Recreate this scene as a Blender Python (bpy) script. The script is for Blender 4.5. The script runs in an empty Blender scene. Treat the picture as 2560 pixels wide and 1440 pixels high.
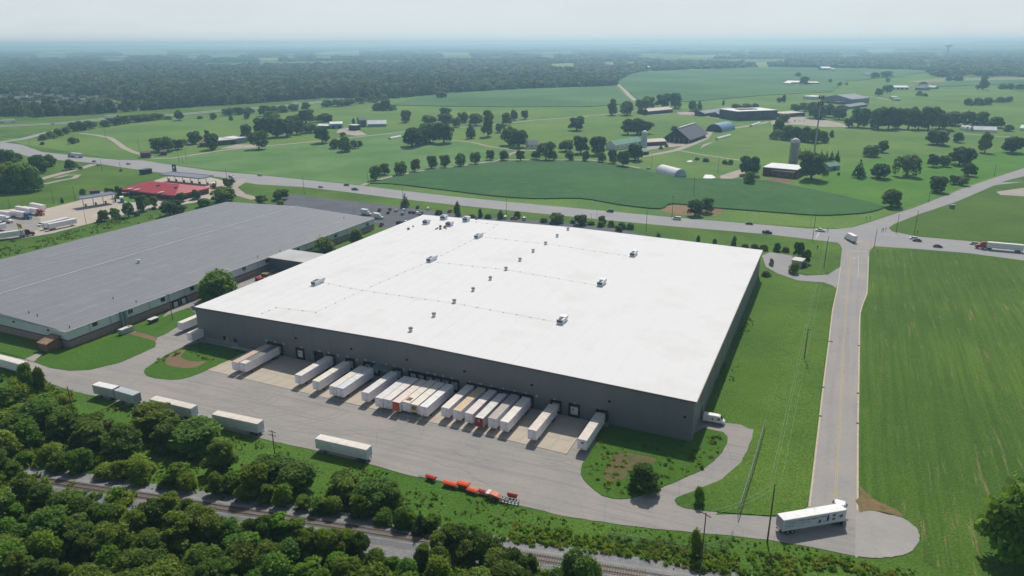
import bpy, math, random, colorsys
import numpy as np
from mathutils import Vector, Matrix
random.seed(7); rng = np.random.default_rng(11)
R = math.radians
scene = bpy.context.scene
col = scene.collection

# ------------------------------------------------------------------ camera, sky, sun, exposure
CAM_H = 105.0; FPX = 1794.0; PITCH = math.atan(613 / FPX); ROLL = R(-0.2)
cp, sp = math.cos(PITCH), math.sin(PITCH); cr, sr = math.cos(ROLL), math.sin(ROLL)
_r, _u, _f = np.array([1., 0, 0]), np.array([0, sp, cp]), np.array([0, cp, -sp])
C_R, C_U, C_F = cr * _r + sr * _u, -sr * _r + cr * _u, _f
cam_d = bpy.data.cameras.new('camera'); cam = bpy.data.objects.new('camera', cam_d); col.objects.link(cam)
cam_d.sensor_width = 36; cam_d.lens = FPX / 2560 * 36; cam_d.clip_start = 1; cam_d.clip_end = 90000
M = Matrix.Identity(4)
for i in range(3):
    M[i][0], M[i][1], M[i][2] = C_R[i], C_U[i], -C_F[i]
M[2][3] = CAM_H
cam.matrix_world = M
scene.camera = cam
SUN_EL, SUN_AZ = R(50), R(13)
SUN_D = Vector((math.sin(SUN_AZ) * math.cos(SUN_EL), math.cos(SUN_AZ) * math.cos(SUN_EL), math.sin(SUN_EL)))
world = bpy.data.worlds.new('World'); scene.world = world; world.use_nodes = True
wt = world.node_tree; bg = wt.nodes['Background']
sky = wt.nodes.new('ShaderNodeTexSky'); sky.sky_type = 'NISHITA'; sky.sun_disc = False
sky.sun_elevation = SUN_EL; sky.sun_rotation = SUN_AZ
sky.altitude = 200; sky.air_density = 1.0; sky.dust_density = 2.5; sky.ozone_density = 1.0
# summer haze: the sky whitens towards the horizon all the way round, with faint cloud wisps
tc = wt.nodes.new('ShaderNodeTexCoord'); mp = wt.nodes.new('ShaderNodeMapping'); mp.inputs['Scale'].default_value = (1.0, 1.0, 4.0)
nz = wt.nodes.new('ShaderNodeTexNoise'); nz.inputs['Scale'].default_value = 6.5; nz.inputs['Detail'].default_value = 7; nz.inputs['Roughness'].default_value = .6
cl = wt.nodes.new('ShaderNodeMapRange'); cl.inputs['From Min'].default_value = .42; cl.inputs['From Max'].default_value = .75
cl.inputs['To Min'].default_value = 0; cl.inputs['To Max'].default_value = .16
sx = wt.nodes.new('ShaderNodeSeparateXYZ'); vr = wt.nodes.new('ShaderNodeMapRange'); vr.interpolation_type = 'SMOOTHSTEP'
vr.inputs['From Min'].default_value = -.02; vr.inputs['From Max'].default_value = .42; vr.inputs['To Min'].default_value = .97; vr.inputs['To Max'].default_value = 0
ad = wt.nodes.new('ShaderNodeMath'); ad.operation = 'ADD'; ad.use_clamp = True
mx = wt.nodes.new('ShaderNodeMix'); mx.data_type = 'RGBA'; VEIL = mx.inputs[7]
VEIL.default_value = (10.5, 11.4, 11.7, 1)
wt.links.new(tc.outputs['Generated'], mp.inputs['Vector']); wt.links.new(mp.outputs['Vector'], nz.inputs['Vector']); wt.links.new(tc.outputs['Generated'], sx.inputs[0])
wt.links.new(nz.outputs['Fac'], cl.inputs['Value']); wt.links.new(sx.outputs['Z'], vr.inputs['Value']); wt.links.new(cl.outputs['Result'], ad.inputs[0]); wt.links.new(vr.outputs['Result'], ad.inputs[1])
wt.links.new(ad.outputs[0], mx.inputs[0]); wt.links.new(sky.outputs['Color'], mx.inputs[6]); wt.links.new(mx.outputs[2], bg.inputs['Color'])
bg.inputs['Strength'].default_value = 0.07
sun_d = bpy.data.lights.new('sun', 'SUN'); sun_d.energy = 3.7; sun_d.angle = R(0.6); sun_d.color = (1.0, .955, .88)
sun = bpy.data.objects.new('sun', sun_d); col.objects.link(sun)
sun.rotation_euler = SUN_D.to_track_quat('Z', 'Y').to_euler(); sun.location = (0, 0, 500)
vs = scene.view_settings; scene.display_settings.display_device = 'sRGB'
vs.view_transform = 'Standard'; vs.look = 'None'; vs.exposure = 0.0; vs.gamma = 1.0; vs.use_curve_mapping = False
cy = scene.cycles
cy.max_bounces = 6; cy.diffuse_bounces = 3; cy.glossy_bounces = 2; cy.transmission_bounces = 3; cy.volume_bounces = 1; cy.transparent_max_bounces = 12
cy.use_denoising = True; cy.caustics_reflective = False; cy.caustics_refractive = False

# ------------------------------------------------------------------ where a pixel of the 2560x1440 survey photograph lies on the ground
def ray(x, y):
    return (x - 1280) / FPX * C_R - (y - 720) / FPX * C_U + C_F
def G(x, y, z=0.0):
    d = ray(x, y); t = (CAM_H - z) / -d[2]
    return Vector((d[0] * t, d[1] * t, z))
def hgt(bx, by, ty, z=0.0):
    """height in metres of a vertical thing whose base is at (bx,by) and whose top shows at row ty"""
    b = G(bx, by, z); lo, hi = 0.0, 200.0
    for _ in range(40):
        m = (lo + hi) / 2; v = np.array([b.x, b.y, z + m - CAM_H])
        if 720 - FPX * (v @ C_U) / (v @ C_F) > ty: lo = m
        else: hi = m
    return lo
def mpp(x, y):
    """metres per survey pixel, sideways, at a ground point"""
    v = np.array(G(x, y)) - np.array([0, 0, CAM_H]); return (v @ C_F) / FPX
def wall_hit(px, py, p0, n):
    d = ray(px, py); o = np.array([0, 0, CAM_H]); t = ((np.array(p0) - o) @ np.array(n)) / (d @ np.array(n)); return Vector(o + d * t)

# ------------------------------------------------------------------ objects
def tag(o, label=None, cat=None, group=None, kind=None):
    if label: o['label'] = label
    if cat: o['category'] = cat
    if group: o['group'] = group
    if kind: o['kind'] = kind
    return o
def thing(name, label, cat, loc=(0, 0, 0), rz=0.0, group=None):
    o = bpy.data.objects.new(name, None); col.objects.link(o); o.location = loc; o.rotation_euler = (0, 0, rz); o.empty_display_size = .5
    return tag(o, label, cat, group)
def link(name, me, parent=None, loc=None, rz=0.0, color=None):
    o = bpy.data.objects.new(name, me); col.objects.link(o)
    if parent: o.parent = parent
    if loc is not None: o.location = loc
    if rz: o.rotation_euler = (0, 0, rz)
    if color: o.color = (*color, 1)
    return o
class MB:
    def __init__(s): s.v = []; s.f = []; s.sm = []
    def add(s, vs, fs, smooth=False):
        n = len(s.v); s.v += [tuple(v) for v in vs]; s.f += [tuple(i + n for i in f) for f in fs]; s.sm += [smooth] * len(fs); return s
    def box(s, x0, x1, y0, y1, z0, z1):
        return s.add([(x0, y0, z0), (x1, y0, z0), (x1, y1, z0), (x0, y1, z0), (x0, y0, z1), (x1, y0, z1), (x1, y1, z1), (x0, y1, z1)],
                     [(3, 2, 1, 0), (4, 5, 6, 7), (0, 1, 5, 4), (1, 2, 6, 5), (2, 3, 7, 6), (3, 0, 4, 7)])
    def prism(s, prof, y0, y1):
        """profile in x,z extruded along y"""
        n = len(prof); vs = [(x, y0, z) for x, z in prof] + [(x, y1, z) for x, z in prof]
        return s.add(vs, [tuple(range(n)), tuple(range(2 * n - 1, n - 1, -1))] + [(i, i + n, (i + 1) % n + n, (i + 1) % n) for i in range(n)])
    def prism_x(s, prof, x0, x1):
        n = len(prof); vs = [(x0, y, z) for y, z in prof] + [(x1, y, z) for y, z in prof]
        return s.add(vs, [tuple(range(n - 1, -1, -1)), tuple(range(n, 2 * n))] + [(i, (i + 1) % n, (i + 1) % n + n, i + n) for i in range(n)])
    def loft(s, rings, smooth=False, caps=True):
        n = len(rings[0]); vs = [p for r in rings for p in r]; fs = []
        for k in range(len(rings) - 1):
            for i in range(n): fs.append((k * n + i, k * n + (i + 1) % n, (k + 1) * n + (i + 1) % n, (k + 1) * n + i))
        if caps: fs += [tuple(range(n - 1, -1, -1)), tuple(range((len(rings) - 1) * n, len(rings) * n))]
        return s.add(vs, fs, smooth)
    def tube(s, pts, rad, n=6, smooth=True):
        rings = []; pts = [Vector(p) for p in pts]; rad = rad if isinstance(rad, (list, tuple)) else [rad] * len(pts)
        for k, p in enumerate(pts):
            d = (pts[min(k + 1, len(pts) - 1)] - pts[max(k - 1, 0)]).normalized()
            a = d.orthogonal().normalized() if abs(d.z) < .99 else Vector((1, 0, 0)); b = d.cross(a)
            rings.append([p + (a * math.cos(2 * math.pi * i / n) + b * math.sin(2 * math.pi * i / n)) * rad[k] for i in range(n)])
        return s.loft(rings, smooth)
    def cyl_y(s, x, z, r, y0, y1, n=14):
        return s.loft([[(x + r * math.cos(2 * math.pi * i / n), y, z + r * math.sin(2 * math.pi * i / n)) for i in range(n)] for y in (y0, y1)])
    def cyl_z(s, x, y, r, z0, z1, n=14, r1=None):
        r1 = r if r1 is None else r1
        return s.loft([[(x + rr * math.cos(2 * math.pi * i / n), y + rr * math.sin(2 * math.pi * i / n), z) for i in range(n)] for z, rr in ((z0, r), (z1, r1))])
    def mesh(s, name, mat=None):
        me = bpy.data.meshes.new(name); me.from_pydata(s.v, [], s.f)
        if any(s.sm): me.polygons.foreach_set('use_smooth', s.sm)
        if mat: me.materials.append(mat)
        me.update(); return me
    def build(s, name, mat=None, parent=None, loc=None, rz=0.0, color=None):
        return link(name, s.mesh(name, mat), parent, loc, rz, color)

# ------------------------------------------------------------------ materials
def lin(r, g, b):
    f = lambda c: c / 12.92 if c <= .04045 else ((c + .055) / 1.055) ** 2.4
    return (f(r / 255), f(g / 255), f(b / 255))
def nodes(name):
    m = bpy.data.materials.new(name); m.use_nodes = True; nt = m.node_tree
    return m, nt, nt.nodes['Principled BSDF'], nt.nodes.new, nt.links.new
def mat(name, c, rough=.6, metal=0.0, spec=.3, var=.12, scale=.6, objcol=False, bump=0.0, bscale=20.0, alpha=1.0, dirt=None, dirt_amt=.3, dirt_scale=.25):
    """painted or bare surface with procedural unevenness"""
    m, nt, b, N, L = nodes(name)
    b.inputs['Roughness'].default_value = rough; b.inputs['Metallic'].default_value = metal; b.inputs['Specular IOR Level'].default_value = spec
    b.inputs['Alpha'].default_value = alpha
    t = N('ShaderNodeTexCoord'); n = N('ShaderNodeTexNoise'); n.inputs['Scale'].default_value = scale; n.inputs['Detail'].default_value = 5
    L(t.outputs['Object'], n.inputs['Vector'])
    hv = N('ShaderNodeHueSaturation'); mr = N('ShaderNodeMapRange'); mr.inputs['From Min'].default_value = .3; mr.inputs['From Max'].default_value = .7
    mr.inputs['To Min'].default_value = 1 - var; mr.inputs['To Max'].default_value = 1 + var
    L(n.outputs['Fac'], mr.inputs['Value']); L(mr.outputs['Result'], hv.inputs['Value'])
    if objcol:
        oi = N('ShaderNodeObjectInfo'); L(oi.outputs['Color'], hv.inputs['Color'])
    else: hv.inputs['Color'].default_value = (*c, 1)
    out = hv.outputs['Color']
    if dirt:
        n2 = N('ShaderNodeTexNoise'); n2.inputs['Scale'].default_value = dirt_scale; n2.inputs['Detail'].default_value = 7; n2.inputs['Roughness'].default_value = .65
        L(t.outputs['Object'], n2.inputs['Vector'])
        r2 = N('ShaderNodeMapRange'); r2.inputs['From Min'].default_value = .5; r2.inputs['From Max'].default_value = .75; r2.inputs['To Max'].default_value = dirt_amt
        L(n2.outputs['Fac'], r2.inputs['Value']); x = N('ShaderNodeMix'); x.data_type = 'RGBA'; x.inputs[7].default_value = (*dirt, 1)
        L(r2.outputs['Result'], x.inputs[0]); L(out, x.inputs[6]); out = x.outputs[2]
    L(out, b.inputs['Base Color'])
    if bump:
        n3 = N('ShaderNodeTexNoise'); n3.inputs['Scale'].default_value = bscale; n3.inputs['Detail'].default_value = 4; L(t.outputs['Object'], n3.inputs['Vector'])
        bp = N('ShaderNodeBump'); bp.inputs['Strength'].default_value = bump; bp.inputs['Distance'].default_value = .1; L(n3.outputs['Fac'], bp.inputs['Height']); L(bp.outputs['Normal'], b.inputs['Normal'])
    return m
def ground_mat(name, c1, c2, c3, big=.02, mid=.25, fine=2.2, a_mid=.5, streak=None, bump=.6, tan=None, tan_amt=.0, fine_var=.35, rows=None):
    """grassy or earthy ground: three tones mixed by patches, tufts and optional streaks (heading in degrees, colour, strength)"""
    m, nt, b, N, L = nodes(name); b.inputs['Roughness'].default_value = .95; b.inputs['Specular IOR Level'].default_value = .08
    t = N('ShaderNodeTexCoord')
    def noise(sc, det=6, rgh=.6, vec=None):
        n = N('ShaderNodeTexNoise'); n.inputs['Scale'].default_value = sc; n.inputs['Detail'].default_value = det; n.inputs['Roughness'].default_value = rgh
        L(vec or t.outputs['Object'], n.inputs['Vector']); return n.outputs['Fac']
    def ramp(v, a, z, lo=0.0, hi=1.0):
        r = N('ShaderNodeMapRange'); r.inputs['From Min'].default_value = a; r.inputs['From Max'].default_value = z; r.inputs['To Min'].default_value = lo; r.inputs['To Max'].default_value = hi
        L(v, r.inputs['Value']); return r.outputs['Result']
    def mix(f, a, c):
        x = N('ShaderNodeMix'); x.data_type = 'RGBA'; L(f, x.inputs[0])
        for s, k in ((a, 6), (c, 7)):
            if isinstance(s, tuple): x.inputs[k].default_value = (*s, 1)
            else: L(s, x.inputs[k])
        return x.outputs[2]
    o = mix(ramp(noise(big), .4, .62), c1, c2)
    o = mix(ramp(noise(mid, 7, .65), .47, .72, 0, a_mid), o, c3)
    if rows:
        mq = N('ShaderNodeMapping'); mq.vector_type = 'TEXTURE'; mq.inputs['Rotation'].default_value = (0, 0, -rows[0]); mq.inputs['Scale'].default_value = (rows[1], 60, 1); L(t.outputs['Object'], mq.inputs['Vector']); o = mix(ramp(noise(1.0, 3, .5, mq.outputs['Vector']), .4, .6, 0, rows[3]), o, rows[2])
    if streak:
        hd, sc, st = streak[:3]; wid = streak[3] if len(streak) > 3 else .55
        mpn = N('ShaderNodeMapping'); mpn.vector_type = 'TEXTURE'; mpn.inputs['Rotation'].default_value = (0, 0, -hd); mpn.inputs['Scale'].default_value = (1 / wid, 1 / .045, 1)
        L(t.outputs['Object'], mpn.inputs['Vector']); s1 = noise(1.0, 6, .62, mpn.outputs['Vector'])
        k = N('ShaderNodeMath'); k.operation = 'MULTIPLY'; L(ramp(s1, .56, .72, 0, st), k.inputs[0]); L(ramp(noise(.035, 3), .42, .58), k.inputs[1]); o = mix(k.outputs[0], o, sc)
    if tan: o = mix(ramp(noise(.11, 8, .7), .6, .72, 0, tan_amt), o, tan)
    hv = N('ShaderNodeHueSaturation'); L(o, hv.inputs['Color']); fn = noise(fine, 6, .7)
    L(ramp(fn, .3, .7, 1 - fine_var, 1 + fine_var), hv.inputs['Value']); L(hv.outputs['Color'], b.inputs['Base Color'])
    bp = N('ShaderNodeBump'); bp.inputs['Strength'].default_value = bump; bp.inputs['Distance'].default_value = .35; L(fn, bp.inputs['Height']); L(bp.outputs['Normal'], b.inputs['Normal'])
    return m
def paving_mat(name, c, dark, pale, streak_az=None, crack=.0, joints=None):
    """worn asphalt or concrete: tyre-dark streaks, pale dusty patches, cracks, optional joint grid (heading, pitch)"""
    m, nt, b, N, L = nodes(name); b.inputs['Roughness'].default_value = .9; b.inputs['Specular IOR Level'].default_value = .2
    t = N('ShaderNodeTexCoord')
    def noise(sc, det=6, rgh=.6, vec=None):
        n = N('ShaderNodeTexNoise'); n.inputs['Scale'].default_value = sc; n.inputs['Detail'].default_value = det; n.inputs['Roughness'].default_value = rgh
        L(vec or t.outputs['Object'], n.inputs['Vector']); return n.outputs['Fac']
    def ramp(v, a, z, lo=0.0, hi=1.0):
        r = N('ShaderNodeMapRange'); r.inputs['From Min'].default_value = a; r.inputs['From Max'].default_value = z; r.inputs['To Min'].default_value = lo; r.inputs['To Max'].default_value = hi
        L(v, r.inputs['Value']); return r.outputs['Result']
    def mix(f, a, c):
        x = N('ShaderNodeMix'); x.data_type = 'RGBA'; L(f, x.inputs[0])
        for s, k in ((a, 6), (c, 7)):
            if isinstance(s, tuple): x.inputs[k].default_value = (*s, 1)
            else: L(s, x.inputs[k])
        return x.outputs[2]
    o = mix(ramp(noise(.06), .4, .65), c, pale)
    o = mix(ramp(noise(.5, 7, .7), .55, .8, 0, .5), o, dark)
    if streak_az is not None:
        mpn = N('ShaderNodeMapping'); mpn.vector_type = 'TEXTURE'; mpn.inputs['Rotation'].default_value = (0, 0, -streak_az); mpn.inputs['Scale'].default_value = (1 / .55, 50, 1)
        L(t.outputs['Object'], mpn.inputs['Vector']); o = mix(ramp(noise(1.0, 5, .6, mpn.outputs['Vector']), .48, .75, 0, .55), o, dark)
    if crack:
        v = N('ShaderNodeTexVoronoi'); v.feature = 'DISTANCE_TO_EDGE'; v.inputs['Scale'].default_value = .13; L(t.outputs['Object'], v.inputs['Vector'])
        o = mix(ramp(v.outputs['Distance'], .0, .012, crack, 0), o, tuple(x * .45 for x in c))
    if joints:
        mpn = N('ShaderNodeMapping'); mpn.inputs['Rotation'].default_value = (0, 0, joints[0]); L(t.outputs['Object'], mpn.inputs['Vector'])
        br = N('ShaderNodeTexBrick'); br.offset = 0; br.inputs['Scale'].default_value = 1; br.inputs['Brick Width'].default_value = joints[1]; br.inputs['Row Height'].default_value = joints[1]
        br.inputs['Mortar Size'].default_value = .03; L(mpn.outputs['Vector'], br.inputs['Vector']); o = mix(ramp(br.outputs['Fac'], 0, 1, 0, .5), o, tuple(x * .5 for x in c))
    hv = N('ShaderNodeHueSaturation'); L(o, hv.inputs['Color']); L(ramp(noise(4, 5, .7), .3, .7, .9, 1.1), hv.inputs['Value']); L(hv.outputs['Color'], b.inputs['Base Color'])
    return m

# ------------------------------------------------------------------ flat pieces of ground
def smooth_closed(pts, k=4):
    out = []; n = len(pts)
    for i in range(n):
        p0, p1, p2, p3 = pts[i - 1], pts[i], pts[(i + 1) % n], pts[(i + 2) % n]
        for j in range(k):
            t = j / k; out.append(.5 * ((2 * p1) + (p2 - p0) * t + (2 * p0 - 5 * p1 + 4 * p2 - p3) * t * t + (3 * p1 - p0 - 3 * p2 + p3) * t ** 3))
    return out
def densify(pts, step, jit):
    out = []; n = len(pts)
    for i in range(n):
        a, b = pts[i], pts[(i + 1) % n]; k = max(1, min(60, int((b - a).length / step))); d = (b - a); d = Vector((-d.y, d.x, 0)).normalized() if d.length > 1e-6 else Vector((0, 0, 0))
        for j in range(k): out.append(a.lerp(b, j / k) + d * random.uniform(-jit, jit) * (1 if j else .3))
    return out
def outline(px, smooth=False, step=2.0, jit=0.0):
    p = [G(x, y) for x, y in px]
    if smooth: p = smooth_closed(p)
    return densify(p, step, jit) if jit else p
def sheet(name, px, m, z, smooth=False, jit=0.0, step=2.0, drop=None, world=False):
    """a piece of ground at height z; drop gives it a visible edge that deep (kerb, crop edge)"""
    p = px if world else outline(px, smooth, step, jit)
    n = len(p); vs = [(q.x, q.y, z) for q in p]; area = sum(p[i].x * p[(i + 1) % n].y - p[(i + 1) % n].x * p[i].y for i in range(n))
    idx = list(range(n)) if area > 0 else list(range(n - 1, -1, -1)); fs = [tuple(idx)]
    if drop:
        vs += [(q.x, q.y, z - drop) for q in p]
        fs += [(idx[(k + 1) % n], idx[k], idx[k] + n, idx[(k + 1) % n] + n) for k in range(n)]
    me = bpy.data.meshes.new(name); me.from_pydata(vs, [], fs); me.materials.append(m); me.update()
    return tag(link(name, me), kind='structure')
def strip(name, px, w, m, z, off=0.0, parent=None):
    """a band of constant width (m) along a line of survey pixels"""
    p = [G(x, y) for x, y in px]; return strip_w(name, p, w, m, z, off, parent)
def strip_w(name, p, w, m, z, off=0.0, parent=None):
    vs = []; fs = []
    for i, q in enumerate(p):
        d = (p[min(i + 1, len(p) - 1)] - p[max(i - 1, 0)]).normalized(); s = Vector((-d.y, d.x, 0)); ww = w[i] if isinstance(w, (list, tuple)) else w
        a, b = q + s * (off + ww / 2), q + s * (off - ww / 2); vs += [(b.x, b.y, z), (a.x, a.y, z)]
    fs = [(2 * i, 2 * i + 2, 2 * i + 3, 2 * i + 1) for i in range(len(p) - 1)]
    me = bpy.data.meshes.new(name); me.from_pydata(vs, [], fs); me.materials.append(m); me.update()
    return tag(link(name, me, parent), kind='structure')
def crom(pts, k=6):
    pts = [Vector(p) for p in pts]; q = [pts[0]] + pts + [pts[-1]]; out = []
    for i in range(1, len(q) - 2):
        p0, p1, p2, p3 = q[i - 1:i + 3]
        for j in range(k):
            t = j / k; out.append(.5 * ((2 * p1) + (p2 - p0) * t + (2 * p0 - 5 * p1 + 4 * p2 - p3) * t * t + (3 * p1 - p0 - 3 * p2 + p3) * t ** 3))
    return out + [pts[-1]]
# ------------------------------------------------------------------ site axes: u along the warehouse front (to the right), v away from the camera
AU = R(-24.3); UX = Vector((math.cos(AU), math.sin(AU), 0)); VY = Vector((-math.sin(AU), math.cos(AU), 0))
GRASS = ground_mat('grass', lin(68, 102, 38), lin(90, 120, 46), lin(100, 114, 58), tan=lin(122, 114, 76), tan_amt=.35, mid=.4, a_mid=.7, fine_var=.55)
FARM = ground_mat('pasture', lin(84, 118, 56), lin(104, 132, 62), lin(116, 130, 76), big=.008, mid=.06, fine=.6, bump=.3)
LAWN = ground_mat('lawn', lin(78, 120, 44), lin(92, 130, 50), lin(72, 106, 48), big=.012, mid=.08, fine=1.5, bump=.2, fine_var=.2)
SOY = ground_mat('soybeans', lin(60, 97, 54), lin(70, 106, 58), lin(84, 118, 70), big=.01, mid=.06, fine=1.6, bump=.8, fine_var=.4)
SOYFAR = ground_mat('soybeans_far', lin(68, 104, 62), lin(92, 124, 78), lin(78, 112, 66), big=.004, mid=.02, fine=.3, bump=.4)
VERGE = ground_mat('verge_field', lin(70, 102, 42), lin(84, 112, 46), lin(96, 110, 58), mid=.15, fine=1.2, bump=.5, tan=lin(120, 112, 76), tan_amt=.3)
HAY = ground_mat('hay', lin(88, 124, 64), lin(106, 138, 84), lin(74, 108, 54), big=.02, mid=.16, fine=1.0, bump=.9)
ROUGH = ground_mat('rough_grass', lin(74, 110, 42), lin(90, 122, 48), lin(66, 92, 44), mid=.35, fine=1.6, bump=1.0, tan=lin(112, 104, 72), tan_amt=.3, fine_var=.5)
def az(x0, y0, x1, y1):
    a, b = G(x0, y0), G(x1, y1); return math.atan2(b.x - a.x, b.y - a.y)
_a, _b = G(2217, 1120), G(2225, 1240)
MOWN = ground_mat('mown_field', lin(74, 106, 40), lin(90, 118, 46), lin(98, 110, 58), mid=.3, fine=1.8, bump=.9, rows=(math.atan2(_b.x - _a.x, _b.y - _a.y), 1.6, lin(64, 94, 36), .6), streak=(math.atan2(_b.x - _a.x, _b.y - _a.y), lin(150, 134, 98), .8, .8), tan=lin(124, 112, 80), tan_amt=.35, fine_var=.5)
SOIL = ground_mat('bare_soil', lin(124, 104, 84), lin(138, 116, 94), lin(104, 96, 70), fine=3, bump=.5, fine_var=.2)
REDSOIL = ground_mat('red_soil', lin(148, 120, 94), lin(122, 108, 78), lin(88, 102, 54), mid=.45, a_mid=.95, fine=3, bump=.6, fine_var=.25)
LOT = paving_mat('yard_asphalt', lin(147, 145, 142), lin(120, 118, 116), lin(158, 152, 145), streak_az=R(112), crack=.3)
ROADM = paving_mat('road_asphalt', lin(147, 146, 147), lin(130, 130, 132), lin(154, 152, 151), crack=.0)
LANEM = paving_mat('lane_asphalt', lin(150, 148, 147), lin(134, 133, 133), lin(160, 154, 148), streak_az=az(2098, 1080, 2119, 720), crack=.25)
HIWAY = paving_mat('highway_asphalt', lin(150, 150, 152), lin(132, 132, 136), lin(156, 155, 154), streak_az=az(1140, 502, 1920, 575))
DARKLOT = paving_mat('sealed_asphalt', lin(88, 91, 98), lin(72, 75, 82), lin(100, 102, 106), crack=.3)
CONC = paving_mat('concrete', lin(178, 168, 152), lin(148, 136, 118), lin(188, 176, 154), streak_az=R(24.3), joints=(-AU, 4.6))
CONC2 = paving_mat('station_concrete', lin(176, 166, 154), lin(150, 143, 136), lin(186, 176, 160), joints=(R(10), 5.0))
TURN = paving_mat('turning_gravel', lin(150, 148, 146), lin(120, 118, 116), lin(166, 162, 156), crack=.0)
GRAVEL = paving_mat('gravel_road', lin(158, 150, 142), lin(128, 122, 114), lin(170, 160, 148))
WHITE = mat('road_paint_white', lin(200, 198, 194), rough=.8, var=.25, scale=2)
YELLOW = mat('road_paint_yellow', lin(178, 160, 112), rough=.8, var=.25, scale=2)
KERB = mat('kerb_concrete', lin(188, 174, 150), rough=.85, var=.15, scale=.8)

tag(link('ground', (lambda m: (m.materials.append(GRASS), m)[1])(MB().add([(-60000, -3000, 0), (60000, -3000, 0), (60000, 70000, 0), (-60000, 70000, 0)], [(0, 1, 2, 3)]).mesh('ground'))), kind='structure')
# farmland beyond the highway
sheet('pasture', [(0, 345), (60, 362), (295, 398), (640, 437), (910, 466), (1280, 506), (1655, 540), (1920, 562), (2115, 572), (2295, 515), (2560, 418), (2560, 232), (2300, 176), (1900, 160), (1550, 186), (1530, 214), (1280, 224), (980, 247), (760, 262), (460, 292), (240, 318), (100, 345)], FARM, .05)
sheet('hay_field', [(388, 403), (425, 411), (640, 435), (865, 458), (908, 462), (938, 450), (1000, 436), (1100, 419), (1220, 403), (1262, 396), (1240, 380), (1180, 362), (1130, 352), (1000, 334), (900, 343), (780, 357), (640, 370), (500, 386), (430, 396)], HAY, .1, smooth=True)
sheet('soybean_field', [(925, 459), (975, 447), (1060, 429), (1140, 419), (1220, 410), (1300, 404), (1480, 404), (1590, 422), (1620, 430), (1700, 446), (1800, 449), (1905, 452), (1990, 467), (2100, 490), (2190, 512), (2206, 521), (2190, 528), (2150, 535), (2050, 540), (1920, 531), (1800, 522), (1770, 520), (1680, 511), (1650, 523), (1560, 515), (1455, 498), (1340, 498), (1230, 491), (1100, 475), (980, 461)], SOY, .85, smooth=True, jit=.35, drop=.85)
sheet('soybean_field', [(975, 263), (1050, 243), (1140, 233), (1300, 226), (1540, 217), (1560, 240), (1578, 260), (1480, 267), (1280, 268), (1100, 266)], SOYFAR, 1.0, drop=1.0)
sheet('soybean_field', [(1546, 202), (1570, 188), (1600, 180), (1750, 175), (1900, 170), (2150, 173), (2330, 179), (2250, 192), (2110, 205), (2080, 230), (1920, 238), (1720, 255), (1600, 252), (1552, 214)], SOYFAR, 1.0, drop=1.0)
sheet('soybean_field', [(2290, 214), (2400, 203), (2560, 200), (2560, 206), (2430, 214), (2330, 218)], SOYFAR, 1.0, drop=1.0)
sheet('bare_field', [(2270, 203), (2360, 196), (2560, 194), (2560, 199), (2400, 202), (2300, 207)], ground_mat('tan_field', lin(140, 138, 110), lin(128, 132, 100), lin(120, 130, 96), big=.004, mid=.02, fine=.3), .3)
sheet('lawn', [(2000, 462), (2040, 450), (2090, 425), (2140, 405), (2300, 393), (2440, 388), (2560, 372), (2560, 414), (2420, 462), (2300, 508), (2230, 525), (2206, 515), (2100, 486)], LAWN, .1, smooth=True)
sheet('lawn', [(2240, 565), (2296, 536), (2400, 503), (2495, 462), (2560, 455), (2560, 605), (2420, 600), (2295, 590), (2234, 580)], VERGE, .1)
sheet('mown_field', [(2173, 640), (2174, 625), (2200, 622), (2420, 633), (2640, 660), (2800, 900), (2800, 1440), (2500, 1500), (2300, 1400), (2300, 1320), (2220, 1285), (2150, 1230), (2151, 800), (2171, 730)], MOWN, .05)
sheet('bare_soil', [(1650, 523), (1685, 512), (1730, 512), (1790, 520), (1812, 524), (1790, 540), (1740, 540), (1690, 536)], REDSOIL, .1, smooth=True)
sheet('dirt_patch', [(1915, 447), (1950, 446), (1985, 455), (1970, 463), (1935, 462)], SOIL, .14, smooth=True)
sheet('rough_grass', [(-300, 1080), (0, 920), (85, 934), (125, 960), (190, 984), (240, 992), (360, 1024), (640, 1096), (790, 1129), (922, 1162), (1015, 1189), (1102, 1206), (1177, 1230), (1280, 1262), (1405, 1292), (1530, 1311), (1655, 1326), (1830, 1342), (1995, 1364), (2140, 1394), (2220, 1400), (2330, 1440), (2360, 1560), (1000, 1560), (-300, 1200)], ROUGH, .04)
sheet('rough_grass', [(1735, 1010), (1800, 830), (1905, 690), (1960, 700), (1935, 760), (1870, 900), (1835, 1010), (1850, 1060), (1800, 1050)], ROUGH, .03, smooth=True)
# asphalt, concrete, roads
hz = .08
sheet('highway', [(0, 355), (55, 362), (105, 380), (200, 391), (295, 400), (355, 401), (425, 412), (525, 427), (640, 437), (765, 450), (865, 460), (910, 465), (965, 472), (1140, 492), (1280, 506), (1455, 522), (1655, 541), (1920, 563), (2020, 572), (2100, 573), (2170, 575), (2232, 579), (2295, 592), (2420, 603), (2640, 625), (2640, 662), (2420, 633), (2295, 623), (2190, 616), (2140, 612), (2095, 607), (1920, 586), (1680, 566), (1480, 547), (1280, 527), (1140, 513), (990, 496), (840, 477), (760, 468), (640, 461), (600, 454), (550, 443), (440, 436), (385, 430), (300, 418), (237, 408), (140, 400), (80, 393), (0, 373), (-200, 330), (-200, 310)], HIWAY, hz, jit=.12, step=6)
sheet('county_road', [(2090, 573), (2130, 569), (2170, 557), (2295, 516), (2420, 467), (2560, 420), (2700, 375), (2700, 390), (2560, 441), (2515, 452), (2490, 462), (2395, 503), (2295, 537), (2236, 560), (2222, 570), (2230, 579), (2180, 590)], ROADM, hz + .02, jit=.1, step=6)
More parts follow.
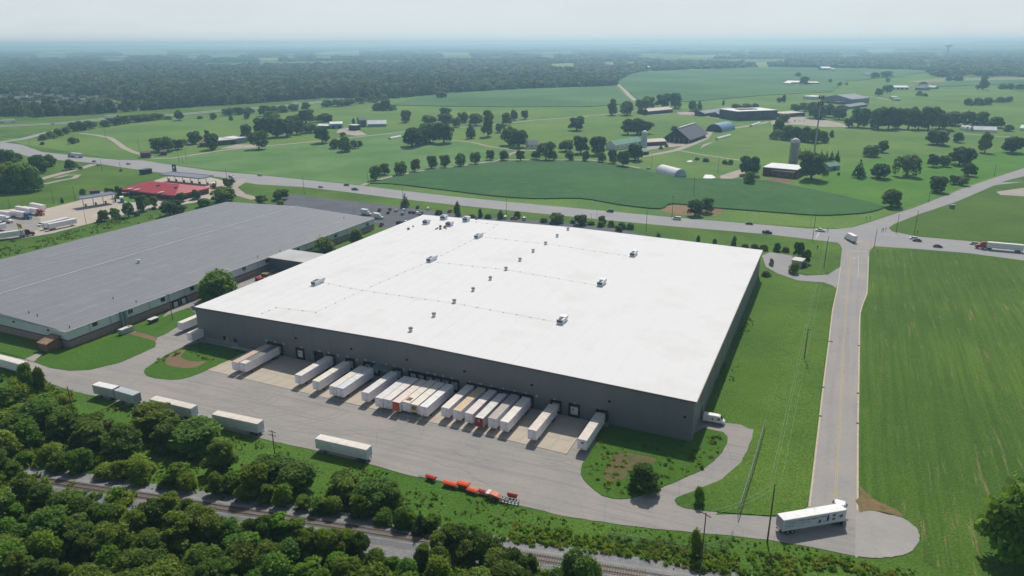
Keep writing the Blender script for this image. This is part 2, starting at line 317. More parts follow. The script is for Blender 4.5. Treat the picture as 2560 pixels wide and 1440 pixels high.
strip('county_road_branch', [(2480, 462), (2520, 458), (2560, 457), (2640, 458)], 7, ROADM, hz + .01)
sheet('lane', [(2085, 600), (2100, 612), (2105, 622), (2103, 640), (2100, 667), (2094, 690), (2092, 720), (2080, 775), (2070, 860), (2057, 960), (2043, 1080), (2030, 1190), (2020, 1268), (2040, 1300), (2146, 1300), (2146.5, 1279), (2147, 1080), (2150, 860), (2152, 782), (2160, 757), (2169, 735), (2170, 700), (2172, 640), (2174, 626), (2186, 616), (2190, 600)], LANEM, hz + .03, jit=.04)
sheet('yard', [(-120, 862), (-120, 893), (0, 919), (82, 932), (120, 957), (187, 980), (240, 991), (360, 1023), (500, 1059), (640, 1094), (790, 1127), (922, 1160), (1015, 1187), (1102, 1203), (1177, 1228), (1280, 1260), (1330, 1271), (1405, 1290), (1530, 1309), (1655, 1324), (1830, 1340), (1920, 1350), (1995, 1362), (2140, 1391), (2147, 1380), (2147, 1279), (2040, 1262), (2018, 1268), (1980, 1293), (1920, 1293), (1845, 1287), (1790, 1288), (1870, 1120), (1890, 1075), (1872, 1072), (1851, 1062), (1813, 1058), (1753, 1048), (1700, 1090), (1480, 1050), (1000, 940), (500, 830), (540, 760), (640, 690), (560, 690), (420, 780), (388, 810), (325, 832), (365, 850), (200, 900), (62, 899)], LOT, hz, jit=.15)
sheet('turning_circle', [(2147, 1279), (2175, 1277), (2220, 1287), (2250, 1294), (2270, 1304), (2290, 1320), (2298, 1338), (2297, 1352), (2290, 1366), (2280, 1378), (2255, 1389), (2220, 1394), (2190, 1396), (2150, 1393), (2138, 1391), (2139, 1340), (2140, 1290)], TURN, hz + .05, smooth=True, jit=.45, step=1.2)
sheet('dirt_patch', [(2148, 1214), (2160, 1228), (2180, 1246), (2210, 1262), (2240, 1276), (2258, 1293), (2215, 1284), (2175, 1276), (2148, 1278)], REDSOIL, hz + .09, smooth=True, jit=.7, step=1.2)
# kerbed grass islands
ISL = ground_mat('island_grass', lin(68, 106, 38), lin(78, 114, 42), lin(80, 98, 48), mid=.4, fine=2, bump=.8, fine_var=.4)
sheet('grass_island', [(85, 905), (125, 920), (175, 927), (225, 925), (300, 907), (362, 880), (388, 868), (390, 858), (380, 851), (360, 846), (335, 838), (320, 832), (180, 870), (150, 874), (110, 890)], ISL, .2, jit=.12, drop=.13)
sheet('grass_island', [(345, 833), (385, 846), (410, 838), (440, 820), (470, 803), (490, 785), (470, 770), (420, 788), (370, 810), (330, 822)], ISL, .2, jit=.12, drop=.13)
sheet('grass_island', [(-60, 845), (0, 858), (62, 873), (100, 882), (72, 899), (62, 898), (0, 880), (-60, 868)], ISL, .2, jit=.1, drop=.13)
sheet('grass_island', [(360, 932), (362, 924), (370, 918), (412, 890), (462, 866), (505, 856), (620, 880), (565, 905), (512, 929), (475, 943), (450, 949), (425, 950), (387, 946), (368, 940)], ISL, .2, jit=.15, drop=.13)
sheet('dirt_patch', [(412, 903), (424, 890), (445, 880), (467, 874), (452, 892), (470, 903), (490, 905), (514, 905), (500, 914), (487, 920), (462, 922), (450, 921), (430, 917), (416, 911)], SOIL, .23, smooth=True, jit=.2)
sheet('grass_island', [(1760, 1071), (1807, 1081), (1819, 1093), (1818, 1108), (1805, 1132), (1783, 1154), (1755, 1176), (1705, 1198), (1630, 1230), (1600, 1241), (1575, 1247), (1552, 1249), (1530, 1247), (1505, 1240), (1486, 1226), (1470, 1212), (1457, 1198), (1452, 1185), (1455, 1162), (1470, 1140), (1487, 1112), (1500, 1060), (1724, 1090)], ISL, .2, jit=.15, drop=.13)
sheet('dirt_patch', [(1510, 1185), (1522, 1160), (1545, 1134), (1600, 1140), (1640, 1150), (1610, 1165), (1570, 1180), (1560, 1200), (1530, 1205), (1512, 1198)], ground_mat('weedy_soil', lin(110, 100, 74), lin(92, 88, 60), lin(70, 92, 44), mid=.5, a_mid=.9, fine=3), .23, smooth=True, jit=.4)
sheet('grass_island', [(1686, 1252), (1690, 1246), (1730, 1230), (1805, 1199), (1855, 1154), (1878, 1110), (1884, 1076), (1905, 1000), (1935, 880), (1990, 720), (2060, 708), (2080, 716), (2090, 724), (2078, 775), (2067, 860), (2054, 960), (2040, 1080), (2027, 1190), (2017, 1266), (1990, 1290), (1920, 1290), (1845, 1285), (1760, 1278), (1712, 1271), (1694, 1263)], GRASS, .19, jit=.12, drop=.12)
sheet('verge', [(1920, 589), (2090, 608), (2102, 622), (2100, 650), (2098, 664), (2088, 678), (2060, 686), (2018, 688), (1985, 681), (1968, 664), (1930, 632), (1900, 628), (1600, 590), (1300, 556), (1300, 530), (1480, 549), (1680, 568)], GRASS, .12)
sheet('car_park', [(722, 485), (815, 496), (915, 507), (1002, 517), (1115, 532), (1280, 549), (1367, 552), (1430, 560), (1492, 567), (1540, 572), (1620, 590), (1500, 620), (1000, 640), (950, 582), (945, 560), (700, 560), (687, 512)], DARKLOT, .14, jit=.1, step=5)
sheet('verge', [(945, 585), (950, 571), (968, 569), (985, 576), (960, 590), (945, 605)], GRASS, .2)
sheet('driveway', [(1905, 640), (1925, 631), (1980, 640), (1988, 652), (1970, 668), (1982, 682), (2015, 690), (2070, 687), (2100, 668), (2096, 700), (2090, 722), (2082, 715), (2060, 707), (1995, 702), (1945, 685), (1915, 668)], ROADM, .15, jit=.06)
sheet('service_path', [(318, 833), (330, 829), (360, 835), (395, 846), (388, 855), (360, 846), (335, 840)], SOIL, .24)
sheet('service_path', [(62, 899), (95, 884), (108, 886), (84, 905)], GRAVEL, .22)
# dock apron: each bay of concrete is a slab of its own
# ------------------------------------------------------------------ haze: one closed box of even, pale air
def make_haze():
    m, nt, b, N, L = nodes('haze'); nt.nodes.remove(b); v = N('ShaderNodeVolumePrincipled')
    v.inputs['Color'].default_value = (.43, .71, 1.0, 1); v.inputs['Absorption Color'].default_value = (.2, .2, 1, 1); v.inputs['Density'].default_value = 1.6e-4; v.inputs['Anisotropy'].default_value = .4
    L(v.outputs[0], nt.nodes['Material Output'].inputs['Volume'])
    tag(link('haze', MB().box(-26000, 26000, -400, 27000, -1.2, 150).mesh('haze', m)), kind='stuff')
make_haze()

# ------------------------------------------------------------------ foliage
def leaf_mat(name, c, trans=.35, var=.28, hue=.03):
    m, nt, b, N, L = nodes(name); b.inputs['Roughness'].default_value = .6; b.inputs['Specular IOR Level'].default_value = .2
    at = N('ShaderNodeAttribute'); at.attribute_name = 'tone'; oi = N('ShaderNodeObjectInfo')
    hv = N('ShaderNodeHueSaturation'); hv.inputs['Color'].default_value = (*c, 1)
    def mr(v, lo, hi):
        r = N('ShaderNodeMapRange'); r.inputs['To Min'].default_value = lo; r.inputs['To Max'].default_value = hi; L(v, r.inputs['Value']); return r.outputs['Result']
    k = N('ShaderNodeMath'); k.operation = 'MULTIPLY'; L(mr(at.outputs['Fac'], 1 - var, 1 + var), k.inputs[0]); L(mr(oi.outputs['Random'], .8, 1.22), k.inputs[1]); L(k.outputs[0], hv.inputs['Value'])
    rn = N('ShaderNodeMath'); rn.operation = 'FRACT'; r7 = N('ShaderNodeMath'); r7.operation = 'MULTIPLY'; r7.inputs[1].default_value = 7.31; L(oi.outputs['Random'], r7.inputs[0]); L(r7.outputs[0], rn.inputs[0])
    L(mr(rn.outputs[0], .5 - hue, .5 + hue * .6), hv.inputs['Hue'])
    L(hv.outputs['Color'], b.inputs['Base Color'])
    tr = N('ShaderNodeBsdfTranslucent'); br = N('ShaderNodeHueSaturation'); br.inputs['Value'].default_value = 1.45; br.inputs['Hue'].default_value = .485; L(hv.outputs['Color'], br.inputs['Color']); L(br.outputs['Color'], tr.inputs['Color'])
    x = N('ShaderNodeMixShader'); x.inputs[0].default_value = trans; L(b.outputs[0], x.inputs[1]); L(tr.outputs[0], x.inputs[2]); L(x.outputs[0], nt.nodes['Material Output'].inputs['Surface'])
    return m
LEAF = leaf_mat('leaves_broadleaf', lin(96, 124, 48), trans=.45); LEAFD = leaf_mat('leaves_dark', lin(80, 108, 48), trans=.38); LEAFY = leaf_mat('leaves_bright', lin(106, 138, 46), trans=.48)
NEEDLE = leaf_mat('needles', lin(56, 84, 52), trans=.15)
BARK = mat('bark', lin(96, 84, 70), rough=.95, var=.3, scale=3)

def leaves_mesh(name, blobs, n, size, m, up=.25, seed=0, rag=.05):
    """many leaf sprays spread over and inside a set of lumps: blobs are (x,y,z,rx,rz)"""
    g = np.random.default_rng(seed); B = np.array(blobs, float); w = B[:, 3] ** 2 * (.5 + .5 * B[:, 4] / B[:, 3]); w /= w.sum()
    k = g.choice(len(B), n * 2, p=w); d = g.normal(size=(n * 2, 3)); d /= np.linalg.norm(d, axis=1)[:, None]; d[:, 2] = np.where((d[:, 2] < -.3) & (g.random(n * 2) < .55), -d[:, 2], d[:, 2])
    rr = 1 - .42 * g.random(n * 2) ** 2.0 + g.normal(size=n * 2) * rag
    P = B[k, :3] + d * rr[:, None] * np.stack([B[k, 3], B[k, 3], B[k, 4]], 1)
    q = (P[:, None, :] - B[None, :, :3]) / np.stack([B[:, 3], B[:, 3], B[:, 4]], 1)[None]; inside = ((q ** 2).sum(2) < .62).sum(1) > 0
    sel = np.where(~inside)[0][:n]; P, d, k = P[sel], d[sel], k[sel]; n = len(P)
    nn = d * .6 + g.normal(size=(n, 3)) * .55; nn[:, 2] += up; nn /= np.linalg.norm(nn, axis=1)[:, None]
    a = np.cross(nn, g.normal(size=(n, 3))); a /= np.linalg.norm(a, axis=1)[:, None]; b = np.cross(nn, a)
    s = size * (.6 + .8 * g.random(n))[:, None]; e = .55 + .35 * g.random(n)[:, None]; bend = nn * s * (g.random(n)[:, None] - .5) * .6
    V = np.stack([P - a * s - b * s * e * .5, P + bend - b * s * e + a * s * .1, P + a * s, P + bend + b * s * e], 1).reshape(-1, 3)
    me = bpy.data.meshes.new(name); me.vertices.add(4 * n); me.vertices.foreach_set('co', V.ravel()); me.loops.add(4 * n); me.loops.foreach_set('vertex_index', np.arange(4 * n, dtype=np.int32))
    me.polygons.add(n); me.polygons.foreach_set('loop_start', np.arange(0, 4 * n, 4, dtype=np.int32))
    try: me.polygons.foreach_set('loop_total', np.full(n, 4, dtype=np.int32))
    except Exception: pass
    tone = g.random(len(B))[k] * .6 + g.random(n) * .4
    t = me.attributes.new('tone', 'FLOAT', 'FACE'); t.data.foreach_set('value', tone.astype(np.float32))
    me.materials.append(m); me.update(calc_edges=True); me.validate(); return me
def lumps(kind, seed):
    """unit crown (height 1, width 1) as lumps, and where limbs end"""
    g = random.Random(seed); B = []
    if kind == 'oak':        # broad round crown on a short trunk
        sq = g.uniform(.85, 1.1)
        for i in range(24):
            a, t = g.uniform(0, 6.28), g.random(); z = .17 + .68 * t; w = .38 * sq * math.sqrt(max(.1, 1 - ((z - .45) / .5) ** 2)); r = g.choice([.1, .13, .16, .2])
            B.append((math.cos(a) * w * g.uniform(.5, 1), math.sin(a) * w * g.uniform(.5, 1), z, r, r * .8))
        B.append((0, 0, .48, .3, .32))
    elif kind == 'tall':     # taller than wide, uneven
        for i in range(17):
            a, t = g.uniform(0, 6.28), g.random(); z = .2 + .68 * t; w = .34 * (1 - .55 * max(0, t - .35)) ; r = g.uniform(.15, .22)
            B.append((math.cos(a) * w * g.uniform(.4, 1), math.sin(a) * w * g.uniform(.4, 1), z, r, r * .62))
        B.append((0, 0, .48, .26, .32)); B.append((g.uniform(-.06, .06), g.uniform(-.06, .06), .88, .15, .12))
    elif kind == 'cone':     # conifer
        for i in range(15):
            t = i / 14; z = .1 + .82 * t; w = .42 * (1 - t) ** .85 + .02; r = max(.045, w * .55)
            for j in range(5 if t < .75 else 2):
                a = g.uniform(0, 6.28); B.append((math.cos(a) * w * .62, math.sin(a) * w * .62, z + g.uniform(-.03, .03), r, .06))
        B.append((0, 0, .96, .03, .05))
    elif kind == 'willow':   # drooping
        for i in range(16):
            a = g.uniform(0, 6.28); w = g.uniform(.15, .36); z = .62 - w * .25 + g.uniform(-.05, .18); B.append((math.cos(a) * w, math.sin(a) * w, z, .14, .2))
            B.append((math.cos(a) * (w + .06), math.sin(a) * (w + .06), z - .28, .1, .22))
        B.append((0, 0, .68, .28, .22))
    elif kind == 'bush':     # foliage down to the ground
        for i in range(13):
            a, t = g.uniform(0, 6.28), g.random(); z = .18 + .55 * t; w = .34 * (1.05 - t * .7); r = g.uniform(.15, .23)
            B.append((math.cos(a) * w * g.uniform(.5, 1), math.sin(a) * w * g.uniform(.5, 1), z, r, r * .95))
        B.append((0, 0, .5, .27, .4))
    elif kind == 'wild':     # unkempt, foliage low down, lumps of very different size
        for i in range(38):
            a, t = g.uniform(0, 6.28), g.random() ** .85; z = .1 + .76 * t; w = .37 * (1 - .6 * max(0, t - .3)); r = g.choice([.06, .08, .1, .12, .15])
            B.append((math.cos(a) * w * g.uniform(.35, 1.1), math.sin(a) * w * g.uniform(.35, 1.1), z, r, r * g.uniform(.5, .8)))
        for k in range(3): a = g.uniform(0, 6.28); B.append((math.cos(a) * .12, math.sin(a) * .12, g.uniform(.82, .93), .08, .06))
        B.append((0, 0, .4, .2, .3))
    elif kind == 'column':
        for i in range(12):
            t = i / 11; z = .12 + .78 * t; w = .2 * math.sin(math.pi * (.15 + .8 * t)); a = g.uniform(0, 6.28); B.append((math.cos(a) * w, math.sin(a) * w, z, .26 * (1.1 - t * .7), .12))
    return B
def trunk_mesh(name, kind, seed):
    g = random.Random(seed); b = MB(); top = {'oak': .42, 'tall': .55, 'cone': .9, 'willow': .5, 'wild': .6, 'bush': .4, 'column': .5}[kind]; r = {'bush': .02, 'cone': .022}.get(kind, .035)
    b.tube([(0, 0, -.03), (.01, 0, top * .3), (-.01, .01, top * .65), (0, 0, top)], [r * 1.35, r, r * .85, r * .5], 7)
    if kind != 'cone':
        for i in range(6):
            a = i * 1.05 + g.uniform(-.3, .3); z0 = top * g.uniform(.35, .9); l = g.uniform(.18, .3)
            b.tube([(0, 0, z0), (math.cos(a) * l * .5, math.sin(a) * l * .5, z0 + l * .45), (math.cos(a) * l, math.sin(a) * l, z0 + l * .75)], [r * .55, r * .4, r * .15], 5)
    return b.mesh(name, BARK)
CROWN = {}; TRUNK = {}
SPEC = {'oak': (6, 2600, .047, LEAF), 'oakd': (6, 2600, .047, LEAFD), 'tall': (4, 2600, .047, LEAF), 'cone': (2, 1500, .04, NEEDLE), 'willow': (1, 2600, .04, LEAFD), 'bush': (3, 1700, .055, LEAF), 'column': (2, 1300, .05, LEAFD),
        'near_tall': (5, 6400, .038, LEAF), 'near_bush': (4, 5600, .04, LEAFY), 'near_oak': (3, 6500, .036, LEAF), 'near_wild': (6, 6400, .038, LEAF), 'near_bright': (5, 6400, .038, LEAFY), 'near_cone': (1, 4000, .03, NEEDLE)}
for _i, (_k, (_nv, _n, _s, _m)) in enumerate(SPEC.items()):
    _base = {'oakd': 'oak', 'near_bright': 'wild', 'near_tall': 'tall'}.get(_k, _k.replace('near_', ''))
    CROWN[_k] = [leaves_mesh('crown', lumps(_base, 100 * _i + j), _n, _s, _m, seed=100 * _i + j, rag=.2 if 'near' in _k else .06) for j in range(_nv)]
    TRUNK[_k] = [trunk_mesh('trunk', _base, 100 * _i + j) for j in range(_nv)]
NAMES = {'oak': 'broadleaf_tree', 'oakd': 'broadleaf_tree', 'tall': 'broadleaf_tree', 'cone': 'conifer_tree', 'willow': 'willow_tree', 'bush': 'bush', 'column': 'columnar_tree',
         'near_tall': 'woodland_tree', 'near_wild': 'woodland_tree', 'near_bright': 'woodland_tree', 'near_bush': 'bush', 'near_oak': 'woodland_tree', 'near_cone': 'cedar_tree'}
_tc = 0
def tree(kind, p, w, h, label, group=None, rz=None):
    global _tc; _tc += 1; j = _tc % len(CROWN[kind])
    bush = NAMES[kind] == 'bush'
    o = thing(NAMES[kind], label, 'bush' if bush else 'tree', p, random.uniform(0, 6.28) if rz is None else rz, group); o.scale = (w, w, h)
    link('foliage' if bush else 'crown', CROWN[kind][j], o); link('stem' if bush else 'trunk', TRUNK[kind][j], o); return o
def nth(i): return ORD[i] if i < len(ORD) else f'{i + 1}' + ('th' if (i + 1) % 100 in (11, 12, 13) else {1: 'st', 2: 'nd', 3: 'rd'}.get((i + 1) % 10, 'th'))
ORD = ['first', 'second', 'third', 'fourth', 'fifth', 'sixth', 'seventh', 'eighth', 'ninth', 'tenth', 'eleventh', 'twelfth', 'thirteenth', 'fourteenth', 'fifteenth', 'sixteenth', 'seventeenth', 'eighteenth', 'nineteenth', 'twentieth', 'twenty-first', 'twenty-second', 'twenty-third', 'twenty-fourth']
def trees(desc, place, group, items, z=0.0):
    """standing trees read off the survey: (kind, base x, base y, top y, crown width px); labelled in order along their row"""
    items = sorted(items, key=lambda t: t[1]); n = len(items)
    for i, (kind, x, y, ty, w) in enumerate(items):
        wm = w * mpp(x, y) * 1.08; h = max(hgt(x, y, ty), wm * .45) * (1.0 if n > 1 else 1.0)
        p = G(x, y); p.z = z
        tree(kind, p, wm, h, f'{desc} {place}' if n == 1 else f'{desc} {place}, {nth(i)} from the left', group if n > 1 else None)

# ------------------------------------------------------------------ far woodland: instanced crowns on points, one mass
def poly_in(px, py, poly):
    c = np.zeros(len(px), bool); n = len(poly)
    for i in range(n):
        x0, y0 = poly[i]; x1, y1 = poly[(i + 1) % n]
        with np.errstate(divide='ignore', invalid='ignore'): c ^= ((y0 > py) != (y1 > py)) & (px < (x1 - x0) * (py - y0) / (y1 - y0) + x0)
    return c
def scatter_mass(name, pts, scl, hts, meshes, kindlabel='stuff', seed=0):
    """one object whose geometry nodes put a crown on every point (attributes: width, height)"""
    hid = bpy.data.collections.new(name + '_sources')
    for i, me in enumerate(meshes): o = bpy.data.objects.new(name + '_source', me); hid.objects.link(o)
    me = bpy.data.meshes.new(name); me.vertices.add(len(pts)); me.vertices.foreach_set('co', np.asarray(pts, np.float32).ravel())
    for nm, arr in (('wide', scl), ('high', hts)):
        a = me.attributes.new(nm, 'FLOAT', 'POINT'); a.data.foreach_set('value', np.asarray(arr, np.float32))
    me.update(); ob = link(name, me); tag(ob, kind=kindlabel)
    ng = bpy.data.node_groups.new(name, 'GeometryNodeTree'); ng.interface.new_socket('Geometry', in_out='INPUT', socket_type='NodeSocketGeometry'); ng.interface.new_socket('Geometry', in_out='OUTPUT', socket_type='NodeSocketGeometry')
    N, L = ng.nodes.new, ng.links.new; gi, go = N('NodeGroupInput'), N('NodeGroupOutput'); ci = N('GeometryNodeCollectionInfo'); ci.inputs['Collection'].default_value = hid; ci.inputs['Separate Children'].default_value = True; ci.inputs['Reset Children'].default_value = True
    ip = N('GeometryNodeInstanceOnPoints'); ip.inputs['Pick Instance'].default_value = True
    ri = N('FunctionNodeRandomValue'); ri.data_type = 'INT'; ri.inputs[4].default_value = 0; ri.inputs[5].default_value = len(meshes) - 1; ri.inputs['Seed'].default_value = seed
    rr = N('FunctionNodeRandomValue'); rr.data_type = 'FLOAT'; rr.inputs[2].default_value = 0; rr.inputs[3].default_value = 6.283; rr.inputs['Seed'].default_value = seed + 1
    cx = N('ShaderNodeCombineXYZ'); L(rr.outputs[1], cx.inputs['Z']); cs = N('ShaderNodeCombineXYZ')
    aw = N('GeometryNodeInputNamedAttribute'); aw.data_type = 'FLOAT'; aw.inputs['Name'].default_value = 'wide'; ah = N('GeometryNodeInputNamedAttribute'); ah.data_type = 'FLOAT'; ah.inputs['Name'].default_value = 'high'
    L(aw.outputs['Attribute'], cs.inputs['X']); L(aw.outputs['Attribute'], cs.inputs['Y']); L(ah.outputs['Attribute'], cs.inputs['Z'])
    L(gi.outputs[0], ip.inputs['Points']); L(ci.outputs[0], ip.inputs['Instance']); L(ri.outputs[2], ip.inputs['Instance Index']); L(cx.outputs[0], ip.inputs['Rotation']); L(cs.outputs[0], ip.inputs['Scale'])
    L(ip.outputs[0], go.inputs[0]); md = ob.modifiers.new('scatter', 'NODES'); md.node_group = ng; return ob
def vnoise(x, y, cell, seed):
    xi, yi = np.floor(x / cell), np.floor(y / cell); fx, fy = x / cell - xi, y / cell - yi; fx = fx * fx * (3 - 2 * fx); fy = fy * fy * (3 - 2 * fy)
    def h(a, b): v = np.sin(a * 127.1 + b * 311.7 + seed * 74.7) * 43758.5453; return v - np.floor(v)
    return (h(xi, yi) * (1 - fx) + h(xi + 1, yi) * fx) * (1 - fy) + (h(xi, yi + 1) * (1 - fx) + h(xi + 1, yi + 1) * fx) * fy
EDGE = [(-700, 262), (-150, 276), (0, 290), (100, 292), (200, 288), (300, 281), (450, 270), (560, 263), (640, 258), (760, 249), (840, 244), (900, 247), (985, 246), (1050, 241), (1110, 233), (1200, 228), (1300, 222), (1420, 218), (1540, 214.5), (1543, 202), (1560, 192), (1590, 181), (1640, 177), (1760, 173), (1880, 169), (1960, 168), (2100, 170), (2200, 172), (2320, 175), (2330, 189), (2360, 193), (2400, 191), (2420, 183), (2440, 190), (2480, 191), (2500, 188), (2560, 193), (2800, 200), (3300, 215)]
_ew = [G(x, y) for x, y in EDGE]; _poly = [(p.x, p.y) for p in _ew] + [(19000, 14000), (12000, 26000), (-12000, 26000), (-19000, 14000)]
HOUSES = [(20, 243), (52, 250), (80, 248), (98, 241), (110, 253), (66, 262), (36, 262), (10, 262), (90, 262), (122, 265), (140, 258), (150, 247), (160, 268), (172, 252), (180, 262), (198, 270), (205, 254), (220, 262), (232, 251), (236, 268), (252, 256), (262, 266), (248, 247), (280, 262), (318, 266), (366, 262), (128, 244), (60, 243), (186, 244), (210, 246), (4, 252), (292, 271), (-30, 256), (-60, 262), (262, 252), (160, 258)]
HOUSE_XY = [(G(*t).x, G(*t).y) for t in HOUSES]
FARROOFS = [(92, 168, 136), (262, 312, 147), (526, 600, 137), (468, 492, 140), (718, 734, 140), (790, 830, 139), (856, 862, 130), (1352, 1385, 136), (1414, 1424, 129), (1864, 1873, 128), (2104, 2142, 136), (2200, 2232, 121), (2338, 2360, 133), (2315, 2326, 160), (1620, 1626, 175)]
FARFIELDS = [[(1372, 160), (1440, 157), (1443, 166), (1372, 168)], [(1505, 157), (1542, 156), (1542, 161.5), (1505, 162)], [(1560, 156.5), (1592, 156), (1592, 160), (1560, 160.5)], [(2165, 124), (2240, 121), (2245, 128), (2170, 130)], [(1880, 158), (1922, 155), (1924, 167), (1890, 168)], [(290, 128), (420, 126), (430, 131), (300, 132)], [(800, 130), (905, 128), (905, 133), (800, 134)], [(1100, 134), (1180, 132), (1185, 137), (1105, 138)], [(640, 146), (700, 144), (705, 149), (645, 150)], [(1700, 140), (1790, 138), (1790, 143), (1705, 144)]]
CLEAR = [[(G(*t).x, G(*t).y) for t in ((x0 - 6, y - 2), (x1 + 6, y - 2), (x1 + 6, y + 12), (x0 - 6, y + 12))] for x0, x1, y in FARROOFS] + [[(G(*t).x, G(*t).y) for t in ((f[0][0], f[0][1]), (f[1][0], f[1][1]), (f[2][0], f[2][1] + 9), (f[3][0], f[3][1] + 9))] for f in FARFIELDS]
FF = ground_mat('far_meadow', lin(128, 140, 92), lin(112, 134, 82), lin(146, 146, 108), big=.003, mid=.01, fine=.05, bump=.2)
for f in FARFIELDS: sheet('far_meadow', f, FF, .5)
TOWN = [(G(*t).x, G(*t).y) for t in ((-120, 276), (0, 279), (110, 281), (240, 279), (330, 277), (400, 270), (385, 258), (280, 246), (260, 240), (0, 236), (-120, 238))]
_P, _W, _H = [], [], []; _d = 560.0
while _d < 15000:
    d2 = _d * 1.12; s = max(7.0, _d / 165); n = int((d2 ** 2 - _d ** 2) / 2 * 1.62 / s ** 2); a = rng.uniform(-.81, .81, n); r = np.sqrt(rng.uniform(_d ** 2, d2 ** 2, n)); x, y = np.sin(a) * r, np.cos(a) * r
    k = poly_in(x, y, _poly); open_ = vnoise(x, y, 420, 3) * .6 + vnoise(x, y, 1300, 5) * .4
    k &= (open_ < np.interp(r, [2500, 3100, 5000, 15000], [9, .6, .52, .5]))
    for hx, hy in HOUSE_XY: k &= ~((np.abs(x - hx) < 12) & (np.abs(y - hy) < 12))
    for cl_ in CLEAR: k &= ~poly_in(x, y, cl_)
    town = poly_in(x, y, TOWN); k &= ~(town & (vnoise(x, y, 19, 9) < .68))
    x, y = x[k], y[k]; m_ = len(x); wv = np.clip(rng.normal(1.55, .3, m_), .9, 2.4) * s * 1.0
    town = poly_in(x, y, TOWN); _P.append(np.stack([x, y, np.zeros(m_)], 1)); _W.append(np.maximum(wv, 8)); _H.append(np.clip(rng.normal(14.5, 3, m_), 8, 22) * (.85 + .3 * vnoise(x, y, 90, 2)) * np.where(town, .5, 1)); _d = d2
_P, _W, _H = np.concatenate(_P), np.concatenate(_W), np.concatenate(_H)
LEAFF = leaf_mat('leaves_woodland', lin(70, 98, 46), trans=.2, var=.4, hue=.06)
far_src = [leaves_mesh('woodland', lumps('bush' if j % 2 else 'oak', 900 + j), 260, .13, LEAFF, seed=900 + j, up=.5) for j in range(6)]
_br = (vnoise(_P[:, 0], _P[:, 1], 70, 12) * .5 + rng.random(len(_P)) * .5) > .6
scatter_mass('woodland', _P[~_br], _W[~_br], _H[~_br], far_src, seed=4)
LEAFG = leaf_mat('leaves_woodland_pale', lin(98, 122, 56), trans=.25, var=.4, hue=.06)
far_src2 = [leaves_mesh('pale_woodland', lumps('bush' if j % 2 else 'oak', 950 + j), 260, .13, LEAFG, seed=950 + j, up=.5) for j in range(4)]
scatter_mass('pale_woodland', _P[_br], _W[_br], _H[_br], far_src2, seed=5)
# low hills along the horizon
def hills(name, d, h, seed, c):
    m = ground_mat(name, c, tuple(x * 1.1 for x in c), tuple(x * .9 for x in c), big=.001, mid=.004, fine=.02, bump=.2); xs = np.linspace(-.95, .95, 160); vs = []
    hh = h * (.25 + .75 * (vnoise(xs * 9 + 50, xs * 0 + seed, 1, seed) * .65 + vnoise(xs * 30 + 50, xs * 0 + seed, 1, seed + 1) * .35)) * np.interp(xs, [-.95, -.2, .3, .8], [.8, .55, .7, 1.25])
    for k, (dd, f) in enumerate(((d - 1500, 0), (d, 1), (d + 2500, 0))): vs += [(math.sin(a) * dd, math.cos(a) * dd, .5 + hh[i] * f) for i, a in enumerate(xs)]
    n = len(xs); fs = [(r * n + i, r * n + i + 1, (r + 1) * n + i + 1, (r + 1) * n + i) for r in range(2) for i in range(n - 1)]
    me = bpy.data.meshes.new(name); me.from_pydata(vs, [], fs); me.materials.append(m); me.update(); tag(link(name, me), kind='structure')
hills('hills', 13500, 75, 3, lin(70, 94, 58)); hills('hills', 18500, 140, 8, lin(70, 94, 58))
# ------------------------------------------------------------------ common materials
PAINT = mat('vehicle_paint', (1, 1, 1), rough=.35, spec=.5, var=.04, objcol=True)
TRSIDE = mat('trailer_side', (1, 1, 1), rough=.5, spec=.4, var=.07, scale=.5, objcol=True, dirt=lin(150, 146, 140), dirt_amt=.25, dirt_scale=.7)
TRROOF = mat('trailer_roof', (1, 1, 1), rough=.6, var=.08, scale=.4, objcol=True, dirt=lin(150, 128, 100), dirt_amt=.45, dirt_scale=.5)
RUST = mat('rust', lin(128, 92, 62), rough=.9, var=.4, scale=2)
RUBBER = mat('tyre_rubber', lin(34, 34, 36), rough=.9); HUB = mat('wheel_metal', lin(170, 172, 176), rough=.4, metal=.6)
CHASSIS = mat('dark_steel', lin(46, 48, 52), rough=.7); GLASS = mat('dark_glass', lin(24, 30, 38), rough=.08, spec=.8, var=.0)
STEEL = mat('galvanised_steel', lin(160, 166, 170), rough=.45, metal=.5); BLACK = mat('black_pad', lin(26, 30, 36), rough=.8); LAMP = mat('lamp_lens', lin(230, 225, 215), rough=.2); REDLENS = mat('red_lens', lin(130, 20, 18), rough=.3)
WOOD = mat('pole_wood', lin(92, 80, 70), rough=.95, var=.25, scale=2, dirt=lin(70, 62, 54), dirt_scale=1)
TIEW = mat('sleeper_wood', lin(112, 100, 86), rough=.95, var=.35, scale=3); RAILM = mat('rail_steel', lin(92, 74, 62), rough=.55, metal=.3, var=.2)
def rib_mat(name, c, pitch, var=.08, rough=.55, axis='X', dirt=None, strength=.5, metal=0.0):
    """sheet metal with rolled ribs as fine relief"""
    m = mat(name, c, rough=rough, var=var, scale=.12, dirt=dirt, dirt_amt=.25, dirt_scale=.06, metal=metal); nt = m.node_tree; N, L = nt.nodes.new, nt.links.new; b = nt.nodes['Principled BSDF']
    t = N('ShaderNodeTexCoord'); w = N('ShaderNodeTexWave'); w.bands_direction = axis; w.inputs['Scale'].default_value = .314 / pitch; w.inputs['Distortion'].default_value = .05
    L(t.outputs['Object'], w.inputs['Vector']); bp = N('ShaderNodeBump'); bp.inputs['Strength'].default_value = strength; bp.inputs['Distance'].default_value = .05; L(w.outputs['Fac'], bp.inputs['Height']); L(bp.outputs['Normal'], b.inputs['Normal']); return m

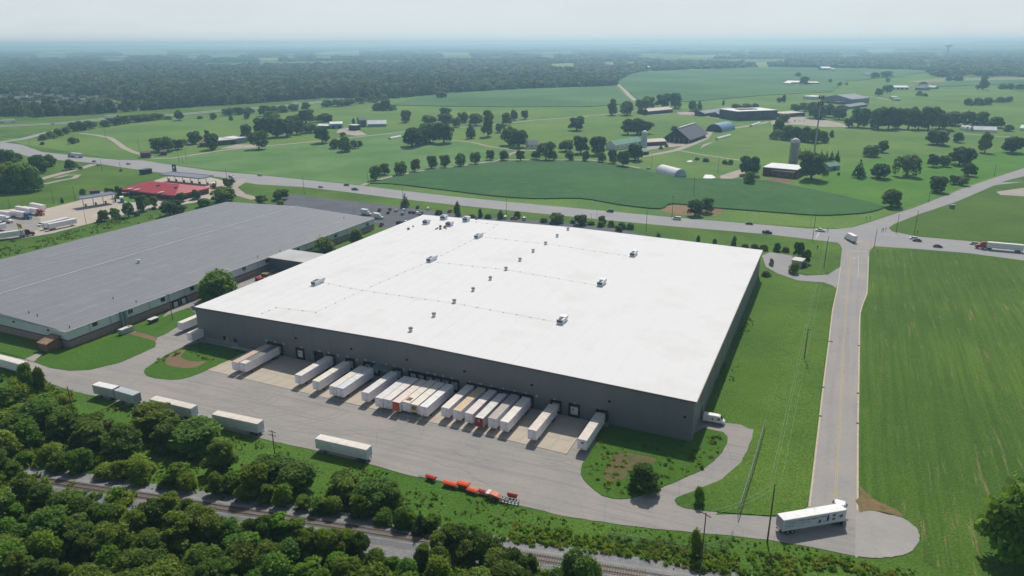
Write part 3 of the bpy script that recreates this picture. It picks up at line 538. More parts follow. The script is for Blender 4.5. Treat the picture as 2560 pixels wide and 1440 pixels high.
# ------------------------------------------------------------------ the big warehouse
WL, WD, WE = 183.5, 164.0, 12.55
WO = Vector((-117.7, 249.9, 0)); WROT = AU
def to_site(p): d = Vector((p.x, p.y, 0)) - Vector((WO.x, WO.y, 0)); return d.dot(UX), d.dot(VY)
def from_site(x, y, z=0.0): q = WO + UX * x + VY * y; return Vector((q.x, q.y, z))
def on_front(px, py): h = wall_hit(px, py, WO, -VY); return to_site(h)[0], h.z
RIDGE_X, RIDGE_Z = on_front(1010, 851)[0], 14.1
def roof_z(x): return WE + .12 + (RIDGE_Z - WE) * ((x + .35) / (RIDGE_X + .35) if x < RIDGE_X else (WL + .35 - x) / (WL + .35 - RIDGE_X))
WALLG = rib_mat('warehouse_wall', lin(112, 115, 118), .6, dirt=lin(92, 96, 100)); TRIMD = mat('eave_trim', lin(92, 88, 92), rough=.5); TRIML = mat('gable_trim', lin(190, 182, 176), rough=.5)
ROOFW = mat('white_membrane', lin(222, 222, 222), rough=.8, spec=.15, var=.02, scale=.05, dirt=lin(190, 188, 182), dirt_amt=.4, dirt_scale=.05)
wh = thing('warehouse', 'huge dark grey warehouse with a bright white roof and a row of trailer docks', 'warehouse', WO, WROT)
prof = [(0, 0), (WL, 0), (WL, WE), (RIDGE_X, RIDGE_Z), (0, WE)]
MB().prism(prof, 0, WD).build('wall', WALLG, wh)
o_ = .35
rf = MB().prism([(-o_, WE + .02), (RIDGE_X, RIDGE_Z + .02), (WL + o_, WE + .02), (WL + o_, WE + .12), (RIDGE_X, RIDGE_Z + .12), (-o_, WE + .12)], -.1, WD + .3).build('roof', ROOFW, wh)
t1 = MB(); n_ = 24
for x0, x1, z0, z1 in ((-.36, RIDGE_X, WE, RIDGE_Z), (RIDGE_X, WL + .36, RIDGE_Z, WE)): t1.add([(x0, -.26, z0 - .42), (x1, -.26, z1 - .42), (x1, -.26, z1 + .1), (x0, -.26, z0 + .1), (x0, -.12, z0 - .42), (x1, -.12, z1 - .42), (x1, -.12, z1 + .1), (x0, -.12, z0 + .1)], [(0, 1, 2, 3), (3, 2, 6, 7), (4, 7, 6, 5), (0, 4, 5, 1), (0, 3, 7, 4), (1, 5, 6, 2)])
t1.build('eave_trim', TRIMD, wh)
MB().box(WL + .36, WL + .62, -.2, WD + .3, WE - .5, WE + .22).build('gutter', TRIML, wh)
seam = MB().box(0, .05, 0, WD + .1, 0, .035).mesh('roof_seam', ROOFW)
for i in range(1, 30):
    x = WL * i / 30; s = link('roof_seam', seam, wh, (x, 0, roof_z(x) - .005))
# wall panels' cover strips
strp = MB().box(-.06, .06, -.05, 0, 0, WE - .45).mesh('wall_joint', WALLG)
for i in range(1, 24): link('wall_joint', strp, wh, (WL * i / 24, 0, 0))
strp2 = MB().box(0, .09, -.09, .09, 0, WE - .5).mesh('downpipe', mat('downpipe', lin(120, 126, 130), rough=.5))
for i in range(1, 13): link('downpipe', strp2, wh, (WL + .002, WD * i / 13, 0))
# docks
pad = MB().box(-1.75, -1.2, -.45, .0, 1.0, 4.55).box(1.2, 1.75, -.45, 0, 1.0, 4.55).box(-1.2, 1.2, -.45, 0, 3.75, 4.55).box(-1.75, 1.75, -.4, 0, .35, 1.0).mesh('dock_seal', BLACK)
dpan = MB().box(-1.19, 1.19, -.06, .02, 1.02, 1.68).box(-1.19, 1.19, -.07, .02, 1.7, 2.36).box(-1.19, 1.19, -.06, .02, 2.38, 3.04).box(-1.19, 1.19, -.07, .02, 3.06, 3.74).mesh('door_panel', mat('dock_door_paint', lin(206, 208, 208), rough=.5))
dwin = MB().box(-.75, -.2, -.1, -.03, 2.55, 2.9).mesh('window', GLASS); dblk = MB().box(-1.19, 1.19, -.03, .02, 1.02, 3.74).mesh('doorway_shade_panel', BLACK)
bump = MB().box(-1.5, -1.1, -.62, -.46, .8, 1.25).box(1.1, 1.5, -.62, -.46, .8, 1.25).mesh('bumper', RUBBER)
def dock(x, openit=False):
    d = link('dock_door', pad, wh, (x, -.01, 0))
    if openit: link('doorway_shade_panel', dblk, d)  # solid black panel painted as the shade inside the raised door
    else: link('door_panel', dpan, d); link('window', dwin, d)
    link('bumper', bump, d)
sgn = MB().box(-.32, .32, -.06, 0, -.34, .34).mesh('dock_sign', mat('sign_white', lin(205, 208, 208), rough=.5)); sgi = MB().box(-.16, .16, -.085, -.05, -.17, .17).mesh('sign_face', mat('sign_dark', lin(70, 78, 88), rough=.5))
for px, py in [(666, 851), (688, 855), (709, 860), (754, 869), (799, 878), (822, 882), (845, 888), (869, 892), (892, 899), (914, 900), (934, 906), (965, 912), (986, 916), (1010, 924), (1026, 925), (1069, 933), (1087, 936), (1107, 941), (1130, 946), (1174, 955), (1201, 960), (1229, 966), (1257, 972), (1286, 979), (1315, 984), (1342, 990), (1386, 999), (1436, 1010), (1499, 1024)]:
    x, z = on_front(px, py); s = link('dock_sign', sgn, wh, (x, -.01, z)); link('sign_face', sgi, s)
for px, py in [(740, 845), (879, 872), (1018, 899), (1162, 928), (1330, 962), (1524, 1003), (1712, 1042)]:
    x, z = on_front(px, py); MB().box(-.35, .35, -.4, 0, -.25, .25).build('wall_light', BLACK, wh, (x, -.01, z))
for px, py in ((562, 845), (589, 851)):
    x, z = on_front(px, py); f = MB().box(-.7, .7, -.08, 0, -.8, .8).build('window', TRIMD, wh, (x, -.01, z)); MB().box(-.58, .58, -.1, -.05, -.68, .68).build('pane', GLASS, f)
x, z = on_front(569, 868); MB().box(-.9, .9, -.08, 0, 0, 2.6).build('door', mat('pale_door', lin(150, 152, 150), rough=.7, var=.2), wh, (x, -.01, .2))
MB().box(0, 17, -.14, 0, .05, 1.3).build('foundation', mat('foundation_concrete', lin(134, 136, 134), rough=.9, var=.2, scale=.8), wh, (2, -.01, 0))
# side entrance beside the van: recessed roll-up door
dr = MB().box(0, .16, -2.6, -2.2, 0, 5.2).box(0, .16, 2.2, 2.6, 0, 5.2).box(0, .16, -2.2, 2.2, 4.8, 5.2).build('roll_up_door', mat('door_frame_pale', lin(150, 156, 160), rough=.5), wh, (WL + .01, 13.5, 0))
for k in range(8): MB().box(0, .06, -2.2, 2.2, .02 + k * .6, .58 + k * .6).build('slat', mat('door_slat', lin(64, 72, 80), rough=.5) if k == 0 else bpy.data.materials['door_slat'], dr)
# steps with handrails near the end dock
st = MB()
for k in range(6): st.box(-.8, .8, -.3 * (6 - k), 0, .0, .2 * (k + 1))
sx = on_front(1516, 1075)[0]; stp = st.build('steps', mat('step_concrete', lin(130, 128, 122), rough=.9), wh, (sx, -.02, .1)); hr = MB()
for x in (-.8, .8): hr.tube([(x, -1.9, .1), (x, -1.9, 1.1), (x, -.1, 2.2), (x, -.1, 1.2)], .04, 5)
hr.build('handrail', mat('rail_tan', lin(170, 160, 140), rough=.5), stp); MB().box(-.55, .55, -.05, 0, 1.3, 3.4).build('door', mat('door_blue', lin(58, 72, 88), rough=.5), stp)
sx = on_front(962, 930)[0]; cn = MB().add([(-3.2, 0, 4.7), (3.2, 0, 4.7), (3.2, -3.2, 4.2), (-3.2, -3.2, 4.2), (-3.2, 0, 4.55), (3.2, 0, 4.55), (3.2, -3.2, 4.05), (-3.2, -3.2, 4.05)], [(3, 2, 1, 0), (4, 5, 6, 7), (0, 1, 5, 4), (1, 2, 6, 5), (2, 3, 7, 6), (3, 0, 4, 7)]).build('canopy', mat('canopy_metal', lin(104, 116, 120), rough=.5), wh, (sx, -.02, 0))
for x in (-3, 3): MB().box(x - .06, x + .06, -3.1, -2.98, .1, 4.1).build('post', STEEL, cn)
# things bolted to the roof
UNITM = mat('rooftop_unit_metal', lin(206, 212, 216), rough=.45, metal=.1, var=.08); FAN = mat('fan_grille', lin(70, 76, 82), rough=.6)
def rtu(px, py, w, l, h):
    x, y = to_site(G(px, py, 13.5)); z = roof_z(x)
    u = MB().box(-w / 2, w / 2, 0, l, .35, h).box(-w / 2 - .1, w / 2 + .1, l * .55, l + .5, h * .45, h + .15).build('rooftop_unit', UNITM, wh, (x, y, z))
    MB().box(-w / 2 + .1, w / 2 - .1, .1, l - .1, -.02, .35).build('curb', ROOFW, u)
    for k in range(2): MB().cyl_z(0, l * .16 + k * l * .26, w * .3, h, h + .14, 12).build('fan', FAN, u)
    MB().box(-w / 2 + .15, w / 2 - .15, -.06, 0, h * .35, h * .85).build('louvre', FAN, u)
for a in ((783, 712, 2.2, 5.6, 1.7), (1071, 656, 2.2, 5.8, 1.7), (1190, 597, 2.2, 5.6, 1.7), (1399, 811, 2.3, 4.8, 1.7), (1499, 716, 2.3, 5, 1.8), (1580, 642, 2.3, 5.2, 1.8), (1062, 558, 3, 3, 2), (1106, 547, 3.2, 3, 2), (1120, 564, 3.2, 3, 2), (1162, 553, 3, 3.4, 2.2)): rtu(*a)
vb = MB().cyl_z(0, 0, .62, 0, 1.0, 14).mesh('roof_vent', mat('vent_white', lin(206, 208, 208), rough=.5)); vc = MB().cyl_z(0, 0, .74, .98, 1.32, 14).mesh('vent_cap', mat('vent_cap_grey', lin(96, 98, 104), rough=.5))
for px, py in [(1027, 829), (1085, 792), (1136, 758), (1183, 728), (1226, 700), (1265, 676), (1300, 653), (1333, 631), (1364, 612), (1393, 593), (1420, 576)]:
    x, y = to_site(G(px, py, 14)); v = link('roof_vent', vb, wh, (x, y, roof_z(x) - .03)); link('vent_cap', vc, v)
for px, py, s in [(1021, 573, .9), (1033, 566, .6), (1191, 550, .8), (1090, 574, .55), (1094, 572, .6), (1101, 568, .9), (1101, 574, .8), (1112, 569, .9), (1111, 571, .7), (1115, 573, .5)]:
    x, y = to_site(G(px, py, 13)); MB().cyl_z(0, 0, s * .8, -.03, s * .8, 10).cyl_z(0, 0, s * .55, s * .8, s * 1.1, 10).build('exhaust_fan', mat('fan_brown', lin(112, 106, 104), rough=.6) if s == .9 and px == 1021 else bpy.data.materials['fan_brown'], wh, (x, y, roof_z(x)))
PIPE = mat('gas_pipe_paint', lin(216, 216, 214), rough=.5); blk = MB().box(-.17, .17, -.12, .12, -.02, .17).mesh('pipe_support', mat('support_block', lin(150, 142, 136), rough=.9))
def pipe_run(pxs):
    pts = [];
    for px, py in pxs: x, y = to_site(G(px, py, 13.4)); pts.append(Vector((x, y, roof_z(x) + .26)))
    dense = []
    for a, b in zip(pts[:-1], pts[1:]):
        n = max(2, int((b - a).length / 5.2))
        for k in range(n):
            q = a.lerp(b, k / n); q.z = roof_z(q.x) + .24; dense.append(q)
            link('pipe_support', blk, wh, (q.x, q.y, roof_z(q.x)), rz=random.uniform(-.2, .2))
    MB().tube(dense + [pts[-1]], .035, 5).build('gas_pipe', PIPE, wh)
pipe_run([(655, 783), (690, 768), (790, 782), (905, 727), (1071, 656), (1190, 597), (1245, 563), (1165, 552)]); pipe_run([(905, 727), (1130, 763), (1395, 808)]); pipe_run([(1095, 658), (1270, 680), (1497, 716)]); pipe_run([(1215, 595), (1370, 615), (1578, 643)]); pipe_run([(795, 703), (905, 727)])

# concrete bays in front of the docks
ap = [from_site(12.0, -.05), from_site(154.0, -.05), from_site(154.0, -17), from_site(12, -17)]
tag(sheet('dock_apron', [from_site(x, y) for x, y in ((17, 0.0), (17, -19.8), (153.6, -19.8), (153.6, 0.0))], mat('apron_joint', lin(96, 90, 80), rough=.9), hz + .02, world=True)); apron = bpy.data.objects['dock_apron']
SLABM = paving_mat('apron_concrete', lin(182, 172, 156), lin(148, 140, 126), lin(190, 180, 164), streak_az=R(24.3)); slab = MB().box(0, 4.52, 0, 6.52, 0, .06).mesh('concrete_slab', SLABM)
for i in range(30):
    for j in range(3): q = from_site(17.03 + i * 4.555, -19.77 + j * 6.57); s = link('concrete_slab', slab, apron, (q.x, q.y, hz + .022 + random.uniform(0, .012)), rz=AU)
MB().box(0, .35, -20, -9.5, 0, .2).build('kerb', KERB, apron, tuple(from_site(153.7, 0, hz)), AU)

# ------------------------------------------------------------------ the grey roofed warehouse beside it
GH = hgt(175, 871, 829); GC = G(175, 871)
def gsite(p): d = Vector((p.x - GC.x, p.y - GC.y, 0)); return d.dot(UX), d.dot(VY)
GLEN = gsite(G(945, 547, GH))[1]; GW = -gsite(G(575, 503, GH))[0]; GRX = gsite(G(745, 516, GH + 2))[0]; GRZ = GH + 2.2
GROOF = rib_mat('grey_metal_roof', lin(127, 128, 131), .9, axis='Y', var=.05, rough=.5, dirt=lin(114, 116, 122), strength=.25, metal=.0); GWALL = rib_mat('pale_siding', lin(196, 206, 208), .3, var=.05); GBRICK = mat('brown_brick', lin(150, 130, 124), rough=.9, var=.2, scale=1.2); GBAND = mat('maroon_band', lin(72, 44, 46), rough=.6)
gb = thing('grey_roof_warehouse', 'long low warehouse with a grey metal roof and white siding over brown brick', 'warehouse', GC, AU)
zb = GH * .42
MB().box(-GW, 0, 0, GLEN, 0, zb).build('brick_wall', GBRICK, gb)
MB().box(-GW - .06, .06, -.06, GLEN + .06, zb, zb + .35).build('trim_band', GBAND, gb)
MB().prism([(-GW + .02, zb + .35), (-.02, zb + .35), (-.02, GH), (GRX, GRZ), (-GW + .02, GH)], .02, GLEN - .02).build('siding_wall', GWALL, gb)
def groof_z(x): return GH + (GRZ - GH) * ((.4 - x) / (.4 - GRX) if x > GRX else (x + GW + .4) / (GRX + GW + .4)) + .13
MB().prism([(-GW - .4, GH + .02), (GRX, GRZ + .02), (.4, GH + .02), (.4, GH + .13), (GRX, GRZ + .13), (-GW - .4, GH + .13)], -.4, GLEN + .4).build('roof', GROOF, gb)
MB().box(GRX - .2, GRX + .2, -.4, GLEN + .4, GRZ + .1, GRZ + .3).build('ridge_cap', mat('ridge_cap_white', lin(206, 208, 210), rough=.5, var=.15), gb)
MB().box(.4, .62, -.5, GLEN + .5, GH - .12, GH + .16).build('gutter', mat('gutter_white', lin(206, 210, 208), rough=.5), gb); MB().box(-GW - .4, .62, -.62, -.41, GH - .1, GH + .16).build('gutter', bpy.data.materials['gutter_white'], gb)
SEAMG = mat('seam_flashing', lin(156, 158, 164), rough=.5, var=.2, scale=.3)
for k in range(1, 9):
    for sgn_ in (1, -1):
        x = GRX + (0 - GRX) * k / 9 if sgn_ == 1 else GRX - (GRX + GW) * k / 9; MB().box(-.2, .2, -.38, GLEN + .38, -.02, .06).build('roof_seam', SEAMG, gb, (x, 0, groof_z(x)))
laid = []
for k in range(60):     # odd newer sheets let into the roof
    x = random.uniform(-GW + 6, -4); y = random.uniform(0, GLEN - 24); sgn_ = 1 if x > GRX else -1; w = random.choice([2.6, 5.2]); l = random.uniform(10, 26); z0, z1 = groof_z(x), groof_z(x + w)
    if (x - GRX) * (x + w - GRX) < 0: continue
    if any(x < X1 and x + w > X0 and y < Y1 and y + l > Y0 for X0, X1, Y0, Y1 in laid): continue
    laid.append((x, x + w, y, y + l)); dz = .02
    dk = random.choice([-3, 3, 5, 7]); sh = lin(127 + dk, 128 + dk, 131 + dk); mn = f'roof_sheet_{k % 5}'
    MB().add([(x, y, z0 + dz), (x + w, y, z1 + dz), (x + w, y + l, z1 + dz), (x, y + l, z0 + dz)], [(0, 1, 2, 3)]).build('roof_sheet', bpy.data.materials.get(mn) or rib_mat(mn, sh, .9, axis='Y', rough=.5, strength=.25), gb)
for px, py in ((347, 655),): x, y = gsite(G(px, py, GRZ)); u = MB().cyl_z(0, 0, .6, -.1, 1.1, 12).cyl_z(0, 0, .8, 1.1, 1.5, 12).build('roof_vent', mat('vent_pale', lin(200, 202, 204), rough=.5), gb, (x, y, groof_z(x)))
for px, py in ((73, 785), (94, 791), (173, 815), (283, 746), (340, 752), (860, 545), (810, 605), (700, 625), (644, 640), (1180, 560)):
    x, y = gsite(G(px, py, GH + 1)); 
    if -GW < x < 0: MB().cyl_z(0, 0, .14, -.05, 1.0, 6).build('vent_pipe', CHASSIS, gb, (x, y, groof_z(x)))
def on_gside(px, py): h = wall_hit(px, py, GC, UX); return gsite(h)[1], h.z
for px, py in ((237, 810), (326, 779), (407, 749), (480, 721), (610, 671), (667, 653), (745, 625), (839, 590), (919, 561)):
    y, z = on_gside(px, py); w = MB().box(0, .1, -1.0, 1.0, -.8, .8).build('window', BLACK, gb, (.0, y, z))
    for k in range(3): MB().box(.08, .12, -.9 + k * .62, -.35 + k * .62, -.7, .7).build('pane', GLASS, w)
for k in range(1, 22): MB().box(0, .1, -.08, .08, 0.05, GH - .1).build('downpipe', mat('downpipe_grey', lin(150, 160, 166), rough=.5) if k == 1 else bpy.data.materials['downpipe_grey'], gb, (.065, GLEN * k / 22, 0))
for px, py in ((439, 761), (459, 752)):
    y, z = on_gside(px, py); d = MB().box(0, .4, -1.75, -1.2, -1.6, 1.9).box(0, .4, 1.2, 1.75, -1.6, 1.9).box(0, .4, -1.2, 1.2, 1.3, 1.9).box(0, .3, -1.75, 1.75, -2.2, -1.6).build('dock_door', BLACK, gb, (.0, y, z)); MB().box(0, .1, -1.19, 1.19, -1.58, 1.28).build('door_panel', bpy.data.materials['dock_door_paint'], d)
y, z = on_gside(308, 800); du = MB().box(0, 1.0, -1.3, -.2, .1, 6.6).box(0, 1.0, .2, 1.3, .1, 6.6).box(0, 1.3, -1.35, 1.35, 6.6, 6.9).build('air_duct', mat('duct_metal', lin(126, 140, 146), rough=.4, metal=.3), gb, (.07, y, 0))
for px, py in ((35, 804), (121, 825)):
    h = wall_hit(px, py, GC, -VY); MB().box(-.4, .4, -.3, 0, -.3, .3).build('wall_light', BLACK, gb, (gsite(h)[0], -.02, h.z))
# lean-to shed on the near gable and the link building
shd = thing('timber_shed', 'small rusty brown lean to shed against the near gable of the grey roofed warehouse', 'shed', G(128, 872), AU)
b = MB(); b.add([(-2.4, -2.6, 0), (2.4, -2.6, 0), (2.4, 2.4, 0), (-2.4, 2.4, 0), (-2.4, -2.6, 3.2), (2.4, -2.6, 3.2), (2.4, 2.4, 4.4), (-2.4, 2.4, 4.4)], [(3, 2, 1, 0), (0, 1, 5, 4), (1, 2, 6, 5), (2, 3, 7, 6), (3, 0, 4, 7)]).build('wall', mat('shed_boards', lin(120, 96, 78), rough=.9, var=.3, scale=1.5), shd)
MB().add([(-2.7, -3, 3.12), (2.7, -3, 3.12), (2.7, 2.6, 4.5), (-2.7, 2.6, 4.5), (-2.7, -3, 3.24), (2.7, -3, 3.24), (2.7, 2.6, 4.62), (-2.7, 2.6, 4.62)], [(3, 2, 1, 0), (4, 5, 6, 7), (0, 1, 5, 4), (1, 2, 6, 5), (2, 3, 7, 6), (3, 0, 4, 7)]).build('roof', mat('shed_roof', lin(150, 122, 100), rough=.85, var=.3, scale=1.2), shd)
MB().box(-8.5, -3, -1.4, -1.2, .9, 1.05).box(-8.5, -8.35, -1.4, -1.2, 0, 1.05).box(-5.6, -5.45, -1.4, -1.2, 0, 1.05).build('ramp_rail', mat('rail_timber', lin(112, 96, 70), rough=.9), shd)
q0, q1 = G(690, 655, 6.5), G(780, 635, 6.5); ly = gsite(G(735, 650, 6.5))[1]
lk = thing('link_building', 'low grey flat roofed link between the grey roofed and the white roofed warehouses', 'building', from_site(*(lambda p: (p[0], p[1]))(to_site(GC + UX * .2 + VY * (gsite(G(690, 645, 7))[1]))), 0), AU)
LKL = to_site(lk.location)[0] * -1 - .1
MB().box(.1, LKL, 0, 15, 0, 6.6).build('wall', mat('link_wall', lin(92, 94, 98), rough=.7), lk); MB().box(.0, LKL, -.3, 15.3, 6.6, 6.9).build('roof', mat('link_roof', lin(180, 180, 180), rough=.7, var=.08, scale=.1), lk)
aw = thing('loading_canopy', 'pale sloping canopy on the warehouse side wall in the gap beside the link building', 'canopy', from_site(-.2, to_site(G(700, 690, 5))[1], 0), AU)
MB().add([(-9, -5, 4.0), (0, -5, 5.2), (0, 5, 5.2), (-9, 5, 4.0), (-9, -5, 4.15), (0, -5, 5.35), (0, 5, 5.35), (-9, 5, 4.15)], [(3, 2, 1, 0), (4, 5, 6, 7), (0, 1, 5, 4), (1, 2, 6, 5), (2, 3, 7, 6), (3, 0, 4, 7)]).build('roof', mat('canopy_cream', lin(206, 204, 196), rough=.6), aw)
for yy in (-4.8, 4.8): MB().box(-8.9, -8.7, yy - .1, yy + .1, 0, 4).build('post', STEEL, aw)
aw2 = thing('loading_canopy', 'small white canopy on the warehouse side wall farther back, near the car park', 'canopy', from_site(-.2, to_site(G(925, 592, 5))[1], 0), AU)
MB().box(-5, 0, -4, 4, 4.6, 4.8).build('roof', bpy.data.materials['canopy_cream'], aw2)
for yy in (-3.8, 3.8): MB().box(-4.9, -4.7, yy - .1, yy + .1, 0, 4.6).build('post', STEEL, aw2)
sheet('side_yard', [(388, 812), (470, 772), (560, 720), (690, 665), (790, 640), (800, 650), (620, 740), (500, 790), (470, 850), (400, 845)], LOT, .1)
# pallets and planters stored in the gap
PALLET = mat('pallet_wood', lin(150, 130, 104), rough=.9, var=.25)
def pallet_stack(px, py, n, lab, c=None):
    o = thing('pallet_stack', lab, 'pallet stack', G(px, py), AU + random.uniform(-.2, .2)); o.location.z = .1; m = mat('stack_paint', c, rough=.7) if c else PALLET
    for k in range(n): MB().box(-1.6, 1.6, -1.3, 1.3, k * .3, k * .3 + .06).box(-1.6, -1.4, -1.3, 1.3, k * .3 + .06, k * .3 + .24).box(1.4, 1.6, -1.3, 1.3, k * .3 + .06, k * .3 + .24).box(-.1, .1, -1.3, 1.3, k * .3 + .06, k * .3 + .24).build('pallet', m, o)
pallet_stack(664, 690, 5, 'stack of pale timber pallets in the gap between the two warehouses'); pallet_stack(681, 681, 4, 'smaller stack of timber pallets near the link building'); pallet_stack(649, 701, 5, 'stack of red painted pallets beside the white roofed warehouse', lin(170, 66, 52))
ge = thing('generator', 'pale metal generator housing on the grass below the air duct', 'generator', G(316, 833), AU + R(90)); ge.location.z = .2
MB().box(-2.6, 2.6, -1.1, 1.1, .2, 2.0).build('housing', mat('generator_paint', lin(150, 166, 164), rough=.5), ge); MB().box(-2.5, 2.5, -1.0, 1.0, 2.0, 2.12).build('roof', mat('generator_top', lin(214, 214, 206), rough=.5), ge); MB().box(1.2, 1.9, -.35, .35, 2.1, 2.3).build('hatch', CHASSIS, ge); MB().box(-2.5, 2.5, -1.0, 1.0, 0, .2).build('base', CHASSIS, ge)
sk = thing('skip', 'dark green lidded skip on the grass by the grey roofed warehouse', 'skip', G(384, 806), AU + R(90)); sk.location.z = .2
MB().add([(-1.5, -.9, .1), (1.5, -.9, .1), (1.5, .9, .1), (-1.5, .9, .1), (-1.9, -1.1, 1.5), (1.9, -1.1, 1.5), (1.9, 1.1, 1.5), (-1.9, 1.1, 1.5)], [(3, 2, 1, 0), (4, 5, 6, 7), (0, 1, 5, 4), (1, 2, 6, 5), (2, 3, 7, 6), (3, 0, 4, 7)]).build('bin', mat('skip_green', lin(60, 74, 66), rough=.6), sk); MB().box(-1.95, 1.95, -1.15, 1.15, 1.5, 1.6).build('lid', bpy.data.materials['generator_top'], sk)
# ------------------------------------------------------------------ trailers, lorries and cars (front towards +X, standing on z = 0)
def wheel_meshes(r, w, key):
    t = MB().cyl_y(0, 0, r, -w / 2, w / 2, 16).mesh('tyre', RUBBER); h = MB().cyl_y(0, 0, r * .58, -w / 2 - .012, w / 2 + .012, 12).mesh('rim', HUB); return t, h
WT = wheel_meshes(.52, .62, 'trailer'); WS = wheel_meshes(.52, .34, 'steer'); WC = wheel_meshes(.33, .22, 'car')
def wheel(par, x, y, r, pair):
    t = link('wheel', pair[0], par, (x, y, r)); link('rim', pair[1], t)
_tm = {}
def trailer_meshes(L):
    if L in _tm: return _tm[L]
    b = MB().box(0, L, -1.29, 1.29, 1.18, 4.02); b.box(.02, L - .02, -1.31, 1.31, 1.1, 1.18).box(0, L, -1.31, 1.31, 3.96, 4.02)
    rf = MB().prism_x([(-1.28, 4.02), (1.28, 4.02), (1.2, 4.07), (0, 4.1), (-1.2, 4.07)], .02, L - .02)
    ribs = MB(); [ribs.box(x, x + .05, -1.2, 1.2, 4.06, 4.115) for x in np.arange(1.2, L - .5, 1.22)]
    dr = MB().box(-.05, 0, -1.24, -.02, 1.22, 3.94); dl = MB().box(-.05, 0, .02, 1.24, 1.22, 3.94)
    bars = MB(); [bars.box(-.1, -.05, y - .02, y + .02, 1.2, 3.95) for y in (-.85, -.3, .3, .85)]
    lg = MB(); [lg.box(L - 2.8, L - 2.6, y - .1, y + .1, .12, 1.12).box(L - 2.95, L - 2.45, y - .2, y + .2, .0, .12) for y in (-.85, .85)]; lg.box(L - 2.75, L - 2.65, -.8, .8, .5, .6)
    ch = MB().box(.3, 4.2 if L > 10 else 2.6, -.55, .55, .75, 1.1).box(L - 3.2, L - .3, -.5, .5, .95, 1.1)
    gd = MB().box(-.02, .1, -1.15, 1.15, .5, .62).box(0, .1, -.7, -.6, .6, 1.1).box(0, .1, .6, .7, .6, 1.1)
    fr = MB().box(L, L + .06, -1.22, 1.22, 1.24, 3.94)
    _tm[L] = dict(body=b.mesh('body', TRSIDE), roof=rf.mesh('roof', TRROOF), roof_ribs=ribs.mesh('roof_ribs', TRROOF), door=dr.mesh('door', TRSIDE), door2=dl.mesh('door', TRSIDE), lock_bar=bars.mesh('lock_bar', STEEL), landing_gear=lg.mesh('landing_gear', CHASSIS), chassis=ch.mesh('chassis', CHASSIS), underride_guard=gd.mesh('underride_guard', CHASSIS), front_panel=fr.mesh('front_panel', TRSIDE))
    return _tm[L]
SIDEW = lin(232, 228, 234); ROOFT = lin(222, 216, 208); DOORW = lin(196, 208, 220)
def trailer_parts(o, L, side=SIDEW, roof=ROOFT, nose=None, door=None, gear=True, x0=0.0, names=''):
    m = _tm.get(L) or trailer_meshes(L); p = lambda n, k, c=None: link(n, m[k], o, (x0, 0, 0), color=c)
    p(names + 'body', 'body', side); p(names + 'roof', 'roof', roof); p('front_panel', 'front_panel', nose or side)
    d1, d2 = p('door', 'door', door or side), p('door', 'door2', door or side); link('lock_bar', m['lock_bar'], d1)
    p('chassis', 'chassis'); p('underride_guard', 'underride_guard')
    if gear: p('landing_gear', 'landing_gear')
    for x in ((1.5, 2.75) if L > 10 else (1.4,)):
        for y in (-.95, .95): wheel(o, x0 + x, y, .52, WT)
def trailer(label, p, hd, L=16.15, group=None, **kw):
    o = thing('box_trailer', label, 'trailer', (p.x, p.y, kw.pop('z', hz + .01)), hd, group); trailer_parts(o, L, **kw); return o
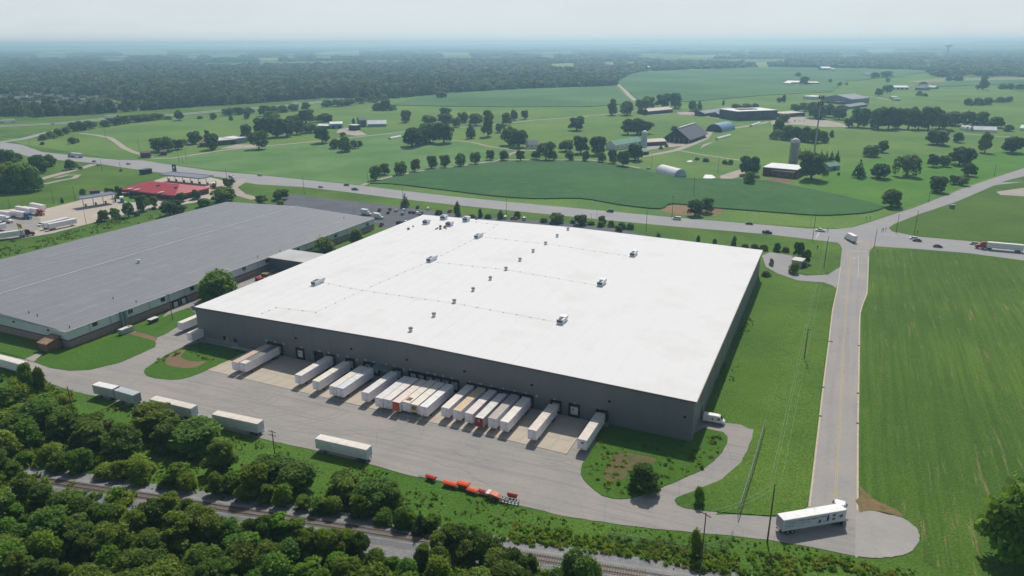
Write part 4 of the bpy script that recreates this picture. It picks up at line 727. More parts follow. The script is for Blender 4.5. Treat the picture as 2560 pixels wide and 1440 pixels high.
# docked trailers: near top corners of the nose as surveyed
GD = 'trailers backed up to the warehouse docks'
DOCKED = [((576, 904.5), (596, 909), 'white trailer with a tan stained roof, nearest the left end of the dock row', dict(roof=lin(196, 176, 152))),
 ((597.5, 907), (615, 913), 'white open topped trailer with a half covered roof, second along the docks', dict(roof=lin(120, 122, 122))),
 ((736, 938), (753, 941), 'white trailer standing alone right of the two empty bays, third along the docks', {}),
 ((780, 952.5), (797, 956), 'white trailer with faint yellowing on its roof, fourth along the docks', dict(roof=lin(222, 214, 196))),
 ((822, 966), (840, 969), 'cream roofed trailer tight against one with clear roof panels, fifth along the docks', dict(roof=lin(220, 212, 200))),
 ((840.6, 970), (858, 973.5), 'white trailer with translucent roof panels and pale bands across its roof', dict(roof=lin(206, 212, 216))),
 ((903, 981), (921, 984.5), 'white trailer standing alone in front of the small entrance canopy', dict(roof=lin(214, 214, 210))),
 ((937, 995), (956, 998.5), 'white trailer first of the tight block of six, beside a gap', dict(roof=lin(214, 212, 210))),
 ((957.5, 998.5), (976, 1002.5), 'white trailer immediately left of the orange nosed one', dict(nose=lin(208, 212, 216))),
 ((980, 1005), (999, 1008.5), 'white trailer with an orange front panel in the tight block of six', dict(nose=lin(186, 76, 44), roof=lin(222, 208, 196))),
 ((1005, 1005.5), (1024, 1009.5), 'white trailer with a brown rust patch on its roof, right of the orange nosed one', dict(roof=lin(222, 214, 200))),
 ((1025, 1011), (1045, 1015.5), 'white trailer with a burnt looking tan front panel in the block of six', dict(nose=lin(186, 176, 152), roof=lin(224, 218, 204))),
 ((1047, 1016.5), (1069, 1020.5), 'bright white trailer at the right end of the tight block of six', dict(roof=lin(226, 226, 222))),
 ((1103, 1019), (1121.5, 1023.5), 'white trailer with a pinkish roof edge, left of the tan roofed one', dict(roof=lin(224, 214, 206))),
 ((1132, 1026), (1151, 1030.5), 'white trailer with a tan brown roof', dict(roof=lin(204, 180, 146))),
 ((1162, 1033), (1181, 1037.5), 'white trailer between the tan roofed and the red nosed ones', dict(roof=lin(216, 206, 200))),
 ((1188, 1043.7), (1206.5, 1048.5), 'white trailer with a dark red front panel and ribbed roof', dict(nose=lin(140, 30, 36), roof=lin(216, 214, 210), ribs=True, side=lin(170, 164, 160))),
 ((1220, 1046), (1239.5, 1050.5), 'white trailer with a dull grey roof, right of the red nosed one', dict(roof=lin(170, 164, 158))),
 ((1250, 1053.7), (1270, 1058.5), 'white trailer with a cream roof beside an empty dock with a raised door', dict(roof=lin(222, 216, 206))),
 ((1320, 1074), (1340.5, 1080), 'white trailer with fine ribs on its cream roof, alone between two empty docks', dict(roof=lin(218, 206, 194), ribs=True)),
 ((1444.5, 1098.5), (1466, 1104), 'white trailer with a blue badge on its front, last dock by the steps', dict(roof=lin(206, 198, 188)))]
docks_x = []
for a, b_, lab, kw in DOCKED:
    x, y = to_site((G(*a, 4.05) + G(*b_, 4.05)) / 2); L = 16.15; rear = min(y + L, -.75); docks_x.append(x); ribs = kw.pop('ribs', False)
    Lx = 16.15 if rear - y > 14.6 else 14.6
    p = from_site(x, rear); o = trailer(lab, p, AU - R(90), Lx, GD, z=hz + .1, **kw)
    if ribs: link('roof_ribs', _tm[Lx]['roof_ribs'], o, color=lin(180, 170, 160))
    if 'rust' in lab: MB().box(L - 3.2, L - 1.2, -.9, .7, 4.05, 4.118).build('rust_patch', RUST, o)
    if 'burnt' in lab: MB().box(Lx + .06, Lx + .08, -.8, .5, 2.4, 3.5).build('rust_patch', RUST, o); MB().box(Lx + .05, Lx + .09, -.9, .9, 1.0, 1.5).build('charred_sill', BLACK, o)
    if 'red front' in lab: MB().box(Lx + .06, Lx + .09, -.35, .35, 2.7, 3.7).build('grey_panel', mat('panel_grey', lin(150, 150, 146)), o)
    if 'blue badge' in lab: MB().box(Lx + .06, Lx + .09, -.25, .45, 2.9, 3.5).build('badge', mat('badge_blue', lin(96, 116, 150)), o)
    if 'open topped' in lab: MB().box(0, 2.2, -1.25, 1.25, 4.06, 4.13).build('cover', TRROOF, o, color=lin(110, 112, 110)); MB().box(13.5, 16.1, -1.25, 1.25, 4.06, 4.13).build('cover', TRROOF, o, color=lin(214, 206, 196))
    if 'translucent' in lab: MB().box(6.2, 7.2, -1.2, 1.2, 4.06, 4.125).build('roof_band', TRROOF, o, color=lin(232, 228, 222)); MB().box(9.6, 10.3, -1.2, 1.2, 4.06, 4.125).build('roof_band', TRROOF, o, color=lin(232, 228, 222))
    hl = MB().box(Lx + .06, Lx + .1, .45, .7, 3.3, 3.45).box(Lx + .06, Lx + .1, -.1, .2, 1.3, 1.5).build('hose_panel', CHASSIS, o)
for x in docks_x: dock(x)
for px, py, op in ((708, 877, 0), (752, 887, 0), (797, 890, 1), (843, 900, 0), (893, 909, 0), (1337, 1011, 0), (1436, 1032, 0)):
    x = on_front(px, py)[0]
    if min(abs(x - d) for d in docks_x) > 2.9: dock(x, op)
for px, py in ((441, 805.5), (465, 832.5)):
    q = G(px + 8, py + 2, 4.05); d = (Vector((math.sin(R(24.6)), math.cos(R(24.6)), 0))); rear = q + d * 16.15
    trailer('white trailer parked behind the warehouse corner, ' + ('farther from the yard' if px < 450 else 'nearer the yard'), rear, math.atan2(-d.y, -d.x), 16.15, None, roof=lin(226, 220, 210), z=.12)
# trailers parked along the near edge of the yard (near top edge, left end to right end = doors)
def edge_trailer(a, b_, L, lab, **kw):
    A, B = G(*a, 4.05), G(*b_, 4.05); d = (A - B); d.z = 0; d.normalize(); s = Vector((d.y, -d.x, 0)); s = s if s.y > 0 else -s
    return trailer(lab, B + s * 1.29, math.atan2(d.y, d.x), L, None, **kw)
edge_trailer((0, 898.5), (50, 912), 16.15, 'white trailer at the far left edge of the yard drive, cut off by the frame', door=DOORW)
edge_trailer((235, 964), (281, 974), 8.6, 'short white trailer coupled behind another short one on the yard edge', side=lin(210, 206, 212), roof=lin(228, 228, 228), door=lin(120, 124, 132))
edge_trailer((284.7, 976), (332.5, 989.6), 8.6, 'short grey roofed trailer in front of its bright roofed twin on the yard edge', side=lin(210, 206, 212), roof=lin(176, 186, 192), door=lin(130, 134, 142))
edge_trailer((379, 1000), (476.5, 1022.8), 16.15, 'long white trailer behind the tall bushy tree on the yard edge', door=DOORW, side=lin(240, 232, 238), roof=lin(214, 206, 196))
edge_trailer((536, 1037.8), (643.4, 1061), 16.15, 'long cream roofed trailer near the pole with crossarms on the yard edge', door=DOORW, side=lin(234, 228, 234), roof=lin(216, 208, 196))
edge_trailer((791, 1098), (916, 1126), 16.15, 'long white trailer standing alone nearest the orange equipment', door=DOORW, side=lin(240, 232, 238), roof=lin(222, 216, 206))
# tractor unit: origin at the coupling
def _cab():
    b = MB()
    b.loft([[(x, y, z) for y, z in ((-w, z0), (w, z0), (w, z1 - .25), (w - .2, z1), (-w + .2, z1), (-w, z1 - .25))] for x, w, z0, z1 in ((1.65, 1.2, 1.0, 3.75), (3.0, 1.22, 1.0, 3.95), (3.75, 1.2, 1.0, 3.6), (4.35, 1.15, 1.0, 2.5))])
    b.loft([[(x, y, z) for y, z in ((-w, z0), (w, z0), (w, z1 - .3), (w - .25, z1), (-w + .25, z1), (-w, z1 - .3))] for x, w, z0, z1 in ((4.3, 1.1, .75, 2.3), (5.4, 1.0, .7, 2.1), (6.25, .85, .7, 1.75), (6.45, .7, .7, 1.4))])
    b.box(4.75, 5.95, -1.22, -1.0, .95, 1.2).box(4.75, 5.95, 1.0, 1.22, .95, 1.2); return b.mesh('cab', PAINT)
CABM = _cab(); WSM = MB().add([(3.82, -1.05, 3.42), (3.82, 1.05, 3.42), (4.4, 1.05, 2.5), (4.4, -1.05, 2.5)], [(0, 1, 2, 3)]).mesh('windscreen', GLASS)
SWM = MB().box(3.1, 3.75, -1.24, -1.2, 2.4, 3.1).box(3.1, 3.75, 1.2, 1.24, 2.4, 3.1).mesh('side_window', GLASS); CHM = MB().box(-1.4, 5.9, -.45, .45, .6, 1.0).box(-.6, .6, -.5, .5, 1.0, 1.12).mesh('tractor_chassis', CHASSIS)
TANKM = MB().tube([(1.9, -1.05, .75), (3.4, -1.05, .75)], .33, 10).tube([(1.9, 1.05, .75), (3.4, 1.05, .75)], .33, 10).mesh('fuel_tank', STEEL); STACKM = MB().tube([(1.55, -1.05, 1.0), (1.55, -1.05, 4.1)], .09, 8).tube([(1.55, 1.05, 1.0), (1.55, 1.05, 4.1)], .09, 8).mesh('exhaust_stack', STEEL)
GRILM = MB().box(6.42, 6.5, -.55, .55, .8, 1.38).mesh('grille', HUB); HLM = MB().box(6.2, 6.32, -.85, -.6, .95, 1.2).mesh('headlight', LAMP); HLM2 = MB().box(6.2, 6.32, .6, .85, .95, 1.2).mesh('headlight', LAMP); MIRM = MB().box(3.9, 4.0, -1.6, -1.35, 2.1, 2.9).box(3.9, 4.0, 1.35, 1.6, 2.1, 2.9).mesh('mirror', CHASSIS)
def tractor_parts(o, x0, c, turn=0.0):
    k = o
    def p(n, me, cc=None, par=None):
        q = link(n, me, par or k, (x0, 0, 0) if par is None else None, turn if par is None else 0.0, cc); return q
    cb = p('cab', CABM, c); p('windscreen', WSM, None, cb); p('side_window', SWM, None, cb); p('grille', GRILM, None, cb); p('headlight', HLM, None, cb); p('headlight', HLM2, None, cb); p('mirror', MIRM, None, cb)
    p('tractor_chassis', CHM); p('fuel_tank', TANKM); p('exhaust_stack', STACKM)
    for x, y, pr in ((-.65, -.95, WT), (-.65, .95, WT), (.65, -.95, WT), (.65, .95, WT), (5.3, -1.0, WS), (5.3, 1.0, WS)):
        c_, s_ = math.cos(turn), math.sin(turn); w = link('wheel', pr[0], o, (x0 + x * c_ - y * s_, x * s_ + y * c_, .52), turn); link('rim', pr[1], w)
def semi(label, p, hd, c, L=16.15, turn=0.0, group=None, z=hz + .02, **kw):
    o = thing('semi_truck', label, 'truck', (p.x, p.y, z), hd, group); trailer_parts(o, L, gear=False, names='trailer_', **kw); tractor_parts(o, L - 1.0, c, turn); return o
A, B = G(1959.4, 1302.5, 4.05), G(2121.5, 1275, 4.05); d = B - A; d.z = 0; d.normalize(); s = Vector((-d.y, d.x, 0))
big = semi('white articulated lorry with printed trailer turning up the lane from the yard drive', A + s * 1.29, math.atan2(d.y, d.x), lin(226, 228, 230), turn=R(48), side=lin(190, 200, 208), roof=lin(236, 236, 234), door=lin(176, 172, 186), z=.13)
# print on its near side
def text_part(par, txt, size, loc, m, rot=(R(90), 0, 0), name='lettering'):
    cu = bpy.data.curves.new(name, 'FONT'); cu.body = txt; cu.size = size; cu.extrude = .004; ob = bpy.data.objects.new('tmp_text', cu); col.objects.link(ob)
    dg = bpy.context.evaluated_depsgraph_get(); me = bpy.data.meshes.new_from_object(ob.evaluated_get(dg)); bpy.data.objects.remove(ob); me.materials.clear(); me.materials.append(m)
    q = link(name, me, par, loc); q.rotation_euler = rot; return q
INK = mat('print_dark', lin(54, 64, 76), rough=.6); INKR = mat('print_red', lin(150, 70, 78), rough=.6); INKG = mat('print_green', lin(70, 104, 104), rough=.6); INKB = mat('print_blue', lin(86, 104, 140), rough=.6); INKO = mat('print_brown', lin(92, 74, 66), rough=.6)
y_ = -1.31
text_part(big, 'When packaging matters', .78, (3.75, y_, 3.05), INK); text_part(big, "It's Tower Only", .5, (3.75, y_, 2.42), INK); text_part(big, 'TOWER', .62, (1.05, y_, 2.75), INKG); text_part(big, 'PACK', .7, (1.1, y_, 1.95), INKR)
MB().box(.7, 3.5, y_ - .005, y_ + .005, 3.45, 3.53).box(.7, .78, y_ - .005, y_ + .005, 1.7, 3.5).box(3.42, 3.5, y_ - .005, y_ + .005, 1.9, 3.5).build('logo_frame', INKB, big)
text_part(big, "It's Tower Only", .26, (3.75, y_, 1.75), INKB)
MB().box(9.1, 9.75, y_ - .005, y_ + .005, 1.75, 2.6).box(8.7, 9.1, y_ - .005, y_ + .005, 1.75, 1.9).build('printed_box', INKO, big); MB().box(11.35, 11.65, y_ - .005, y_ + .005, 1.9, 3.6).box(11.2, 11.75, y_ - .005, y_ + .005, 2.0, 3.0).box(10.3, 11.2, y_ - .005, y_ + .005, 1.9, 2.05).build('printed_bottle', INK, big)
MB().box(12.6, 13.4, y_ - .005, y_ + .005, 2.9, 3.5).build('printed_badge', INKR, big); MB().box(12.6, 13.4, y_ - .005, y_ + .005, 1.9, 2.5).build('printed_panel', INKB, big)
k = MB(); cx_, cz_ = 14.9, 2.65
for a_ in range(11): 
    t = 2 * math.pi * a_ / 11 + .2; r_ = .45 + .55 * (a_ % 3) / 2; k.add([(cx_ + .16 * math.cos(t + 1.4), y_ - .006, cz_ + .16 * math.sin(t + 1.4)), (cx_ + .16 * math.cos(t - 1.4), y_ - .006, cz_ + .16 * math.sin(t - 1.4)), (cx_ + r_ * math.cos(t), y_ - .006, cz_ + .7 * r_ * math.sin(t))], [(0, 1, 2)])
k.box(14.5, 15.3, y_ - .004, y_ + .004, 2.4, 2.8).build('printed_splash', INKO, big)

# ------------------------------------------------------------------ cars
def car_meshes(kind):
    L, W, H, hood, gl0, gl1, tr = {'sedan': (4.7, 1.8, 1.45, .92, .62, 3.55, .95), 'suv': (4.8, 1.9, 1.78, 1.08, .12, 3.5, 1.1), 'pickup': (5.7, 1.98, 1.85, 1.12, 2.0, 4.1, 1.12), 'van': (5.3, 2.0, 1.95, 1.1, .08, 4.3, 1.1)}[kind]
    x0 = -L / 2; P = lambda a: a + x0
    body = MB(); prof = [(P(.02), .35), (P(L - .06), .32), (P(L), .62), (P(L - .15), hood * .82), (P(gl1 + .35), hood), (P(max(gl0 - .1, .04)), hood), (P(0.0), tr * .93), (P(-.02), .6)]
    body.loft([[(x, y, z) for x, z in ((px * (1 - .02 * abs(y)), pz + (.05 if abs(y) > .85 * W / 2 else 0) * (1 if pz < .5 else -1)) for px, pz in prof)] for y in (-W / 2, -W / 2 * .9, W / 2 * .9, W / 2)])
    if kind == 'pickup': body.box(P(.1), P(gl0 - .05), -W / 2 + .02, -W / 2 + .14, hood - .05, hood + .12).box(P(.1), P(gl0 - .05), W / 2 - .14, W / 2 - .02, hood - .05, hood + .12).box(P(.02), P(.14), -W / 2 + .02, W / 2 - .02, hood - .05, hood + .12)
    a0, a1 = gl0 + (.45 if kind == 'sedan' else .12), gl1 - (.55 if kind != 'van' else .75)
    gls = MB().loft([[(P(gl0), -W / 2 + .06, hood - .01), (P(gl1 + .3), -W / 2 + .08, hood - .01), (P(gl1 + .3), W / 2 - .08, hood - .01), (P(gl0), W / 2 - .06, hood - .01)], [(P(a0), -W / 2 + .22, H - .06), (P(a1), -W / 2 + .22, H - .06), (P(a1), W / 2 - .22, H - .06), (P(a0), W / 2 - .22, H - .06)]])
    rf = MB().loft([[(P(a0 - .06), -W / 2 + .19, H - .07), (P(a1 + .1), -W / 2 + .19, H - .07), (P(a1 + .1), W / 2 - .19, H - .07), (P(a0 - .06), W / 2 - .19, H - .07)], [(P(a0 + .1), -W / 2 + .3, H), (P(a1 - .1), -W / 2 + .3, H), (P(a1 - .1), W / 2 - .3, H), (P(a0 + .1), W / 2 - .3, H)]])
    hl = MB().box(P(L - .12), P(L + .01), -W / 2 + .12, -W / 2 + .5, .62, .76).box(P(L - .12), P(L + .01), W / 2 - .5, W / 2 - .12, .62, .76); tl = MB().box(P(-.04), P(.06), -W / 2 + .06, -W / 2 + .35, .72, .9).box(P(-.04), P(.06), W / 2 - .35, W / 2 - .06, .72, .9)
    return dict(body=body.mesh('body', PAINT), windows=gls.mesh('window_glass', GLASS), roof=rf.mesh('roof', PAINT), head=hl.mesh('headlights', LAMP), tail=tl.mesh('tail_lights', REDLENS), ax=(P(.9), P(L - .95)), W=W)
CARM = {k: car_meshes(k) for k in ('sedan', 'suv', 'pickup', 'van')}
CARCAT = {'sedan': 'car', 'suv': 'car', 'pickup': 'pickup', 'van': 'van'}; CARNAME = {'sedan': 'saloon_car', 'suv': 'estate_car', 'pickup': 'pickup_truck', 'van': 'minivan'}
def car(kind, px, py, hd, c, label, group=None, z=hz + .03):
    p = G(px, py, z); o = thing(CARNAME[kind], label, CARCAT[kind], p, hd, group); m = CARM[kind]
    link('body', m['body'], o, color=c); link('window_glass', m['windows'], o); link('roof', m['roof'], o, color=c); link('headlights', m['head'], o); link('tail_lights', m['tail'], o)
    for x in m['ax']:
        for y in (-m['W'] / 2 + .12, m['W'] / 2 - .12): link('wheel', WC[0], o, (x, y, .33))
    return o
KB, KW, KS, KD, KR, KN = lin(30, 32, 38), lin(226, 226, 226), lin(168, 176, 184), lin(56, 60, 68), lin(150, 30, 36), lin(40, 56, 92); KM = lin(84, 30, 38)
HD_HW = (lambda a, b: math.atan2(b.y - a.y, b.x - a.x))(G(1140, 502), G(1920, 575))   # along the highway towards the right
HD_HW2 = (lambda a, b: math.atan2(b.y - a.y, b.x - a.x))(G(300, 408), G(600, 440))
GH_ = 'traffic on the highway'; PI = math.pi
for kind, x, y, hd, c, lab in (('sedan', 236, 405, HD_HW2, KB, 'dark car on the highway behind the white lorry, before the farm road junction'), ('sedan', 246, 414, HD_HW2 + PI, KS, 'silver car waiting at the mouth of the side road left of the fuel station'),
  ('suv', 321, 411, HD_HW2 + PI, KW, 'white car in the farm road junction on the highway'), ('van', 579, 444, HD_HW2, KW, 'white car on the highway beside the fuel station pole'), ('sedan', 650, 439.5, HD_HW + PI, KS, 'silver car on the highway near the hay field edge'),
  ('sedan', 803, 469, HD_HW, KS, 'white car on the near lanes of the highway, left of two dark ones'), ('sedan', 866, 464, HD_HW + PI, KB, 'black car on the far lanes at the farm lane entrance'), ('pickup', 888, 475, HD_HW, KD, 'dark pickup on the near lanes opposite the farm lane'),
  ('suv', 1525, 530, HD_HW + PI, KB, 'black car on the highway in front of the soybean field'), ('van', 1692, 549, HD_HW + PI, KW, 'white minivan on the highway by the red soil patch'), ('sedan', 1873, 561, HD_HW + PI, KD, 'dark car on the far lanes left of the junction'),
  ('pickup', 1918, 583, HD_HW, KB, 'black pickup on the near lanes left of the junction'), ('pickup', 2050, 578, HD_HW + PI, KW, 'white pickup stopped at the junction stop line'), ('sedan', 2285, 597.5, HD_HW + PI, KW, 'white car in the middle lane right of the junction, beside a maroon one'),
  ('sedan', 2292, 603, HD_HW + PI, KM, 'maroon car alongside the white one right of the junction'), ('sedan', 2344, 618, HD_HW, KB, 'black car on the near lanes ahead of the red lorry'), ('sedan', 2436, 611, HD_HW + PI, KS, 'pale silver car half hidden beyond the red lorry')):
    car(kind, x, y, hd, c, lab, GH_)
hdl = HD_HW + R(4)
q = G(2700, 640); u_ = Vector((math.cos(HD_HW), math.sin(HD_HW), 0))
# lorry coming in from the right: tractor nose at (2435,620)
n0 = G(2436, 620.5); h_ = HD_HW + PI + R(1.0); dv = Vector((math.cos(h_), math.sin(h_), 0)); semi('red lorry with a long white trailer coming from the right edge on the highway', n0 - dv * 21.6, h_, KR, side=lin(206, 212, 214))
h_ = HD_HW2 + R(3); n0 = G(206, 394.5); dv = Vector((math.cos(h_), math.sin(h_), 0)); semi('white lorry on the highway bend at the left, cab facing away', n0, h_ + PI, lin(120, 140, 156), L=14.6, side=lin(196, 206, 208))
def box_truck(label, px, py, hd, c=KW, L=7.0, H=3.6, z=hz + .03, boxc=None):
    o = thing('box_truck', label, 'truck', G(px, py, z), hd)
    MB().box(-L / 2, L / 2 - 1.9, -1.2, 1.2, .9, H).build('cargo_box', TRSIDE, o, color=boxc or lin(214, 218, 220)); MB().box(-L / 2 + .05, L / 2 - 1.95, -1.15, 1.15, H, H + .06).build('box_roof', TRROOF, o, color=lin(232, 232, 230))
    cb = MB().loft([[(x, y_, z_) for y_, z_ in ((-1.02, .6), (1.02, .6), (1.02, zz - .2), (.85, zz), (-.85, zz), (-1.02, zz - .2))] for x, zz in ((L / 2 - 1.75, 2.5), (L / 2 - 1.0, 2.45), (L / 2 - .35, 1.65), (L / 2 + .45, 1.45), (L / 2 + .6, 1.1))]).build('cab', PAINT, o, color=c)
    MB().add([(L / 2 - .93, -.85, 2.3), (L / 2 - .93, .85, 2.3), (L / 2 - .3, .9, 1.72), (L / 2 - .3, -.9, 1.72)], [(0, 1, 2, 3)]).build('windscreen', GLASS, cb)
    MB().box(-L / 2 + .2, L / 2 - .2, -.5, .5, .55, .9).build('chassis', CHASSIS, o)
    for x in (-L / 2 + 1.6, L / 2 - .3):
        for y in (-.95, .95): wheel(o, x, y, .45, WS)
    return o
p1, p2 = G(2108, 590), G(2142, 608); box_truck('white box lorry turning across the junction towards the lane', 2126, 602, math.atan2(p1.y - p2.y, p1.x - p2.x), lin(196, 204, 210), L=9.5, H=3.9)
# car park behind the warehouses
GP = 'cars in the staff car park'; hp = AU + R(90); hq = hp + R(22)
for i, (kind, x, y, c, lab) in enumerate((('pickup', 949, 527, KB, 'black pickup nearest the box lorries'), ('suv', 975, 525, KB, 'black car at the back of the second space row'), ('suv', 971, 533, KD, 'dark car in front of the black one'), ('sedan', 991, 528, KS, 'silver saloon between two dark groups'), ('suv', 1010, 528, lin(190, 206, 220), 'pale blue car at the back of a pair'), ('suv', 1007, 536, lin(140, 160, 180), 'grey blue car at the front of a pair'),
  ('sedan', 1026, 532, KB, 'black saloon at the left of four abreast'), ('sedan', 1035, 533, KM, 'maroon saloon second of four abreast'), ('sedan', 1044, 534, KW, 'white saloon third of four abreast'), ('sedan', 1054, 534.5, KB, 'black saloon at the right of four abreast'), ('suv', 1052, 540, KD, 'dark car half hidden by the white roof corner'), ('pickup', 1044, 520, KB, 'black pickup in the row by the grass verge'), ('sedan', 1070, 523, KW, 'white saloon in the row by the grass verge'), ('suv', 996, 558, KB, 'black car near the grey roofed warehouse end'), ('sedan', 1004, 558, KD, 'dark grey saloon beside the black one near the warehouse end'), ('sedan', 1015, 557, KW, 'white saloon nearest the white roof edge'), ('pickup', 954, 564, KM, 'maroon pickup by the grey roofed warehouse corner'),
  ('pickup', 1125, 530, KR, 'red pickup beside the dark columnar tree'), ('suv', 1264, 546, KW, 'white car behind the warehouse next to a hedge'), ('sedan', 1281, 547, KN, 'navy car left of the red one behind the warehouse'), ('sedan', 1290, 548, KR, 'red car behind the warehouse'), ('suv', 1311, 549, KW, 'white estate car right of the red one behind the warehouse'), ('suv', 1380, 557, KB, 'black car alone under the hedge behind the warehouse'))):
    car(kind, x, y, hq + random.uniform(-.08, .08) if x < 1100 else hp + R(10), c, lab + (' in the car park' if 'warehouse' not in lab and 'car park' not in lab else ''), GP, z=.16)
box_truck('white box lorry behind the grey roofed warehouse by the lamp post', 915, 537, hp - R(95), z=.16); box_truck('white box lorry at the grey roofed warehouse corner, right of its twin', 945, 546, hp - R(95), z=.16, L=6.5, H=3.3)
# the van at the side door
vp, vq = G(1757, 1052), G(1812, 1062); hv_ = math.atan2(vq.y - vp.y, vq.x - vp.x)
vn = thing('delivery_van', 'white high roofed delivery van by the warehouse side door', 'van', ((vp + vq) / 2 + Vector((0, 0, hz + .02))), hv_); Lv = 6.0
MB().loft([[(x, y, z) for y, z in ((-1.0, .4), (1.0, .4), (1.0, .4 + (zt - .4) * .6), (.88, zt - .08), (.75, zt), (-.75, zt), (-.88, zt - .08), (-1.0, .4 + (zt - .4) * .6))] for x, zt in ((-3.0, 2.55), (-2.9, 2.65), (1.2, 2.65), (1.7, 2.45), (2.35, 1.5), (2.85, 1.25), (3.02, .9))]).build('body', PAINT, vn, color=KW)
MB().add([(1.72, -.78, 2.38), (1.72, .78, 2.38), (2.36, .86, 1.56), (2.36, -.86, 1.56)], [(0, 1, 2, 3)]).build('windscreen', GLASS, vn, (.03, 0, .03)); MB().box(.95, 1.75, -1.02, -.98, 1.45, 2.0).build('side_window', GLASS, vn); MB().box(-.6, -.2, -1.02, -.985, 1.3, 1.9).build('side_window', GLASS, vn); MB().box(-2.9, 2.7, -1.02, -1.0, .45, .62).build('side_trim', CHASSIS, vn)
MB().box(2.9, 3.06, -.9, -.55, .8, 1.0).box(2.9, 3.06, .55, .9, .8, 1.0).build('headlights', LAMP, vn); MB().box(-3.06, -3.0, -.9, -.02, .6, 2.4).box(-3.06, -3.0, .02, .9, .6, 2.4).build('rear_doors', PAINT, vn, color=KW)
for x in (-1.9, 2.0):
    for y in (-.9, .9): wheel(vn, x, y, .36, WC)
# ------------------------------------------------------------------ standing trees (kind, base x, base y, top y, crown width)
O, D_, T, C, B, W_, K = 'oak', 'oakd', 'tall', 'cone', 'bush', 'willow', 'column'
T_ = trees
T_('small round tree', 'along the farm lane above the soybean field', 'lane trees above the soybeans', [(O, 940, 451, 411, 32), (O, 962, 436, 407, 27), (O, 1001, 437, 401, 33), (O, 1037, 429, 392, 27), (O, 1079, 421, 389, 28), (O, 1113, 419, 388, 28), (O, 1152, 415, 381, 29), (O, 1187, 410, 379, 27), (D_, 1225, 400, 374, 22), (D_, 1260, 401, 375, 23), (D_, 1301, 402, 375, 23), (O, 1340, 398, 377, 26), (D_, 1365, 400, 352, 45), (O, 1383, 400, 375, 26), (O, 1424, 402, 377, 22), (D_, 1465, 403, 375, 21), (O, 1504, 406, 380, 23), (D_, 1531, 409, 374, 26), (D_, 1557, 416, 374, 33), (D_, 1588, 401, 356, 46)])
T_('big shade tree', 'by the white farmhouse behind the lane', 'farmhouse trees', [(D_, 1297, 368, 322, 40), (O, 1415, 378, 344, 42), (D_, 1452, 384, 339, 40), (D_, 1495, 388, 341, 47)])
T_('spreading tree', 'in the pair of groves in the mid pasture', 'mid pasture groves', [(D_, 1030, 366, 315, 56), (D_, 1055, 362, 318, 36), (D_, 1075, 356, 305, 50), (D_, 1110, 358, 307, 52), (O, 1075, 309, 285, 42), (D_, 1112, 308, 284, 42), (D_, 1113, 291, 267, 30), (O, 1140, 318, 292, 26), (O, 1156, 306, 278, 30), (O, 1190, 313, 284, 40), (T, 1220, 341, 276, 34), (W_, 1250, 331, 307, 25), (K, 1177, 346, 310, 27), (O, 1265, 313, 280, 28), (O, 1273, 363, 315, 42), (O, 1311, 298, 276, 20), (O, 1286, 301, 271, 20)])
T_('dense tree', 'in the grove behind the low brick house', 'grove by the brick house', [(D_, 648, 373, 324, 46), (D_, 655, 344, 290, 42), (D_, 690, 343, 290, 46), (D_, 718, 341, 293, 42), (D_, 742, 336, 300, 38), (D_, 765, 308, 271, 52), (D_, 812, 304, 283, 42), (O, 682, 301, 275, 40), (D_, 778, 331, 308, 42), (D_, 735, 312, 288, 36), (D_, 617, 352, 310, 30)])
T_('lone yellowish tree', 'beside the farm road near the workshops', None, [(O, 806, 358, 316, 40)])
T_('low bushy tree', 'in the thicket below the farm road', 'thicket below the farm road', [(B, 840, 371, 345, 32), (B, 862, 379, 338, 38), (B, 886, 371, 348, 27), (O, 857, 341, 330, 16), (O, 901, 367, 349, 13)])
T_('small dark tree', 'behind the black workshop', None, [(K, 884, 310, 295, 11)]); T_('lone oak', 'in the pasture behind the white greenhouse', None, [(D_, 1015, 306, 275, 29)])
T_('shrubby tree', 'in the isolated thicket behind the workshops', 'isolated thicket', [(B, 945, 276, 255, 36), (B, 965, 276, 247, 36), (B, 981, 276, 260, 26)]); T_('round tree', 'alone in the far soybean field', None, [(O, 1104, 245, 225, 30)])
T_('lone oak', 'in the middle of the pasture left of the dark clump', None, [(D_, 1441, 326, 291, 40)])
T_('mature tree', 'around the long open barn by the field track', 'trees by the long barn', [(T, 1529, 288, 247, 28), (O, 1567, 288, 250, 36), (O, 1606, 279, 245, 38), (O, 1620, 272, 235, 34), (D_, 1657, 269, 234, 40), (D_, 1687, 271, 232, 36), (K, 1612, 288, 270, 16), (O, 1730, 278, 249, 22), (K, 1749, 274, 252, 16), (O, 1740, 287, 271, 14), (K, 1808, 263, 249, 9)])
T_('dark tree', 'in the dense clump beside the big open barn', 'clump by the open barn', [(D_, 1570, 336, 298, 36), (D_, 1592, 336, 296, 42), (D_, 1613, 334, 300, 38)]); T_('shrub', 'behind the big open barn roof', None, [(B, 1686, 327, 314, 20)])
T_('small conifer', 'on the lawn by the silo track', 'conifers by the silo track', [(C, 1652, 373, 361, 11), (C, 1666, 368, 355, 10)])
T_('bushy tree', 'in the hedge behind the low twin barns', 'hedge behind the twin barns', [(B, 1840, 276, 258, 30), (B, 1866, 275, 257, 32), (B, 1888, 271, 257, 22)])
T_('large dark oak', 'left of the brick farm building with the tall silo', None, [(D_, 1872, 438, 387, 56)]); T_('rounded pale shrub', 'in front of the dark oak by the farm building', None, [(B, 1873, 460, 427, 32)]); T_('shrub', 'on the hillside above the white greenhouse tunnel', 'hillside shrubs', [(B, 1812, 410, 399, 18), (B, 1826, 411, 398, 16), (B, 1742, 400, 392, 16), (B, 1765, 404, 396, 20)])
T_('tall tree', 'at the corner of the dark college building', None, [(D_, 1947, 332, 296, 34)])
